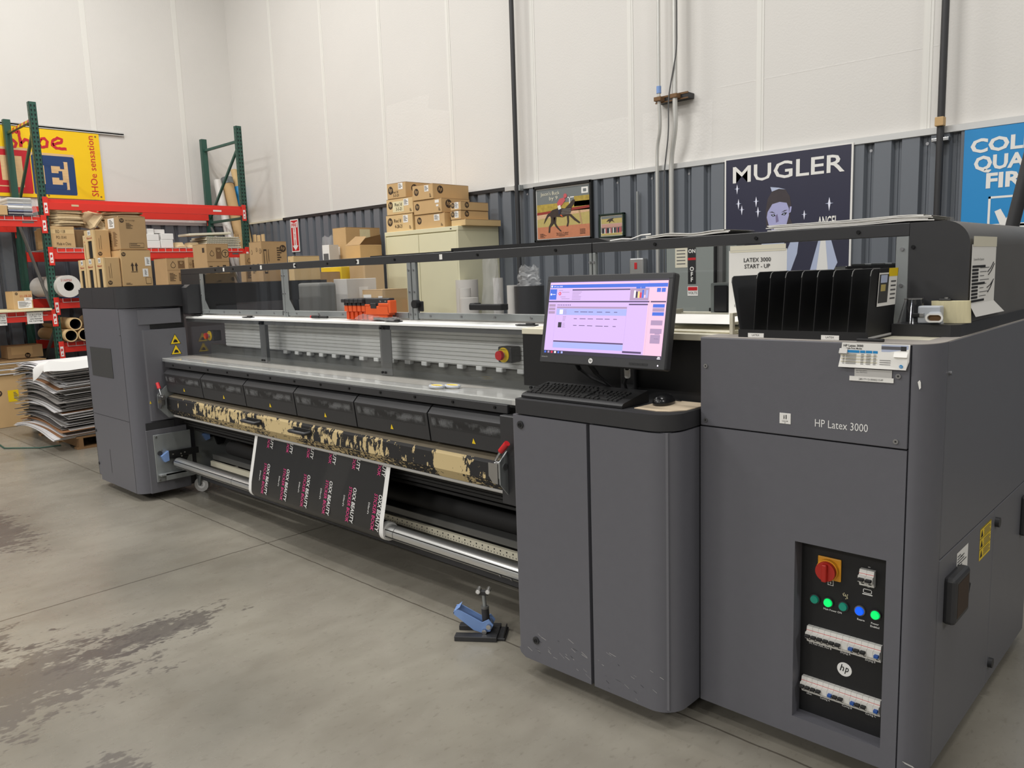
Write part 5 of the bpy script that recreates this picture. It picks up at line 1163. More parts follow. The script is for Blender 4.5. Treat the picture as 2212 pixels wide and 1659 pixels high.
for k in range(4): ir(.50 - .01 * k, .66, .56 - .03 * k, .564 - .03 * k, 'paper_grey', .0055)
mb.build('picture', pf)
pf2 = thing('framed_picture', (-4.52, 6.13, 1.9), 'small green framed racing photo beside the large horse picture', 'picture')
a0_, a1_, b0_, b1_, PY = -4.664, -4.375, 1.902, 2.126, 6.115
mb = MB()
for q in ((a0_, a1_, b1_ - .016, b1_), (a0_, a1_, b0_, b0_ + .016), (a0_, a0_ + .016, b0_, b1_), (a1_ - .016, a1_, b0_, b1_)): mb.box(q[0], q[1], PY, PY + .035, q[2], q[3], 'frame_green', .003, 1)
mb.build('frame', pf2)
mb = MB(); mb.box(a0_ + .01, a1_ - .01, PY + .012, PY + .03, b0_ + .01, b1_ - .01, 'cream'); IW, IH = a1_ - a0_ - .05, b1_ - b0_ - .05; IO = Vector((a0_ + .025, PY + .0115, b0_ + .025))
ir(0, 1, .62, 1, 'grass', .001); ir(0, 1, .88, 1, 'sky_grey', .002); ipoly([(.25, .72), (.35, .84), (.5, .88), (.6, .9), (.55, .8), (.66, .66), (.5, .76), (.38, .64), (.4, .76)], 'horse', .003); ir(0, 1, .44, .60, 'peach', .001); ir(0, 1, .15, .44, 'ink_grey', .001)
random.seed(6)
for k in range(16):
    u = .03 + k * .06; ir(u, u + .04, .08, .35 + random.uniform(0, .06), random.choice(('navy', 'paper', 'ink', 'silks', 'ink_grey')), .002); mb.disc(ip(u + .02, .42, .0025), -YD, .006, 'peach', 8)
ir(0, 1, 0, .1, 'grass', .003); mb.build('picture', pf2)

# dark perfume poster
mb = MB(); m0, m1, n0, n1, PY = -3.355, -2.303, 1.15, 2.476, 6.135
mb.box(m0, m1, PY, PY + .01, n0, n1, 'paper'); mb.rect((0, PY - .001, 0), XD, ZD, m0 + .014, m1 - .014, n0 + .014, n1 - .008, 'navy')
mb.text('MUGLER', (-3.278, 6.132, 2.278), XD, ZD, .128, 'paper', w=.915, bold=.012)
def pp(x, y, d=.0): p = PXY(x, y); return (p[0], PY - .002 - d, p[1])
def PXY(x, y):   # poster coordinates: 0..1 across and down the visible upper half
    return (m0 + .05 + x * .95, 2.40 - y * .5)
POSTER_END = 0
def star(x, z, r):
    mb.poly([(x - r * .28, PY - .003, z), (x, PY - .003, z - r * 1.6), (x + r * .28, PY - .003, z), (x, PY - .003, z + r * 1.3)], 'screen_white2'); mb.poly([(x - r * .9, PY - .0025, z), (x, PY - .0025, z - r * .14), (x + r * .9, PY - .0025, z), (x, PY - .0025, z + r * .14)], 'pale_blue')
mat('screen_white2', (235, 236, 252), .5)
for c_, r in (((-3.239, 6.130, 2.229), .028), ((-3.226, 6.130, 2.108), .03), ((-3.196, 6.130, 2.057), .028), ((-3.070, 6.130, 2.114), .03), ((-3.053, 6.130, 2.031), .03), ((-2.667, 6.130, 1.980), .026), ((-2.473, 6.130, 2.049), .036)): star(c_[0], c_[2], r)
def fpoly(pts, m, d): mb.poly([(p[0], PY - d, p[2]) for p in pts], m)
fpoly([(-2.980, 6.130, 1.897), (-2.986, 6.130, 2.033), (-2.971, 6.130, 2.124), (-2.932, 6.130, 2.186), (-2.878, 6.130, 2.202), (-2.821, 6.130, 2.182), (-2.786, 6.130, 2.129), (-2.773, 6.130, 2.053), (-2.783, 6.130, 1.964), (-2.759, 6.130, 1.905)], 'hair', .002)
fpoly([(-2.949, 6.130, 2.216), (-2.878, 6.130, 2.204), (-2.821, 6.130, 2.186), (-2.878, 6.130, 2.195), (-2.936, 6.130, 2.179)], 'pale_blue', .0028)
fpoly([(-2.956, 6.130, 1.906), (-2.977, 6.130, 1.978), (-2.970, 6.130, 2.021), (-2.931, 6.130, 2.080), (-2.869, 6.130, 2.093), (-2.811, 6.130, 2.081), (-2.792, 6.130, 2.036), (-2.791, 6.130, 1.982), (-2.812, 6.130, 1.904), (-2.850, 6.130, 1.841), (-2.912, 6.130, 1.845)], 'skin_blue', .003)
fpoly([(-2.791, 6.130, 2.000), (-2.784, 6.130, 2.050), (-2.769, 6.130, 2.049), (-2.776, 6.130, 2.006)], 'skin_blue', .003)
fpoly([(-2.898, 6.130, 1.932), (-2.902, 6.130, 1.987), (-2.887, 6.130, 2.000), (-2.875, 6.130, 1.941)], 'skin_shade', .0035)
for pts in (((-2.942, 6.130, 1.997), (-2.914, 6.130, 2.002), (-2.902, 6.130, 1.987), (-2.926, 6.130, 1.981)), ((-2.856, 6.130, 1.991), (-2.833, 6.130, 2.007), (-2.806, 6.130, 2.005), (-2.825, 6.130, 1.985))): fpoly(pts, 'ink', .004)
for q in ((-2.922, 6.130, 1.992), (-2.831, 6.130, 1.995)): mb.disc((q[0], PY - .0045, q[2]), -YD, .006, 'pale_blue', 10)
for pts in (((-2.958, 6.130, 2.017), (-2.930, 6.130, 2.022), (-2.903, 6.130, 2.005), (-2.930, 6.130, 2.014)), ((-2.856, 6.130, 2.009), (-2.826, 6.130, 2.025), (-2.803, 6.130, 2.026), (-2.826, 6.130, 2.017))): fpoly(pts, 'hair', .004)
mb.text('ANGEL', (-2.559, 6.130, 1.877), XD, ZD, .075, 'paper', w=.155, bold=.02)
# lower half seen through the window
fpoly([(-3.02, 0, 1.86), (-2.70, 0, 1.86), (-2.72, 0, 1.68), (-2.78, 0, 1.52), (-2.86, 0, 1.40), (-3.02, 0, 1.40)], 'pale_blue', .002); fpoly([(-3.06, 0, 1.60), (-2.93, 0, 1.60), (-2.85, 0, 1.5), (-2.88, 0, 1.3), (-3.06, 0, 1.3)], 'peach', .003); fpoly([(-2.80, 0, 1.86), (-2.74, 0, 1.86), (-2.86, 0, 1.58), (-2.88, 0, 1.58)], 'navy', .0034)
fpoly([(-2.62, 0, 1.52), (-2.55, 0, 1.78), (-2.51, 0, 1.84), (-2.46, 0, 1.80), (-2.40, 0, 1.60), (-2.44, 0, 1.52)], 'pale_blue', .003); fpoly([(-2.565, 0, 1.52), (-2.53, 0, 1.80), (-2.50, 0, 1.82), (-2.47, 0, 1.52)], 'paper', .0035)
o = mb.build('poster'); tag(o, 'dark blue perfume poster with a face and white lettering on the back wall', 'poster')
mb = MB(); c0, c1, d0, d1, PY = -1.565, -.35, 1.55, 2.456, 6.135
mb.box(c0, c1, PY, PY + .008, d0, d1, 'sign_blue')
for t, p, h, w in (('COLLINS', (-1.525, 6.133, 2.301), .085, .60), ('QUALITY', (-1.500, 6.133, 2.183), .088, .56), ('FIRST', (-1.423, 6.133, 2.062), .092, .37)): mb.text(t, p, XD, ZD, h, 'paper', w=w, bold=.035)
cb = [(-1.404, 6.133, 2.003), (-1.405, 6.133, 1.832)]
kx, kz0, kz1 = cb[0][0], 1.80, cb[0][2]
for q in ((kx, kx + .30, kz1 - .014, kz1), (kx, kx + .014, kz0, kz1), (kx, kx + .30, kz0, kz0 + .014), (kx + .286, kx + .30, kz0, kz1 - .12)): mb.rect((0, PY - .001, 0), XD, ZD, *q, 'paper')
mb.poly([(kx + .04, PY - .002, kz1 - .10), (kx + .075, PY - .002, kz1 - .085), (kx + .11, PY - .002, kz1 - .15), (kx + .22, PY - .002, kz1 + .03), (kx + .26, PY - .002, kz1 + .02), (kx + .13, PY - .002, kz1 - .225), (kx + .09, PY - .002, kz1 - .225)], 'paper'); mb.rect((0, PY - .001, 0), XD, ZD, c0, c1, d0, d0 + .27, 'paper')
o = mb.build('poster'); tag(o, 'bright blue QUALITY FIRST poster with a tick box at the right edge', 'poster')

# poles and conduits
def tube_thing(name, label, cat, pts, r, m, extra=None):
    mb = MB(); P_ = [Vector(p) for p in pts]; mb.path(P_, r, m, 12)
    if extra: extra(mb)
    o = mb.build(name); tag(o, label, cat); return o
tube_thing('pole', 'thin black vertical pole on the white wall above the cream cabinet', 'pole', [(-5.69, 6.09, .0), (-5.69, 6.09, 7.4)], .024, 'black', lambda mb: mb.box(-5.73, -5.65, 6.085, 6.15, 2.44, 2.50, 'galv', .004))
tube_thing('pole', 'black vertical pole on the wall left of the blue poster', 'pole', [(-1.706, 6.10, .0), (-1.706, 6.10, 7.4)], .024, 'black', lambda mb: (mb.box(-1.735, -1.68, 6.06, 6.12, 2.50, 2.56, 'card', .004), mb.box(-1.76, -1.65, 6.09, 6.15, 2.40, 2.425, 'steel', .004)))
def bend(pts, n=6):
    out = [Vector(pts[0])]
    for k in range(1, len(pts) - 1):
        a, b, c_ = Vector(pts[k - 1]), Vector(pts[k]), Vector(pts[k + 1]); la = min(.09, (a - b).length * .45); lb = min(.09, (c_ - b).length * .45); p = b + (a - b).normalized() * la; q = b + (c_ - b).normalized() * lb
        out += [p * (1 - t) ** 2 + b * 2 * t * (1 - t) + q * t * t for t in [i / n for i in range(n + 1)]]
    return out + [Vector(pts[-1])]
tube_thing('conduit', 'thin metal conduit with an offset bend, left of the pair on the wall', 'conduit', bend([(-4.0, 6.11, .6), (-4.0, 6.11, 2.66), (-3.945, 6.08, 2.80), (-3.945, 6.06, 3.05), (-3.945, 6.06, 7.4)]), .016, 'conduit_metal', lambda mb: mb.cyl((-3.945, 6.06, 3.10), (-3.945, 6.06, 3.16), .021, 'blue_lever', 12))
tube_thing('conduit', 'thicker metal conduit with an offset bend, right of the pair on the wall', 'conduit', bend([(-3.855, 6.11, .6), (-3.855, 6.11, 2.55), (-3.785, 6.07, 2.80), (-3.785, 6.06, 3.02), (-3.785, 6.06, 7.4)]), .022, 'conduit_metal')
tube_thing('cable', 'thin dark cable tied along the right conduit', 'cable', bend([(-3.745, 6.03, 7.4), (-3.745, 6.03, 3.42), (-3.83, 6.03, 3.05), (-3.83, 6.03, 2.75), (-3.90, 6.06, 2.4), (-3.90, 6.06, 1.4)]), .006, 'ink_grey')
mb = MB(); mb.box(-4.005, -3.68, 6.10, 6.2, 3.03, 3.075, 'trim_dark', .002, 1); mb.box(-4.005, -3.68, 6.095, 6.105, 3.065, 3.08, 'card_edge'); mb.box(-4.005, -3.68, 6.095, 6.105, 3.025, 3.035, 'card_edge')
for x in (-3.945, -3.785): mb.box(x - .035, x + .035, 6.03, 6.10, 3.035, 3.07, 'card_edge', .004)
o = mb.build('strut_channel'); tag(o, 'short dark strut channel clamping the two conduits to the wall', 'bracket')
pa, pb = Vector((-0.861, 4.200, 1.733)), Vector((-0.823, 4.200, 1.944)); pd = pb - pa
tube_thing('leaning_pole', 'thick dark pole slanting before the blue poster at the right edge', 'pole', [pa - pd * ((pa.z - .03) / pd.z), pa + pd * 3.0], .028, 'black')
# electrical panel and socket behind the windows
ep = thing('electrical_panel', (-3.5, 6.0, .6), 'grey electrical switch cabinet on the wall seen through the window', 'electrical panel')
mb = MB(); mb.box(-3.79, -3.33, 5.92, 6.15, .9, 1.80, 'elec_grey', .006); mb.box(-3.33, -3.27, 5.95, 6.15, .4, 1.80, 'post_grey', .004); mb.box(-3.27, -3.17, 6.0, 6.15, .4, 1.84, 'elec_grey', .004); mb.box(-3.335, -3.32, 5.92, 5.95, .9, 1.8, 'gap'); mb.build('enclosure', ep)
mb = MB(); yy = 5.918; mb.rect((0, yy, 0), XD, ZD, -3.70, -3.58, 1.60, 1.78, 'cream'); mb.rect((0, yy, 0), XD, ZD, -3.575, -3.50, 1.46, 1.78, 'ink'); mb.rect((0, yy - .001, 0), XD, ZD, -3.575, -3.50, 1.66, 1.68, 'clamp_red'); mb.rect((0, yy, 0), XD, ZD, -3.58, -3.48, 1.36, 1.44, 'paper'); mb.rect((0, yy - .001, 0), XD, ZD, -3.575, -3.485, 1.405, 1.435, 'clamp_red')
for k, ch in enumerate('OFF'): mb.text(ch, (-3.537, yy - .001, 1.57 - k * .045), XD, ZD, .034, 'paper', center=True, bold=.03)
mb.text('ON', (-3.537, yy - .001, 1.72), XD, ZD, .03, 'paper', center=True, bold=.03); mb.text('VOLTS', (-3.53, yy - .001, 1.375), XD, ZD, .02, 'ink', center=True)
for k in range(5): mb.rect((0, yy - .001, 0), XD, ZD, -3.685, -3.60, 1.74 - k * .028, 1.748 - k * .028, 'ink_grey')
mb.build('sign_plate', ep)
mb = MB(); mb.box(-3.37, -3.355, 5.905, 5.92, 1.20, 1.26, 'ink', .003, 1); mb.build('latch', ep)
mb = MB(); mb.box(-4.29, -4.14, 6.08, 6.15, 1.54, 1.70, 'alu', .012); mb.box(-4.235, -4.205, 6.075, 6.082, 1.60, 1.66, 'clamp_red', .003, 1); mb.cyl((-4.22, 6.12, 1.7), (-4.22, 6.12, 2.3), .012, 'galv', 10)
o = mb.build('outlet_box'); tag(o, 'square metal outlet box on the ribbed wall behind the glass', 'outlet')

# white paper rolls, bin and bags behind the glass, beside the cream cabinet
RG = 'paper rolls standing by the cream cabinet'
def vroll(label, x, y, r, z, m='film_white', z0=0.0):
    mb = MB(); mb.cyl((x, y, z0), (x, y, z), r, m, 24); o = mb.build('paper_roll'); tag(o, label, 'paper roll', RG)
vroll('tallest white paper roll beside the cream cabinet side', -5.93, 5.55, .115, 1.55)
vroll('slim white paper roll right of the tallest roll', -5.76, 5.36, .06, 1.47)
vroll('short wide white paper roll at the front of the upright rolls', -5.60, 5.26, .09, 1.38)
vroll('white paper roll standing behind the others in a plastic sleeve', -5.55, 5.62, .05, 1.56)
vroll('narrow white roll beside the dark bin', -5.10, 5.35, .05, 1.49)
mb = MB(); mb.cyl((-4.95, 5.42, 0), (-4.95, 5.42, 1.48), .12, 'black', 24, r2=.14, caps=True); o = mb.build('waste_bin'); tag(o, 'tall dark bin with plastic liner behind the glass', 'bin')
random.seed(12)
def filmbag(label, cx, cy, z0, z1, r, seed):
    random.seed(seed); mb = MB(); n, m_ = 16, 10; vs = []
    for j in range(m_ + 1):
        for k in range(n):
            t = 2 * PI * k / n; q = r * (1 - .35 * (j / m_) ** 2) * random.uniform(.8, 1.15); vs.append((cx + q * math.cos(t), cy + q * .6 * math.sin(t), z0 + (z1 - z0) * j / m_ + random.uniform(-.02, .02)))
    mb.add(vs, [(j * n + k, j * n + (k + 1) % n, (j + 1) * n + (k + 1) % n, (j + 1) * n + k) for j in range(m_) for k in range(n)], 'bag_film'); o = mb.build('plastic_bag'); tag(o, label, 'plastic bag')
filmbag('clear plastic sleeve over the rolls beside the cream cabinet', -5.45, 5.42, .8, 1.78, .12, 4)
filmbag('clear liner bunched on the dark bin behind the glass', -4.95, 5.42, 1.481, 1.66, .13, 5)

# ---------------------------------------------------------------- cartons and goods behind the printer
bn = thing('steel_bench', (-8.0, 4.2, 0), 'dark steel storage bench behind the printer carrying brown cartons', 'bench')
part('body', bn, (-9.75, -6.56, 3.92, 4.30, .06, 1.60, 'black'))
for x in (-9.6, -6.7):
    mb = MB(); mb.box(x - .05, x + .05, 3.96, 4.26, 0, .06, 'black_deep'); mb.build('foot', bn)
PK = lambda q: [('drop', q, .24, .76, .13), ('rect', q, .42, .62, .66, .9, 'card_edge'), ('ring', q, .54, .82, .07), ('ring', q, .84, .75, .17), ('rect', q, .0, .545, 1, .552, 'card_edge'), ('bars', q, .08, .12, .34, .44, 7, 'card_ink'), ('bars', q, .42, .12, .6, .44, 6, 'card_ink'), ('bars', q, .68, .3, .94, .46, 2, 'card_ink'), ('bars', q, .72, .1, .92, .22, 2, 'card_ink')]
BG = 'brown ink cartons behind the printer'
BZ = 1.60
carton('brown ink carton just right of the tall carton stack, with drop symbol on its side', -9.60, -9.255, 3.92, 4.24, BZ, 1.905, 'card_dark', PK('s'), BG)
carton('brown ink carton half hidden between two others behind the printer', -8.95, -8.87, 4.0, 4.12, BZ, 1.90, 'card_dark', PK('s'), BG)
carton('tallest brown ink carton with drop and recycling symbols behind the black rail', -8.609, -8.287, 3.95, 4.203, BZ, 2.025, 'card_dark', PK('s') + [('rect', 'f', .7, .78, .86, .9, 'card_ink'), ('ring', 'f', .12, .3, .05)], BG)
carton('low brown ink carton behind the rail, left of the carton with the long logo side', -7.66, -7.56, 4.0, 4.2, BZ, 1.89, 'card_dark', PK('s'), BG)
carton('brown ink carton with cartridge drawing and logo on its long side behind the rail', -7.359, -7.124, 3.95, 4.228, BZ, 1.99, 'card_dark', [('drop', 'f', .2, .75, .1), ('ring', 'f', .62, .8, .08), ('ring', 'f', .9, .76, .1), ('bars', 'f', .2, .2, .5, .45, 6, 'card_ink'), ('bars', 'f', .6, .3, .9, .45, 2, 'card_ink'), ('logo', 's', .84, .82, .09), ('bars', 's', .60, .5, .78, .85, 6, 'card_ink'), ('rect', 's', .08, .2, .2, .8, 'card_ink'), ('rect2', 's', .10, .24, .18, .76, 'card_dark'), ('bars', 's', .26, .2, .29, .8, 1, 'card_ink')], BG)
carton('flat brown carton with raised flap behind the rail under the fire sign', -6.70, -6.604, 3.98, 4.264, BZ, 1.828, 'card_light', [('ring', 'f', .3, .8, .1)], BG)

G0 = Vector((0, 0, 0))
carton('tall brown carton standing against the ribbed wall behind the rail', -8.125, -7.859, 5.45, 5.95, 0, 2.20, 'card', [('rect', 'f', .22, .76, .5, .9, 'paper'), ('rect', 's', .4, .82, .7, .99, 'tan_roll')])
oc = thing('open_carton', (-7.6, 5.3, 0), 'opened brown carton with torn dark flaps before the tall carton', 'box')
x0c, x1c = -7.597, -7.314
mb = MB(); mb.box(x0c, x1c, 5.25, 5.55, 0, 1.97, 'card', .004, 1); mb.build('body', oc)
mb = MB(); mb.poly([(x0c, 5.25, 1.97), (x1c, 5.25, 1.97), (x1c + .02, 5.33, 2.06), (x0c + .1, 5.33, 2.07)], 'card_dark'); mb.poly([(x1c, 5.25, 1.97), (x1c, 5.55, 1.97), (x1c + .05, 5.5, 2.08), (x1c + .04, 5.3, 2.04)], 'card_edge'); mb.build('flap', oc)
filmbag('clear plastic wrap bulging left of the tall brown carton', -8.285, 5.5, .02, 2.12, .16, 9)
mb = MB(); xk = -8.017; mb.box(xk - .07, xk + .07, 5.27, 5.275, 1.72, 2.0, 'paper'); mb.box(xk - .05, xk + .05, 5.268, 5.27, 1.8, 1.9, 'ink_grey'); mb.box(xk - .07, xk + .07, 5.275, 5.4, 0, 2.0, 'film_white'); o = mb.build('label_board'); tag(o, 'white labelled board standing left of the tall brown carton', 'board')
carton('yellow carton behind the glass left of the white carton', -7.575, -7.185, 4.9, 5.2, 0, 1.73, 'yellow', [], tape=False)
carton('white carton with a taped label behind the glass', -6.597, -6.379, 4.4, 4.75, 0, 1.60, 'film_white', [('rect', 's', .4, .8, .7, .95, 'paper')], tape=False)
carton('tall brown carton behind the glass right of the white carton', -7.109, -6.835, 4.95, 5.2, 0, 1.74, 'card', [])
carton('brown carton with white stickers behind the glass beside the steel cabinet', -6.274, -5.962, 4.5, 4.8, 0, 1.49, 'card', [('rect', 'f', .05, .92, .45, .97, 'paper'), ('rect', 'f', .8, .92, 1, .96, 'paper')])
carton('brown carton standing at the left behind the glass with faint marking', -7.644, -7.211, 4.64, 4.9, 0, 1.68, 'card_dark', [])
gb = thing('storage_case', (-6.4, 3.98, 0), 'grey plastic storage case behind the second window', 'case')
mb = MB(); mb.box(-6.53, -6.158, 3.95, 4.14, 0, 1.575, 'cover_grey', .03, 3); mb.build('body', gb)

# ---------------------------------------------------------------- pallet rack on the left wall
RXF, RXB = -10.5, -11.63
rk = thing('pallet_rack', (-11.0, 3.0, 0), 'tall pallet rack with green uprights and red beams along the left wall', 'pallet rack')
def upright(x, y, holes, ztop=3.75):
    mb = MB(); w = .078; d = .07 if x == RXF else -.07
    xf = x
    # C-shaped column open to the rear
    mb.box(x - .003, x, y - w / 2, y + w / 2, 0.012, ztop, 'rack_green'); s = -1 if x == RXF else 1
    if s > 0: mb.box(x, x + .003, y - w / 2, y + w / 2, 0.012, ztop, 'rack_green')
    for yy in (y - w / 2, y + w / 2 - .003): mb.box(min(x, x - .07), x, yy, yy + .003, .012, ztop, 'rack_green')
    mb.box(x - .11, x + .03, y - .07, y + .07, 0, .012, 'rack_green')
    if holes:
        z = .2; 
        while z < ztop - .04:
            for a in (-.018, .018):
                mb.poly([(x + .0012, y + a - .009, z + .006), (x + .0012, y + a - .003, z - .016), (x + .0012, y + a + .003, z - .016), (x + .0012, y + a + .009, z + .006), (x + .0012, y + a + .006, z + .013), (x + .0012, y + a - .006, z + .013)], 'gap')
            mb.poly([(x - .035, y - w / 2 - .001, z - .008), (x - .028, y - w / 2 - .001, z), (x - .035, y - w / 2 - .001, z + .008), (x - .042, y - w / 2 - .001, z)], 'gap')
            z += .0508
    return mb.build('upright', rk)
Y1, Y2, Y0 = 3.075, 5.62, .45
for y in (Y1, Y2):
    upright(RXF, y, True); upright(RXB + .07, y, False, 3.715)
    def bar(z0, z1, m='rack_green', r=.018):
        mb = MB(); a = Vector((RXB + .05, y, z0)); b = Vector((RXF - .05, y, z1)); d = b - a
        mb.obox((a + b) / 2, (d.length, .03, .036), Matrix(((d.normalized()), YD, d.normalized().cross(YD))).transposed(), m, .004, 1); mb.build('brace', rk)
    for z0, z1 in ((3.55, 3.55), (2.50, 2.50), (1.2, 1.2), (.3, .3), (2.55, 3.48), (2.44, 1.28), (.4, 1.15)): bar(z0, z1, 'rack_green' if z1 >= 2.5 else 'post_grey')
if True:
    mb = MB(); mb.poly([(RXF - .06, Y1 - .017, 3.57), (RXF - .85, Y1 - .017, 3.57), (RXF - .85, Y1 - .017, 3.54), (RXF - .06, Y1 - .017, 3.54)], 'yellow')
    for k in range(5): mb.poly([(RXF - .12 - k * .15, Y1 - .018, 3.57), (RXF - .19 - k * .15, Y1 - .018, 3.57), (RXF - .22 - k * .15, Y1 - .018, 3.54), (RXF - .15 - k * .15, Y1 - .018, 3.54)], 'clamp_red')
    mb.build('warning_tape', rk)
def rbeam(y0, y1, z0, z1, x=RXF, plate=True, s=1, lab=None, cl=True):
    mb = MB(); a, b = y0 + .042, y1 - .042
    pr = [(x - .05, z0), (x, z0), (x, z1 - .042), (x - .018, z1 - .04), (x - .018, z1), (x - .05, z1)]
    if s < 0: pr = [(2 * (x - .025) - p[0], p[1]) for p in pr]
    vs = [(p[0], a, p[1]) for p in pr] + [(p[0], b, p[1]) for p in pr]; n = len(pr)
    mb.add(vs, [(k, (k + 1) % n, n + (k + 1) % n, n + k) for k in range(n)] + [tuple(range(n))[::-1], tuple(range(n, 2 * n))], 'rack_red')
    if lab: mb.rect((x + .001, 0, 0), YD, ZD, lab[0], lab[1], z0 + .04, z0 + .062, lab[2])
    bo = mb.build('beam', rk)
    if plate:
        for e, sg in ((y0, 1), (y1, -1)):
            mb = MB(); xs_ = x + .004 if s > 0 else x - .05
            ya, yb = (e - .01, e + .05) if sg > 0 else (e - .05, e + .012)
            mb.box(xs_ - .004, xs_ + .004, ya, yb, z0 - .075, z1 + .02, 'rack_red', .012, 2)
            if s > 0:
                yc_ = e + .018 * sg; mb.rect((xs_ + .0045, 0, 0), YD, ZD, yc_ - .017, yc_ + .017, z0 - .045, z0 + .075, 'paper'); mb.poly([(xs_ + .005, yc_ - .01, z0 + .01), (xs_ + .005, yc_ + .012, z0 + .03), (xs_ + .005, yc_ + .002, z0 + .055), (xs_ + .005, yc_ - .012, z0 + .04)], 'clamp_red'); mb.poly([(xs_ + .005, yc_ - .012, z0 - .03), (xs_ + .005, yc_ + .012, z0 - .02), (xs_ + .005, yc_, z0 - .005)], 'clamp_red')
            mb.build('beam_connector', bo)
    return bo
# bay shown in the photo
rbeam(Y1, Y2, 2.53, 2.655, lab=(5.15, 5.27, 'paper')); rbeam(Y1, Y2, 2.53, 2.655, RXB + .10, True, -1)
rbeam(Y1, Y2, 1.95, 2.072, lab=(5.38, 5.47, 'post_grey')); rbeam(Y1, Y2, 1.95, 2.072, RXB + .10, True, -1)
rbeam(Y1, Y2, 1.36, 1.475); rbeam(Y1, Y2, 1.36, 1.475, RXB + .10, True, -1)
rbeam(Y1, Y2, .83, .945); rbeam(Y1, Y2, .83, .945, RXB + .10, True, -1)
# neighbouring bay to the left
rbeam(Y0, Y1, 2.325, 2.44, lab=(2.83, 2.95, 'post_grey')); rbeam(Y0, Y1, 2.325, 2.44, RXB + .10, True, -1)
rbeam(Y0, Y1, 1.225, 1.335); rbeam(Y0, Y1, 1.225, 1.335, RXB + .10, True, -1)
def deck(y0, y1, z):
    mb = MB(); a, b = y0 + .09, y1 - .09; y = a
    for zz, xx in ((z + .006, RXF - .02), (z - .045, RXF + .006)): mb.box(xx - .003, xx + .003, a, b, zz - .003, zz + .003, 'paper_grey')
    while y < b:
        mb.box(RXB + .06, RXF, y - .002, y + .002, z + .003, z + .008, 'paper_grey'); mb.box(RXF - .002, RXF + .006, y - .002, y + .002, z - .046, z + .008, 'paper_grey'); y += .092
    for k in range(10): mb.box(RXB + .1 + k * .1 - .002, RXB + .1 + k * .1 + .002, a, b, z + .001, z + .005, 'paper_grey')
    mb.build('wire_deck', rk)
deck(Y1, Y2, 2.075); deck(Y1, Y2, 1.478); deck(Y1, Y2, .948); deck(Y0, Y1, 2.443); deck(Y0, Y1, 1.338)
DZ = 2.084

# moulded pulp trays, Made in China carton and white cartons on the rack shelf
PTG = 'brown moulded pulp trays on the rack shelf'
_pt = []
def pulp(label, x, y, z, w, d, rot=(0, 0, 0)):
    if not _pt:
        mb = MB(); n = 16; ring0 = []; ring1 = []; ring2 = []
        for k in range(n):
            t = 2 * PI * (k + .5) / n; sx = max(-1, min(1, 1.25 * math.cos(t))); sy = max(-1, min(1, 1.25 * math.sin(t)))
            ring0.append((sx * .5, sy * .5, random.uniform(-.0, .012))); ring1.append((sx * .40, sy * .40, .02)); ring2.append((sx * .30, sy * .30, .062))
        vs = ring0 + ring1 + ring2
        mb.add(vs, [(j * n + k, j * n + (k + 1) % n, (j + 1) * n + (k + 1) % n, (j + 1) * n + k) for j in range(2) for k in range(n)] + [tuple(range(2 * n, 3 * n))], 'kraft')
        mb.add([(v[0], v[1], v[2] - .022) for v in ring0] + ring0, [(k, (k + 1) % n, n + (k + 1) % n, n + k) for k in range(n)], 'kraft')
        o = mb.build('pulp_tray', None, (0, 0, 0)); _pt.append(o)
    else:
        o = _pt[0].copy(); C.objects.link(o)
    o.location = (x, y, z); o.scale = (d, w, 1); o.rotation_euler = rot; tag(o, label, 'packing tray', PTG); return o
for k in range(9): pulp('brown pulp tray in the tall stack on top of the carton marked Made in China', -10.72 + random.uniform(-.02, .02), 3.34 + random.uniform(-.015, .015), 2.36 + k * .028, .36, .40, (random.uniform(-.03, .03), random.uniform(-.03, .03), random.uniform(-.06, .06)))
for k in range(7): pulp('brown pulp tray in the right hand stack on the middle rack shelf', -10.72 + random.uniform(-.02, .02), 4.02 + random.uniform(-.02, .02), 2.34 + k * .036, .46, .38, (random.uniform(-.03, .03), random.uniform(-.04, .04), random.uniform(-.1, .1)))
for k in range(6): pulp('brown pulp tray in the low stack beside the carton marked Made in China', -10.70, 3.80 + random.uniform(-.015, .015), 2.097 + k * .037, .26, .34, (random.uniform(-.02, .02), random.uniform(-.03, .03), random.uniform(-.05, .05)))
pulp('brown pulp tray tipped on edge between the two tray stacks', -10.68, 3.62, 2.43, .24, .34, (.9, .2, .3)); pulp('brown pulp tray leaning right of the tall tray stack', -10.74, 3.72, 2.40, .26, .30, (-.7, .3, -.2))
carton('brown carton stencilled Made in China on the rack shelf', -11.0, -10.52, 3.107, 3.382, DZ, 2.335, 'card', [('rect', 's', .05, .66, .98, .86, 'card_light'), ('text', 's', .24, .70, .14, 'BSD 1138', 'card_ink', .38), ('text', 's', .25, .42, .14, 'PO: 0141', 'card_ink', .40), ('text', 's', .25, .12, .14, 'Made in China', 'card_ink', .56)], tape=False)
carton('grey-brown carton on the rack shelf behind the green upright', -11.35, -11.0, 3.18, 3.75, DZ, 2.33, 'card_dark', [], tape=False)
WG = 'white cartons piled on the rack shelf'
wy = [4.248, 4.415, 4.586]
wb = [(wy[0], wy[1], DZ, 2.175, 'lower left white carton in the pile on the rack shelf'), (wy[1] + .01, wy[2], DZ, 2.19, 'lower right white carton in the pile on the rack shelf'), (wy[0], wy[1] - .01, 2.177, 2.26, 'white carton second from bottom at the left of the white pile'), (wy[1] + .02, wy[2] + .01, 2.192, 2.27, 'white carton second from bottom at the right of the white pile')]
for a, b, z0, z1, l in wb: carton(l, -10.85, -10.55, a, b, z0, z1, 'white', [], WG, tape=False)
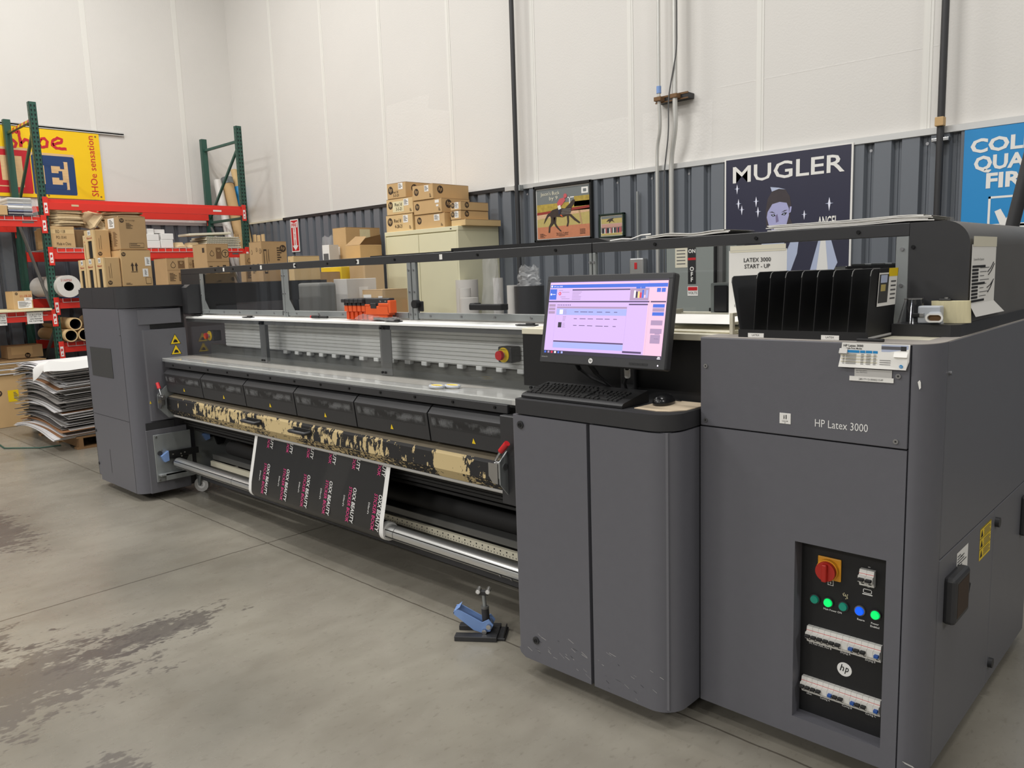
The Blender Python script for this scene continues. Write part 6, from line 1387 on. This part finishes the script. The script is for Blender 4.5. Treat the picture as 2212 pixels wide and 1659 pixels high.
carton('topmost tilted white carton on the pile on the rack shelf', -10.85, -10.57, wy[0] + .02, wy[1] - .06, 2.262, 2.33, 'white', [], WG, tape=False); carton('flat white carton bridging the top of the white pile', -10.85, -10.60, wy[1] - .04, wy[2] - .08, 2.274, 2.325, 'white', [], WG, tape=False)
for k, (a, b) in enumerate(((4.62, 4.78), (4.80, 5.0))): pulp('lone flat brown pulp tray right of the white cartons' if k else 'lone small brown pulp tray beside the white cartons', -10.7, (a + b) / 2, DZ + .013, b - a, .3)
# stack of comb-edged white boards
st_ = thing('spacer_board_stack', (-10.8, 5.3, DZ), 'stack of white dotted-edge spacer boards on the right end of the shelf', 'board stack')
for k in range(6):
    mb = MB(); zz = DZ + k * .026; mb.box(-11.0, -10.52, 5.02 + .02 * (k % 2), 5.53 - .01 * (k % 3), zz, zz + .018, 'cream', .004, 1)
    for q in range(20): mb.rect((-10.519, 0, 0), YD, ZD, 5.04 + q * .024, 5.052 + q * .024, zz + .004, zz + .013, 'ink_grey')
    mb.build('board', st_)
mb = MB(); mb.obox((-10.7, 4.98, 2.235), (.35, .6, .03), (.05, 0, 0), 'cream', .004, 1); o = mb.build('spacer_board'); tag(o, 'long cream board lying across the white spacer boards', 'board'); o.location.z = DZ + .158; o.location.y = 5.1

# rolls and tubes on the lower shelves
def hroll(name, label, cat, x0, x1, y, z, ro, ri, m, group=None, text=None):
    mb = MB(); mb.pipe((x0, y, z), (x1, y, z), ro, ri, m, 28, 'gap')
    if text: mb.text(text, (x1 + .001, y - ro * .62, z + ro * .45), YD, ZD, ro * .22, 'marker_red', w=ro * .9)
    o = mb.build(name); tag(o, label, cat, group)
    return o
ry = 3.233; rz_ = 1.487 + .135
hroll('media_roll', 'white media roll with red marker writing on its end, on the rack shelf', 'media roll', -11.45, -10.38, ry - .02, rz_, .132, .055, 'film_white', None, '51/60M60')
hroll('media_roll', 'grey-white media roll lying behind the green upright', 'media roll', -11.4, -11.0, 2.98 + .22, 1.488 + .11, .11, .04, 'film_white') if False else None
mb = MB(); mb.box(-11.4, -10.45, 3.16, 4.2, 1.483, 1.487, 'blue', .001, 1); o = mb.build('blue_sheet'); tag(o, 'thin blue sheet under the white media roll', 'sheet'); 
TG = 'cardboard tubes on the lowest rack shelf'
ty = 3.189
for k, (dy, dz, l) in enumerate(((0, .075, 'brown cardboard tube at the bottom left of the tube pile'), (.155, .075, 'brown cardboard tube at the bottom right of the tube pile, half hidden'), (.06, .212, 'brown cardboard tube on top of the tube pile'))): hroll('cardboard_tube', l, 'cardboard tube', -11.45, -10.42, ty + dy, .957 + dz, .0755, .062, 'card_light', TG)
for k, (dy, dz) in enumerate(((.42, .075), (.5, .21))): hroll('cardboard_tube', ('brown tube lying deeper on the lowest shelf beside the printer' if k == 0 else 'upper brown tube deeper on the lowest shelf beside the printer'), 'cardboard tube', -11.45, -10.55, ty + dy, .957 + dz, .075, .05, 'card', TG)
# left bay goods
mb = MB(); mb.box(-11.3, -10.44, .6, 3.02, 1.347, 1.372, 'tan_roll', .002, 1); o = mb.build('shelf_board'); tag(o, 'cream board laid over the wire deck of the left rack bay', 'board')
carton('brown ink carton marked 11-19-25 on the cream board in the left rack bay', -10.80, -10.49, 2.644, 2.842, 1.373, 1.585, 'card', [('logo', 's', .18, .86, .07), ('text', 's', .36, .66, .13, '11-19-25', 'marker_red', .58), ('rect', 's', .55, .48, .98, .64, 'paper'), ('bars', 's', .66, .5, .86, .62, 4, 'ink'), ('rect', 's', .2, .05, .93, .46, 'paper'), ('bars', 's', .25, .1, .88, .42, 7, 'ink_grey')], name='carton')
for ya, yb, l, t1, t2 in ((2.759, 2.926, 'white paper sign hanging on the red beam of the left bay, right of two', 'CR277A', 'Latex Optimizer'), (2.393, 2.552, 'white paper sign cut by the photo edge on the red beam', 'CR276A', 'White Latex')):
    mb = MB(); mb.box(-10.490, -10.488, ya, yb, 1.20, 1.335, 'paper'); mb.text(t1, (-10.487, ya + .03, 1.292), YD, ZD, .02, 'ink', w=(yb - ya) * .75); mb.text(t2, (-10.487, ya + .03, 1.25), YD, ZD, .014, 'ink', w=(yb - ya) * .75, bold=.02); mb.text('Ink Cartridge', (-10.487, ya + .02, 1.225), YD, ZD, .014, 'ink', w=(yb - ya) * .85, bold=.02); mb.text('HP 881 5L', (-10.487, ya + .03, 1.275), YD, ZD, .011, 'ink', w=(yb - ya) * .7)
    o = mb.build('shelf_sign'); tag(o, l, 'sign')
bd = thing('sheet_bundle', (-10.8, 2.75, 2.452), 'plastic wrapped bundle of white and navy sheets on the left bay shelf', 'bundle')
ya, yb = 2.700, 2.956
for k in range(12):
    mb = MB(); mb.box(-11.2, -10.5 + .006 * (k % 3), ya + .004 * (k % 2), yb - .006 * (k % 3), 2.452 + k * .0165, 2.467 + k * .0165, 'navy' if k in (0, 2) else random.choice(('white', 'pale_blue', 'paper_grey')), .002, 1); mb.build('sheet', bd)
mb = MB(); ds = [Vector((-10.49, ya + (yb - ya) * u, 2.453 + .205 * v)) for v in (0, 1) for u in (0, .5, 1)]
mb.add([(-10.488, yb - .1, 2.453), (-10.488, yb + .05, 2.453), (-10.62, yb + .07, 2.46), (-10.488, yb - .1, 2.655), (-10.488, yb + .02, 2.64), (-10.62, yb + .05, 2.64)], [(0, 1, 4, 3), (1, 2, 5, 4)], 'bag_film'); mb.build('wrap', bd)
carton('small brown carton beside the plastic wrapped bundle at the left edge', -10.9, -10.49, 2.479, 2.698 - .005, 2.452, 2.56, 'card', [], tape=False)

# upright rolls leaning in the corner behind the rack
def lean(name, label, cat, p0, p1, r, m, extra=None):
    mb = MB(); mb.cyl(p0, p1, r, m, 24)
    if extra: extra(mb, Vector(p0), Vector(p1))
    o = mb.build(name); tag(o, label, cat); return o
lp = lambda a, b: (a, b)
def tapeband(r, m, f0, f1):
    def f(mb, a, b): mb.cyl(a + (b - a) * f0, a + (b - a) * f1, r, m, 24, caps=False)
    return f
lean('film_roll', 'white film roll leaning on the wide brown tube in the corner', 'film roll', (-10.72, 5.78, 0.02), (-11.57, 5.78, 3.13), .06, 'film_white')
lean('cardboard_tube', 'wide brown tube leaning in the corner with white film roll before it', 'cardboard tube', (-10.66, 5.945, 0.02), (-11.56, 5.93, 3.17), .08, 'card', tapeband(.088, 'sky_grey', .97, 1.0))
lean('cardboard_tube', 'slim tall brown tube with blue tape leaning in the corner', 'cardboard tube', (-10.72, 6.095, 0.02), (-11.62, 6.085, 3.31), .045, 'card_light', tapeband(.052, 'sign_blue', .83, .92))
mb = MB(); a = Vector((-11.12, 6.13, 0.01)); b = Vector((-11.53, 6.13, 2.97)); d = b - a; rr = Matrix((XD, d.normalized().cross(XD), d.normalized())).transposed(); mb.obox((a + b) / 2, (.06, .012, d.length), rr, 'white', .002, 1)
for k in range(9): mb.obox(a + d * (.80 + k * .019) + Vector((0, -.008, 0)), (.02, .003, .02), rr, 'ink_grey')
o = mb.build('plank'); tag(o, 'white printed plank leaning right of the blue-taped tube', 'plank')
lean('film_roll', 'short white plastic wrapped roll leaning before the slim tube', 'film roll', (-10.34, 5.72, 0.02), (-11.24, 5.725, 2.44), .045, 'film_white')
WD = 'pine battens standing behind the rack'
for k, (px, py, yy) in enumerate(((507, 505, 5.72), (513, 506, 5.73), (519, 507, 5.71), (526, 506, 5.74), (531, 508, 5.73))):
    a = Vector((-10.2 + k * .05, yy, 0)); b = Vector([(-11.046, 5.720, 2.310), (-10.983, 5.730, 2.300), (-10.863, 5.710, 2.286), (-10.837, 5.740, 2.292), (-10.739, 5.730, 2.273)][k]); d = b - a
    a = Vector((b.x + .10, b.y, 0)); d = b - a
    mb = MB(); mb.obox((a + b) / 2, (.034, .02, d.length), Matrix((XD, d.normalized().cross(XD), d.normalized())).transposed(), 'wood', .002, 1); o = mb.build('batten'); tag(o, 'pale pine batten in the bundle leaning behind the rack shelf', 'batten', WD)
for k in range(3):
    b = Vector([(-10.535, 5.750, 2.268), (-10.471, 5.750, 2.258), (-10.404, 5.750, 2.267)][k]); mb = MB(); mb.box(b.x - .03, b.x + .03, 5.74 + k * .03, 5.765 + k * .03, 0, b.z, 'wood', .002, 1); o = mb.build('batten'); tag(o, 'pale pine batten upright just right of the green rack upright', 'batten', 'pine battens right of the rack')

# yellow banner on its rail
bn_ = thing('banner', (-11.68, 3.4, 2.78), 'yellow shoe shop banner with toy letter blocks on the left wall', 'banner')
BNX = WL + .02; by0, by1, bz0, bz1 = 1.6, 4.195, 2.785, 3.665
mb = MB(); mb.box(BNX, BNX + .003, by0, by1, bz0, bz1, 'banner_yellow')
mb.rect((BNX + .004, 0, 0), YD, ZD, by0, by1, bz0, bz0 + .03, 'banner_yellow'); 
for y, z in ((4.15, bz1 - .04), (4.15, bz0 + .04), (3.45, bz1 - .02), (3.5, bz0 + .03)): mb.disc((BNX + .005, y, z), XD, .012, 'card_edge', 12)
mb.build('cloth', bn_)
mb = MB(); b1 = Vector((BNX + .005, 0, 0))
p0 = (-11.690, 3.068, 3.392); p1 = (-11.690, 3.780, 3.431)
def stroke(pts, w=.036):
    random.seed(len(pts)); P_ = []
    for k in range(len(pts) - 1):
        a, b = Vector((0, *pts[k])), Vector((0, *pts[k + 1])); n_ = max(2, int((b - a).length / .02))
        P_ += [a + (b - a) * t / n_ for t in range(n_)]
    P_.append(Vector((0, *pts[-1]))); L_, R_ = [], []
    for k, p in enumerate(P_):
        d = (P_[min(k + 1, len(P_) - 1)] - P_[max(k - 1, 0)]).normalized(); nn = XD.cross(d)
        L_.append((BNX + .006, *(p + nn * w * random.uniform(.38, .6))[1:])); R_.append((BNX + .006, *(p - nn * w * random.uniform(.38, .6))[1:]))
    m_ = len(L_); mb.add(L_ + R_, [(k, k + 1, m_ + k + 1, m_ + k) for k in range(m_ - 1)], 'crayon_red')
def yz(*q): return [(p[1], p[2]) for p in q]
stroke(yz((-11.690, 3.217, 3.583), (-11.690, 3.178, 3.602), (-11.690, 3.123, 3.568), (-11.690, 3.107, 3.521), (-11.690, 3.155, 3.491), (-11.690, 3.193, 3.455), (-11.690, 3.172, 3.407), (-11.690, 3.105, 3.401)))
stroke(yz((-11.690, 3.231, 3.619), (-11.690, 3.235, 3.510), (-11.690, 3.241, 3.413))); stroke(yz((-11.690, 3.245, 3.454), (-11.690, 3.293, 3.510), (-11.690, 3.334, 3.497), (-11.690, 3.346, 3.417)))
stroke(yz((-11.690, 3.476, 3.533), (-11.690, 3.449, 3.478), (-11.690, 3.476, 3.428), (-11.690, 3.538, 3.445), (-11.690, 3.555, 3.506), (-11.690, 3.521, 3.543), (-11.690, 3.476, 3.533)))
stroke(yz((-11.690, 3.612, 3.476), (-11.690, 3.715, 3.509), (-11.690, 3.730, 3.552), (-11.690, 3.676, 3.564), (-11.690, 3.617, 3.523), (-11.690, 3.606, 3.469), (-11.690, 3.651, 3.432), (-11.690, 3.774, 3.431)))
q0 = (-11.690, 4.095, 2.826); q1 = (-11.690, 4.160, 3.660)
mb.text('SHOe sensation', (BNX + .006, 4.12, 2.83), ZD, -YD, .085, 'crayon_red', w=.80)
def block(y0, y1, z0, z1, m, letter):
    mb.rect((BNX + .0045, 0, 0), YD, ZD, y0, y1, z0, z1 + .03, 'block_wood'); mb.prism([(y0 + .01, z0), (y1 - .01, z0), (y1, z0 + .02), (y1, z1 - .02), (y1 - .02, z1), (y0 + .02, z1), (y0, z1 - .02), (y0, z0 + .02)], 'x', BNX + .005, BNX + .0055, m); w = y1 - y0; h = z1 - z0
    mb.rect((BNX + .0062, 0, 0), YD, ZD, y0 + w * .17, y1 - w * .17, z0 + h * .14, z1 - h * .14, 'block_wood')
    return w, h
e0 = (-11.690, 3.295, 2.831); e1 = (-11.690, 3.889, 3.393)
w, h = block(3.337, 3.851, 2.83, 3.33, 'block_blue', 'E')
ye = 3.461; we = 3.740 - ye
for k, (a, b, c_, d) in enumerate(((.06, .36, .0, 1), (0, .95, 0, .17), (.3, .78, .42, .58), (0, .9, .83, 1), (.80, .97, .02, .26), (.66, .82, .34, .66), (.74, .92, .74, .98))): mb.rect((BNX + .0066 + k * .0003, 0, 0), YD, ZD, ye + a * we, ye + b * we, 2.90 + c_ * .36, 2.90 + d * .36, 'block_blue')
yr = 3.326; block(yr - w * 1.1, yr, 2.83, 3.37, 'block_red', 'L')
for k, (a, b, c_, d) in enumerate(((-.85 * w, -.66 * w, 2.92, 3.28), (-.85 * w, -.34 * w, 2.92, 2.985), (-.46 * w, -.36 * w, 2.92, 3.05))): mb.rect((BNX + .0066 + k * .0003, 0, 0), YD, ZD, yr + a, yr + b, c_, d, 'block_red')
mb.build('artwork', bn_)
mb = MB(); mb.box(WL, WL + .03, 1.5, 4.53, 3.68, 3.70, 'trim_metal', .002, 1); mb.box(WL + .02, WL + .03, 1.5, 4.53, 3.67, 3.712, 'trim_metal'); o = mb.build('hanging_rail'); tag(o, 'thin metal rail on the left wall above the yellow banner', 'rail')

# ---------------------------------------------------------------- cartons standing on the left cabinet
LCG = 'cartons on the left end cabinet'
LZ = 1.5975
xs = -6.25
carton('brown carton with two black arrows, lower of the big pair on the grey cabinet', -6.500, xs, 2.31, 2.533, LZ, 1.872, 'card', [('logo', 's', .1, .88, .055), ('arrow', 's', .30, .42, .56, .66), ('rect', 's', .78, .56, .97, .80, 'paper'), ('bars', 's', .84, .6, .93, .76, 5, 'ink_grey'), ('rect', 's', .68, .26, .86, .48, 'paper'), ('bars', 's', .74, .3, .82, .45, 5, 'ink_grey'), ('rect', 's', .76, .06, .94, .24, 'card_ink'), ('rect2', 's', .77, .07, .93, .23, 'card'), ('bars', 's', .1, .04, .35, .1, 2, 'card_ink'), ('rect', 'f', .1, .02, .92, .44, 'paper'), ('bars', 'f', .2, .06, .85, .4, 6, 'ink_grey'), ('text', 'f', .08, .70, .08, '7 8 24', 'marker_red', .6), ('text', 'f', .2, .54, .08, 'Band', 'marker_red', .6), ('ring', 'f', .1, .92, .04)], LCG)
carton('brown ink cartridge carton on top of the arrow-marked carton', -6.526, xs - .01, 2.32, 2.522, 1.874, 2.122, 'card_dark', [('logo', 's', .13, .87, .065), ('text', 's', .26, .86, .035, 'Ink Cartridge', 'card_ink', .34), ('bars', 's', .27, .62, .52, .8, 5, 'card_ink'), ('rect', 's', .33, .06, .86, .20, 'card_ink'), ('rect2', 's', .34, .07, .85, .19, 'card_dark'), ('bars', 's', .36, .08, .82, .18, 2, 'card_ink'), ('rect', 'f', .25, .66, .72, .96, 'paper'), ('bars', 'f', .35, .7, .65, .92, 5, 'ink_grey'), ('bars', 'f', .15, .1, .45, .55, 12, 'card_edge'), ('bars', 'f', .55, .1, .85, .55, 12, 'card_edge')], LCG)
def slim(label, x0, x1, y0, z0, z1, y1):
    c_ = thing('cartridge_box', ((x0 + x1) / 2, y0, z0), label, 'box', 'slim cartridge boxes on the left end cabinet')
    w, h = x1 - x0, z1 - z0; mb = MB(); mb.box(x0, x1, y0 + .012, y1, z0, z1, 'card', .003, 1)
    for a, b, c0, c1 in ((0, .3, 0, .62), (.72, 1, 0, .62), (0, 1, .62, 1)): mb.box(x0 + a * w, x0 + b * w, y0, y0 + .012, z0 + c0 * h, z0 + c1 * h, 'card_light')
    o, u, v, ww, hh = face_axes('s', x0, x1, y0, y1, z0, z1); mb.logo(o + u * .3 * ww + v * .15 * hh, u, v, .07 * hh, 'card_ink', 'card'); mb.rect(o, u, v, .3 * ww, .32 * ww, .3 * hh, .7 * hh, 'card_ink'); mb.rect(o, u, v, .42 * ww, .44 * ww, .3 * hh, .8 * hh, 'card_ink'); mb.build('sleeve', c_)
    mb = MB(); mb.box(x0 + .3 * w, x0 + .72 * w, y0 + .006, y0 + .0125, z0 + .003, z0 + .62 * h, 'gap'); mb.build('cartridge', c_)
    mb = MB(); mb.rect((0, y0 - .0012, 0), XD, ZD, x0 + .38 * w, x0 + .68 * w, z0 + .82 * h, z0 + .99 * h, 'paper'); 
    for k in range(3): mb.rect((0, y0 - .0018, 0), XD, ZD, x0 + .43 * w + k * .07 * w, x0 + .46 * w + k * .07 * w, z0 + .85 * h, z0 + .95 * h, 'ink')
    mb.text('Band', (x0 + .26 * w, y0 - .0016, z0 + .69 * h), XD, ZD, .07 * h, 'marker_red', w=.5 * w); mb.build('label', c_)
slim('slim brown cartridge box at the far left of the lower row on the grey cabinet', -6.80, -6.645, 2.19, LZ, 1.812, 2.30)
slim('slim brown cartridge box in the middle of the lower row on the grey cabinet', -6.635, -6.45, 2.19, LZ, 1.815, 2.305)
slim('slim brown cartridge box in the lower row beside the arrow-marked carton', -6.43, -6.265, 2.19, LZ, 1.818, 2.305)
slim('slim brown cartridge box on the lower row with its dark opening beside the big cartons', -6.62, -6.42, 2.195, 1.8185, 2.03, 2.305)
slim('slim brown cartridge box half hidden at the left on top of the lower row', -6.72, -6.625, 2.215, 1.8185, 2.0, 2.30)
# ---------------------------------------------------------------- cardboard sheets on a pallet, big carton
pl = thing('pallet', (-9.1, 3.0, 0), 'wooden pallet under the leaning stack of cardboard sheets', 'pallet')
for y in (2.56, 3.0, 3.45):
    part('stringer', pl, (-9.74, -8.48, y, y + .04, .018, .11, 'pallet_wood'))
for k in range(6): part('deck_board', pl, (-9.74 + k * .232, -9.74 + k * .232 + .10, 2.54, 3.52, .11, .128, 'pallet_wood'))
for k in range(3): part('bottom_board', pl, (-9.74 + k * .58, -9.74 + k * .58 + .10, 2.54, 3.52, 0, .018, 'pallet_wood'))
SHG = 'cardboard sheets stacked on the pallet'
SV = []
def sheet_mesh(m_top, m_edge, th=.006, amp=.02, L_=1.42, Wd=1.05):
    mb = MB(); n, q = 14, 5; vs = []
    for i in range(n + 1):
        for j in range(q + 1):
            u, v = i / n, j / q; x = -L_ / 2 + L_ * u; y = Wd * v
            z = amp * math.sin(PI * u) + .035 * math.exp(-((u - 1.0) / .25) ** 2) * (1 - v) * -1.0 - .04 * math.exp(-(u / .2) ** 2) * (1 - v)
            vs.append((x, y, z))
    top = [(a, b, c_ + th) for a, b, c_ in vs]; R = q + 1
    mb.add(top, [(i * R + j, (i + 1) * R + j, (i + 1) * R + j + 1, i * R + j + 1) for i in range(n) for j in range(q)], m_top)
    mb.add(vs, [(i * R + j, i * R + j + 1, (i + 1) * R + j + 1, (i + 1) * R + j) for i in range(n) for j in range(q)], m_top)
    al = vs + top; K = len(vs)
    mb.add(al, [(i * R, (i + 1) * R, K + (i + 1) * R, K + i * R) for i in range(n)] + [(n * R + j, n * R + j + 1, K + n * R + j + 1, K + n * R + j) for j in range(q)] + [(j + 1, j, K + j, K + j + 1) for j in range(q)], m_edge)
    return mb.build('cardboard_sheet', None, (0, 0, 0))
protos = [sheet_mesh('sheet_white', 'sheet_white'), sheet_mesh('sheet_white', 'sheet_grey'), sheet_mesh('sheet_grey', 'sheet_grey'), sheet_mesh('sheet_dark', 'sheet_dark'), sheet_mesh('sheet_brown', 'sheet_brown'), sheet_mesh('sheet_grey', 'sheet_white'), sheet_mesh('sheet_dark', 'sheet_grey')]
used = set(); random.seed(21)
z = .150; NS = 62; ztop = .86
seq = [0, 1, 0, 5, 4, 0, 1] + [None] * (NS - 11) + [0, 0, 0, 0]
for k in range(NS):
    i = seq[k] if seq[k] is not None else random.choice((0, 1, 1, 2, 3, 5, 6, 6, 2, 4, 5))
    if i in used: o = protos[i].copy(); C.objects.link(o)
    else: o = protos[i]; used.add(i)
    low = k < 6
    cx_ = -9.22 + random.uniform(-.05, .05); cy_ = 2.40 + random.uniform(-.05, .05)
    if low: cx_ = -9.22 + .01 * k; cy_ = 2.36 + .008 * k
    elif k > 6: cx_ += .02; cy_ += .05
    o.location = (cx_, cy_, z); o.rotation_euler = (random.uniform(-.004, .004), random.uniform(-.004, .004), random.uniform(-.05, .05))
    tag(o, 'one cardboard sheet in the tall leaning stack on the pallet' if k < NS - 1 else 'topmost white sheet on the pallet stack', 'cardboard sheet', SHG if k < NS - 1 else None)
    z += (.0075 if low else (ztop - .22) / (NS - 6))
for i, p in enumerate(protos):
    if i not in used: bpy.data.objects.remove(p)
# big white sheet folded over the corner of the stack
mb = MB(); n = 10; vs = []
zt_ = z + .012
for i in range(n + 1):
    u = i / n
    for (yy, zz) in ((3.3, .05), (2.9, .05), (2.5, .04), (2.36, .02 + .05 * u), (2.315, -.03 + .06 * u), (2.305, -.15 + .13 * u ** 1.3)): vs.append((-8.78 + u * .34 - (.03 if yy < 2.34 else 0) * (1 - u), yy, zt_ + zz))
R = 6; mb.add(vs, [(i * R + j, (i + 1) * R + j, (i + 1) * R + j + 1, i * R + j + 1) for i in range(n) for j in range(R - 1)], 'white', True)
sd = [(-8.44, 3.3, .05), (-8.44, 2.9, .05), (-8.44, 2.5, .04), (-8.44, 2.36, .07), (-8.44, 2.315, .03), (-8.44, 2.305, -.02)]
lo_ = [(-8.40, 3.3, .02), (-8.395, 2.9, -.02), (-8.39, 2.5, -.04), (-8.395, 2.36, -.03), (-8.41, 2.32, -.03), (-8.43, 2.305, -.035)]
al_ = [(p[0], p[1], zt_ + p[2]) for p in sd + lo_]; mb.add(al_, [(k, k + 1, 7 + k, 6 + k) for k in range(5)], 'white', True)
o = mb.build('paper_sheet'); tag(o, 'large white paper draped over the front of the pallet stack', 'paper')
carton('big brown carton with yellow sticker on the floor at the left edge', -11.35, -10.62, 1.55, 2.712, 0, .62, 'card', [('logo', 's', .74, .66, .06), ('rect', 's', .82, .48, .915, .70, 'yellow'), ('bars', 's', .87, .52, .91, .66, 5, 'ink_grey')], tape=False)
FG = 'flattened cartons on the big brown carton'
for k in range(9):
    mb = MB(); mb.box(-11.3, -10.6, 1.7 + .02 * (k % 3), 2.92 + random.uniform(-.06, .04), .622 + k * .017, .634 + k * .017, random.choice(('card_dark', 'card', 'card_light', 'sheet_white')), .002, 1); o = mb.build('flattened_carton'); o.rotation_euler = (0, 0, random.uniform(-.02, .02)); tag(o, 'flattened brown carton in the pile on the big carton', 'cardboard', FG)
carton('worn brown carton with torn lid lying on the flattened cartons', -11.2, -10.9, 2.62, 3.0, .776, .93, 'card_dark', [('rect', 's', .1, .3, .7, .9, 'card'), ('logo', 's', .55, .2, .2)], tape=False)
mb = MB(); mb.path([(-10.4, 1.6, .008), (-9.95, 1.95, .008), (-9.75, 2.02, .008), (-9.5, 2.10, .012), (-9.2, 2.08, .008), (-8.9, 2.32, .008), (-8.85, 2.5, .008)], .007, 'rack_green', 6); o = mb.build('strap'); tag(o, 'thin green strap lying on the floor before the pallet', 'strap')
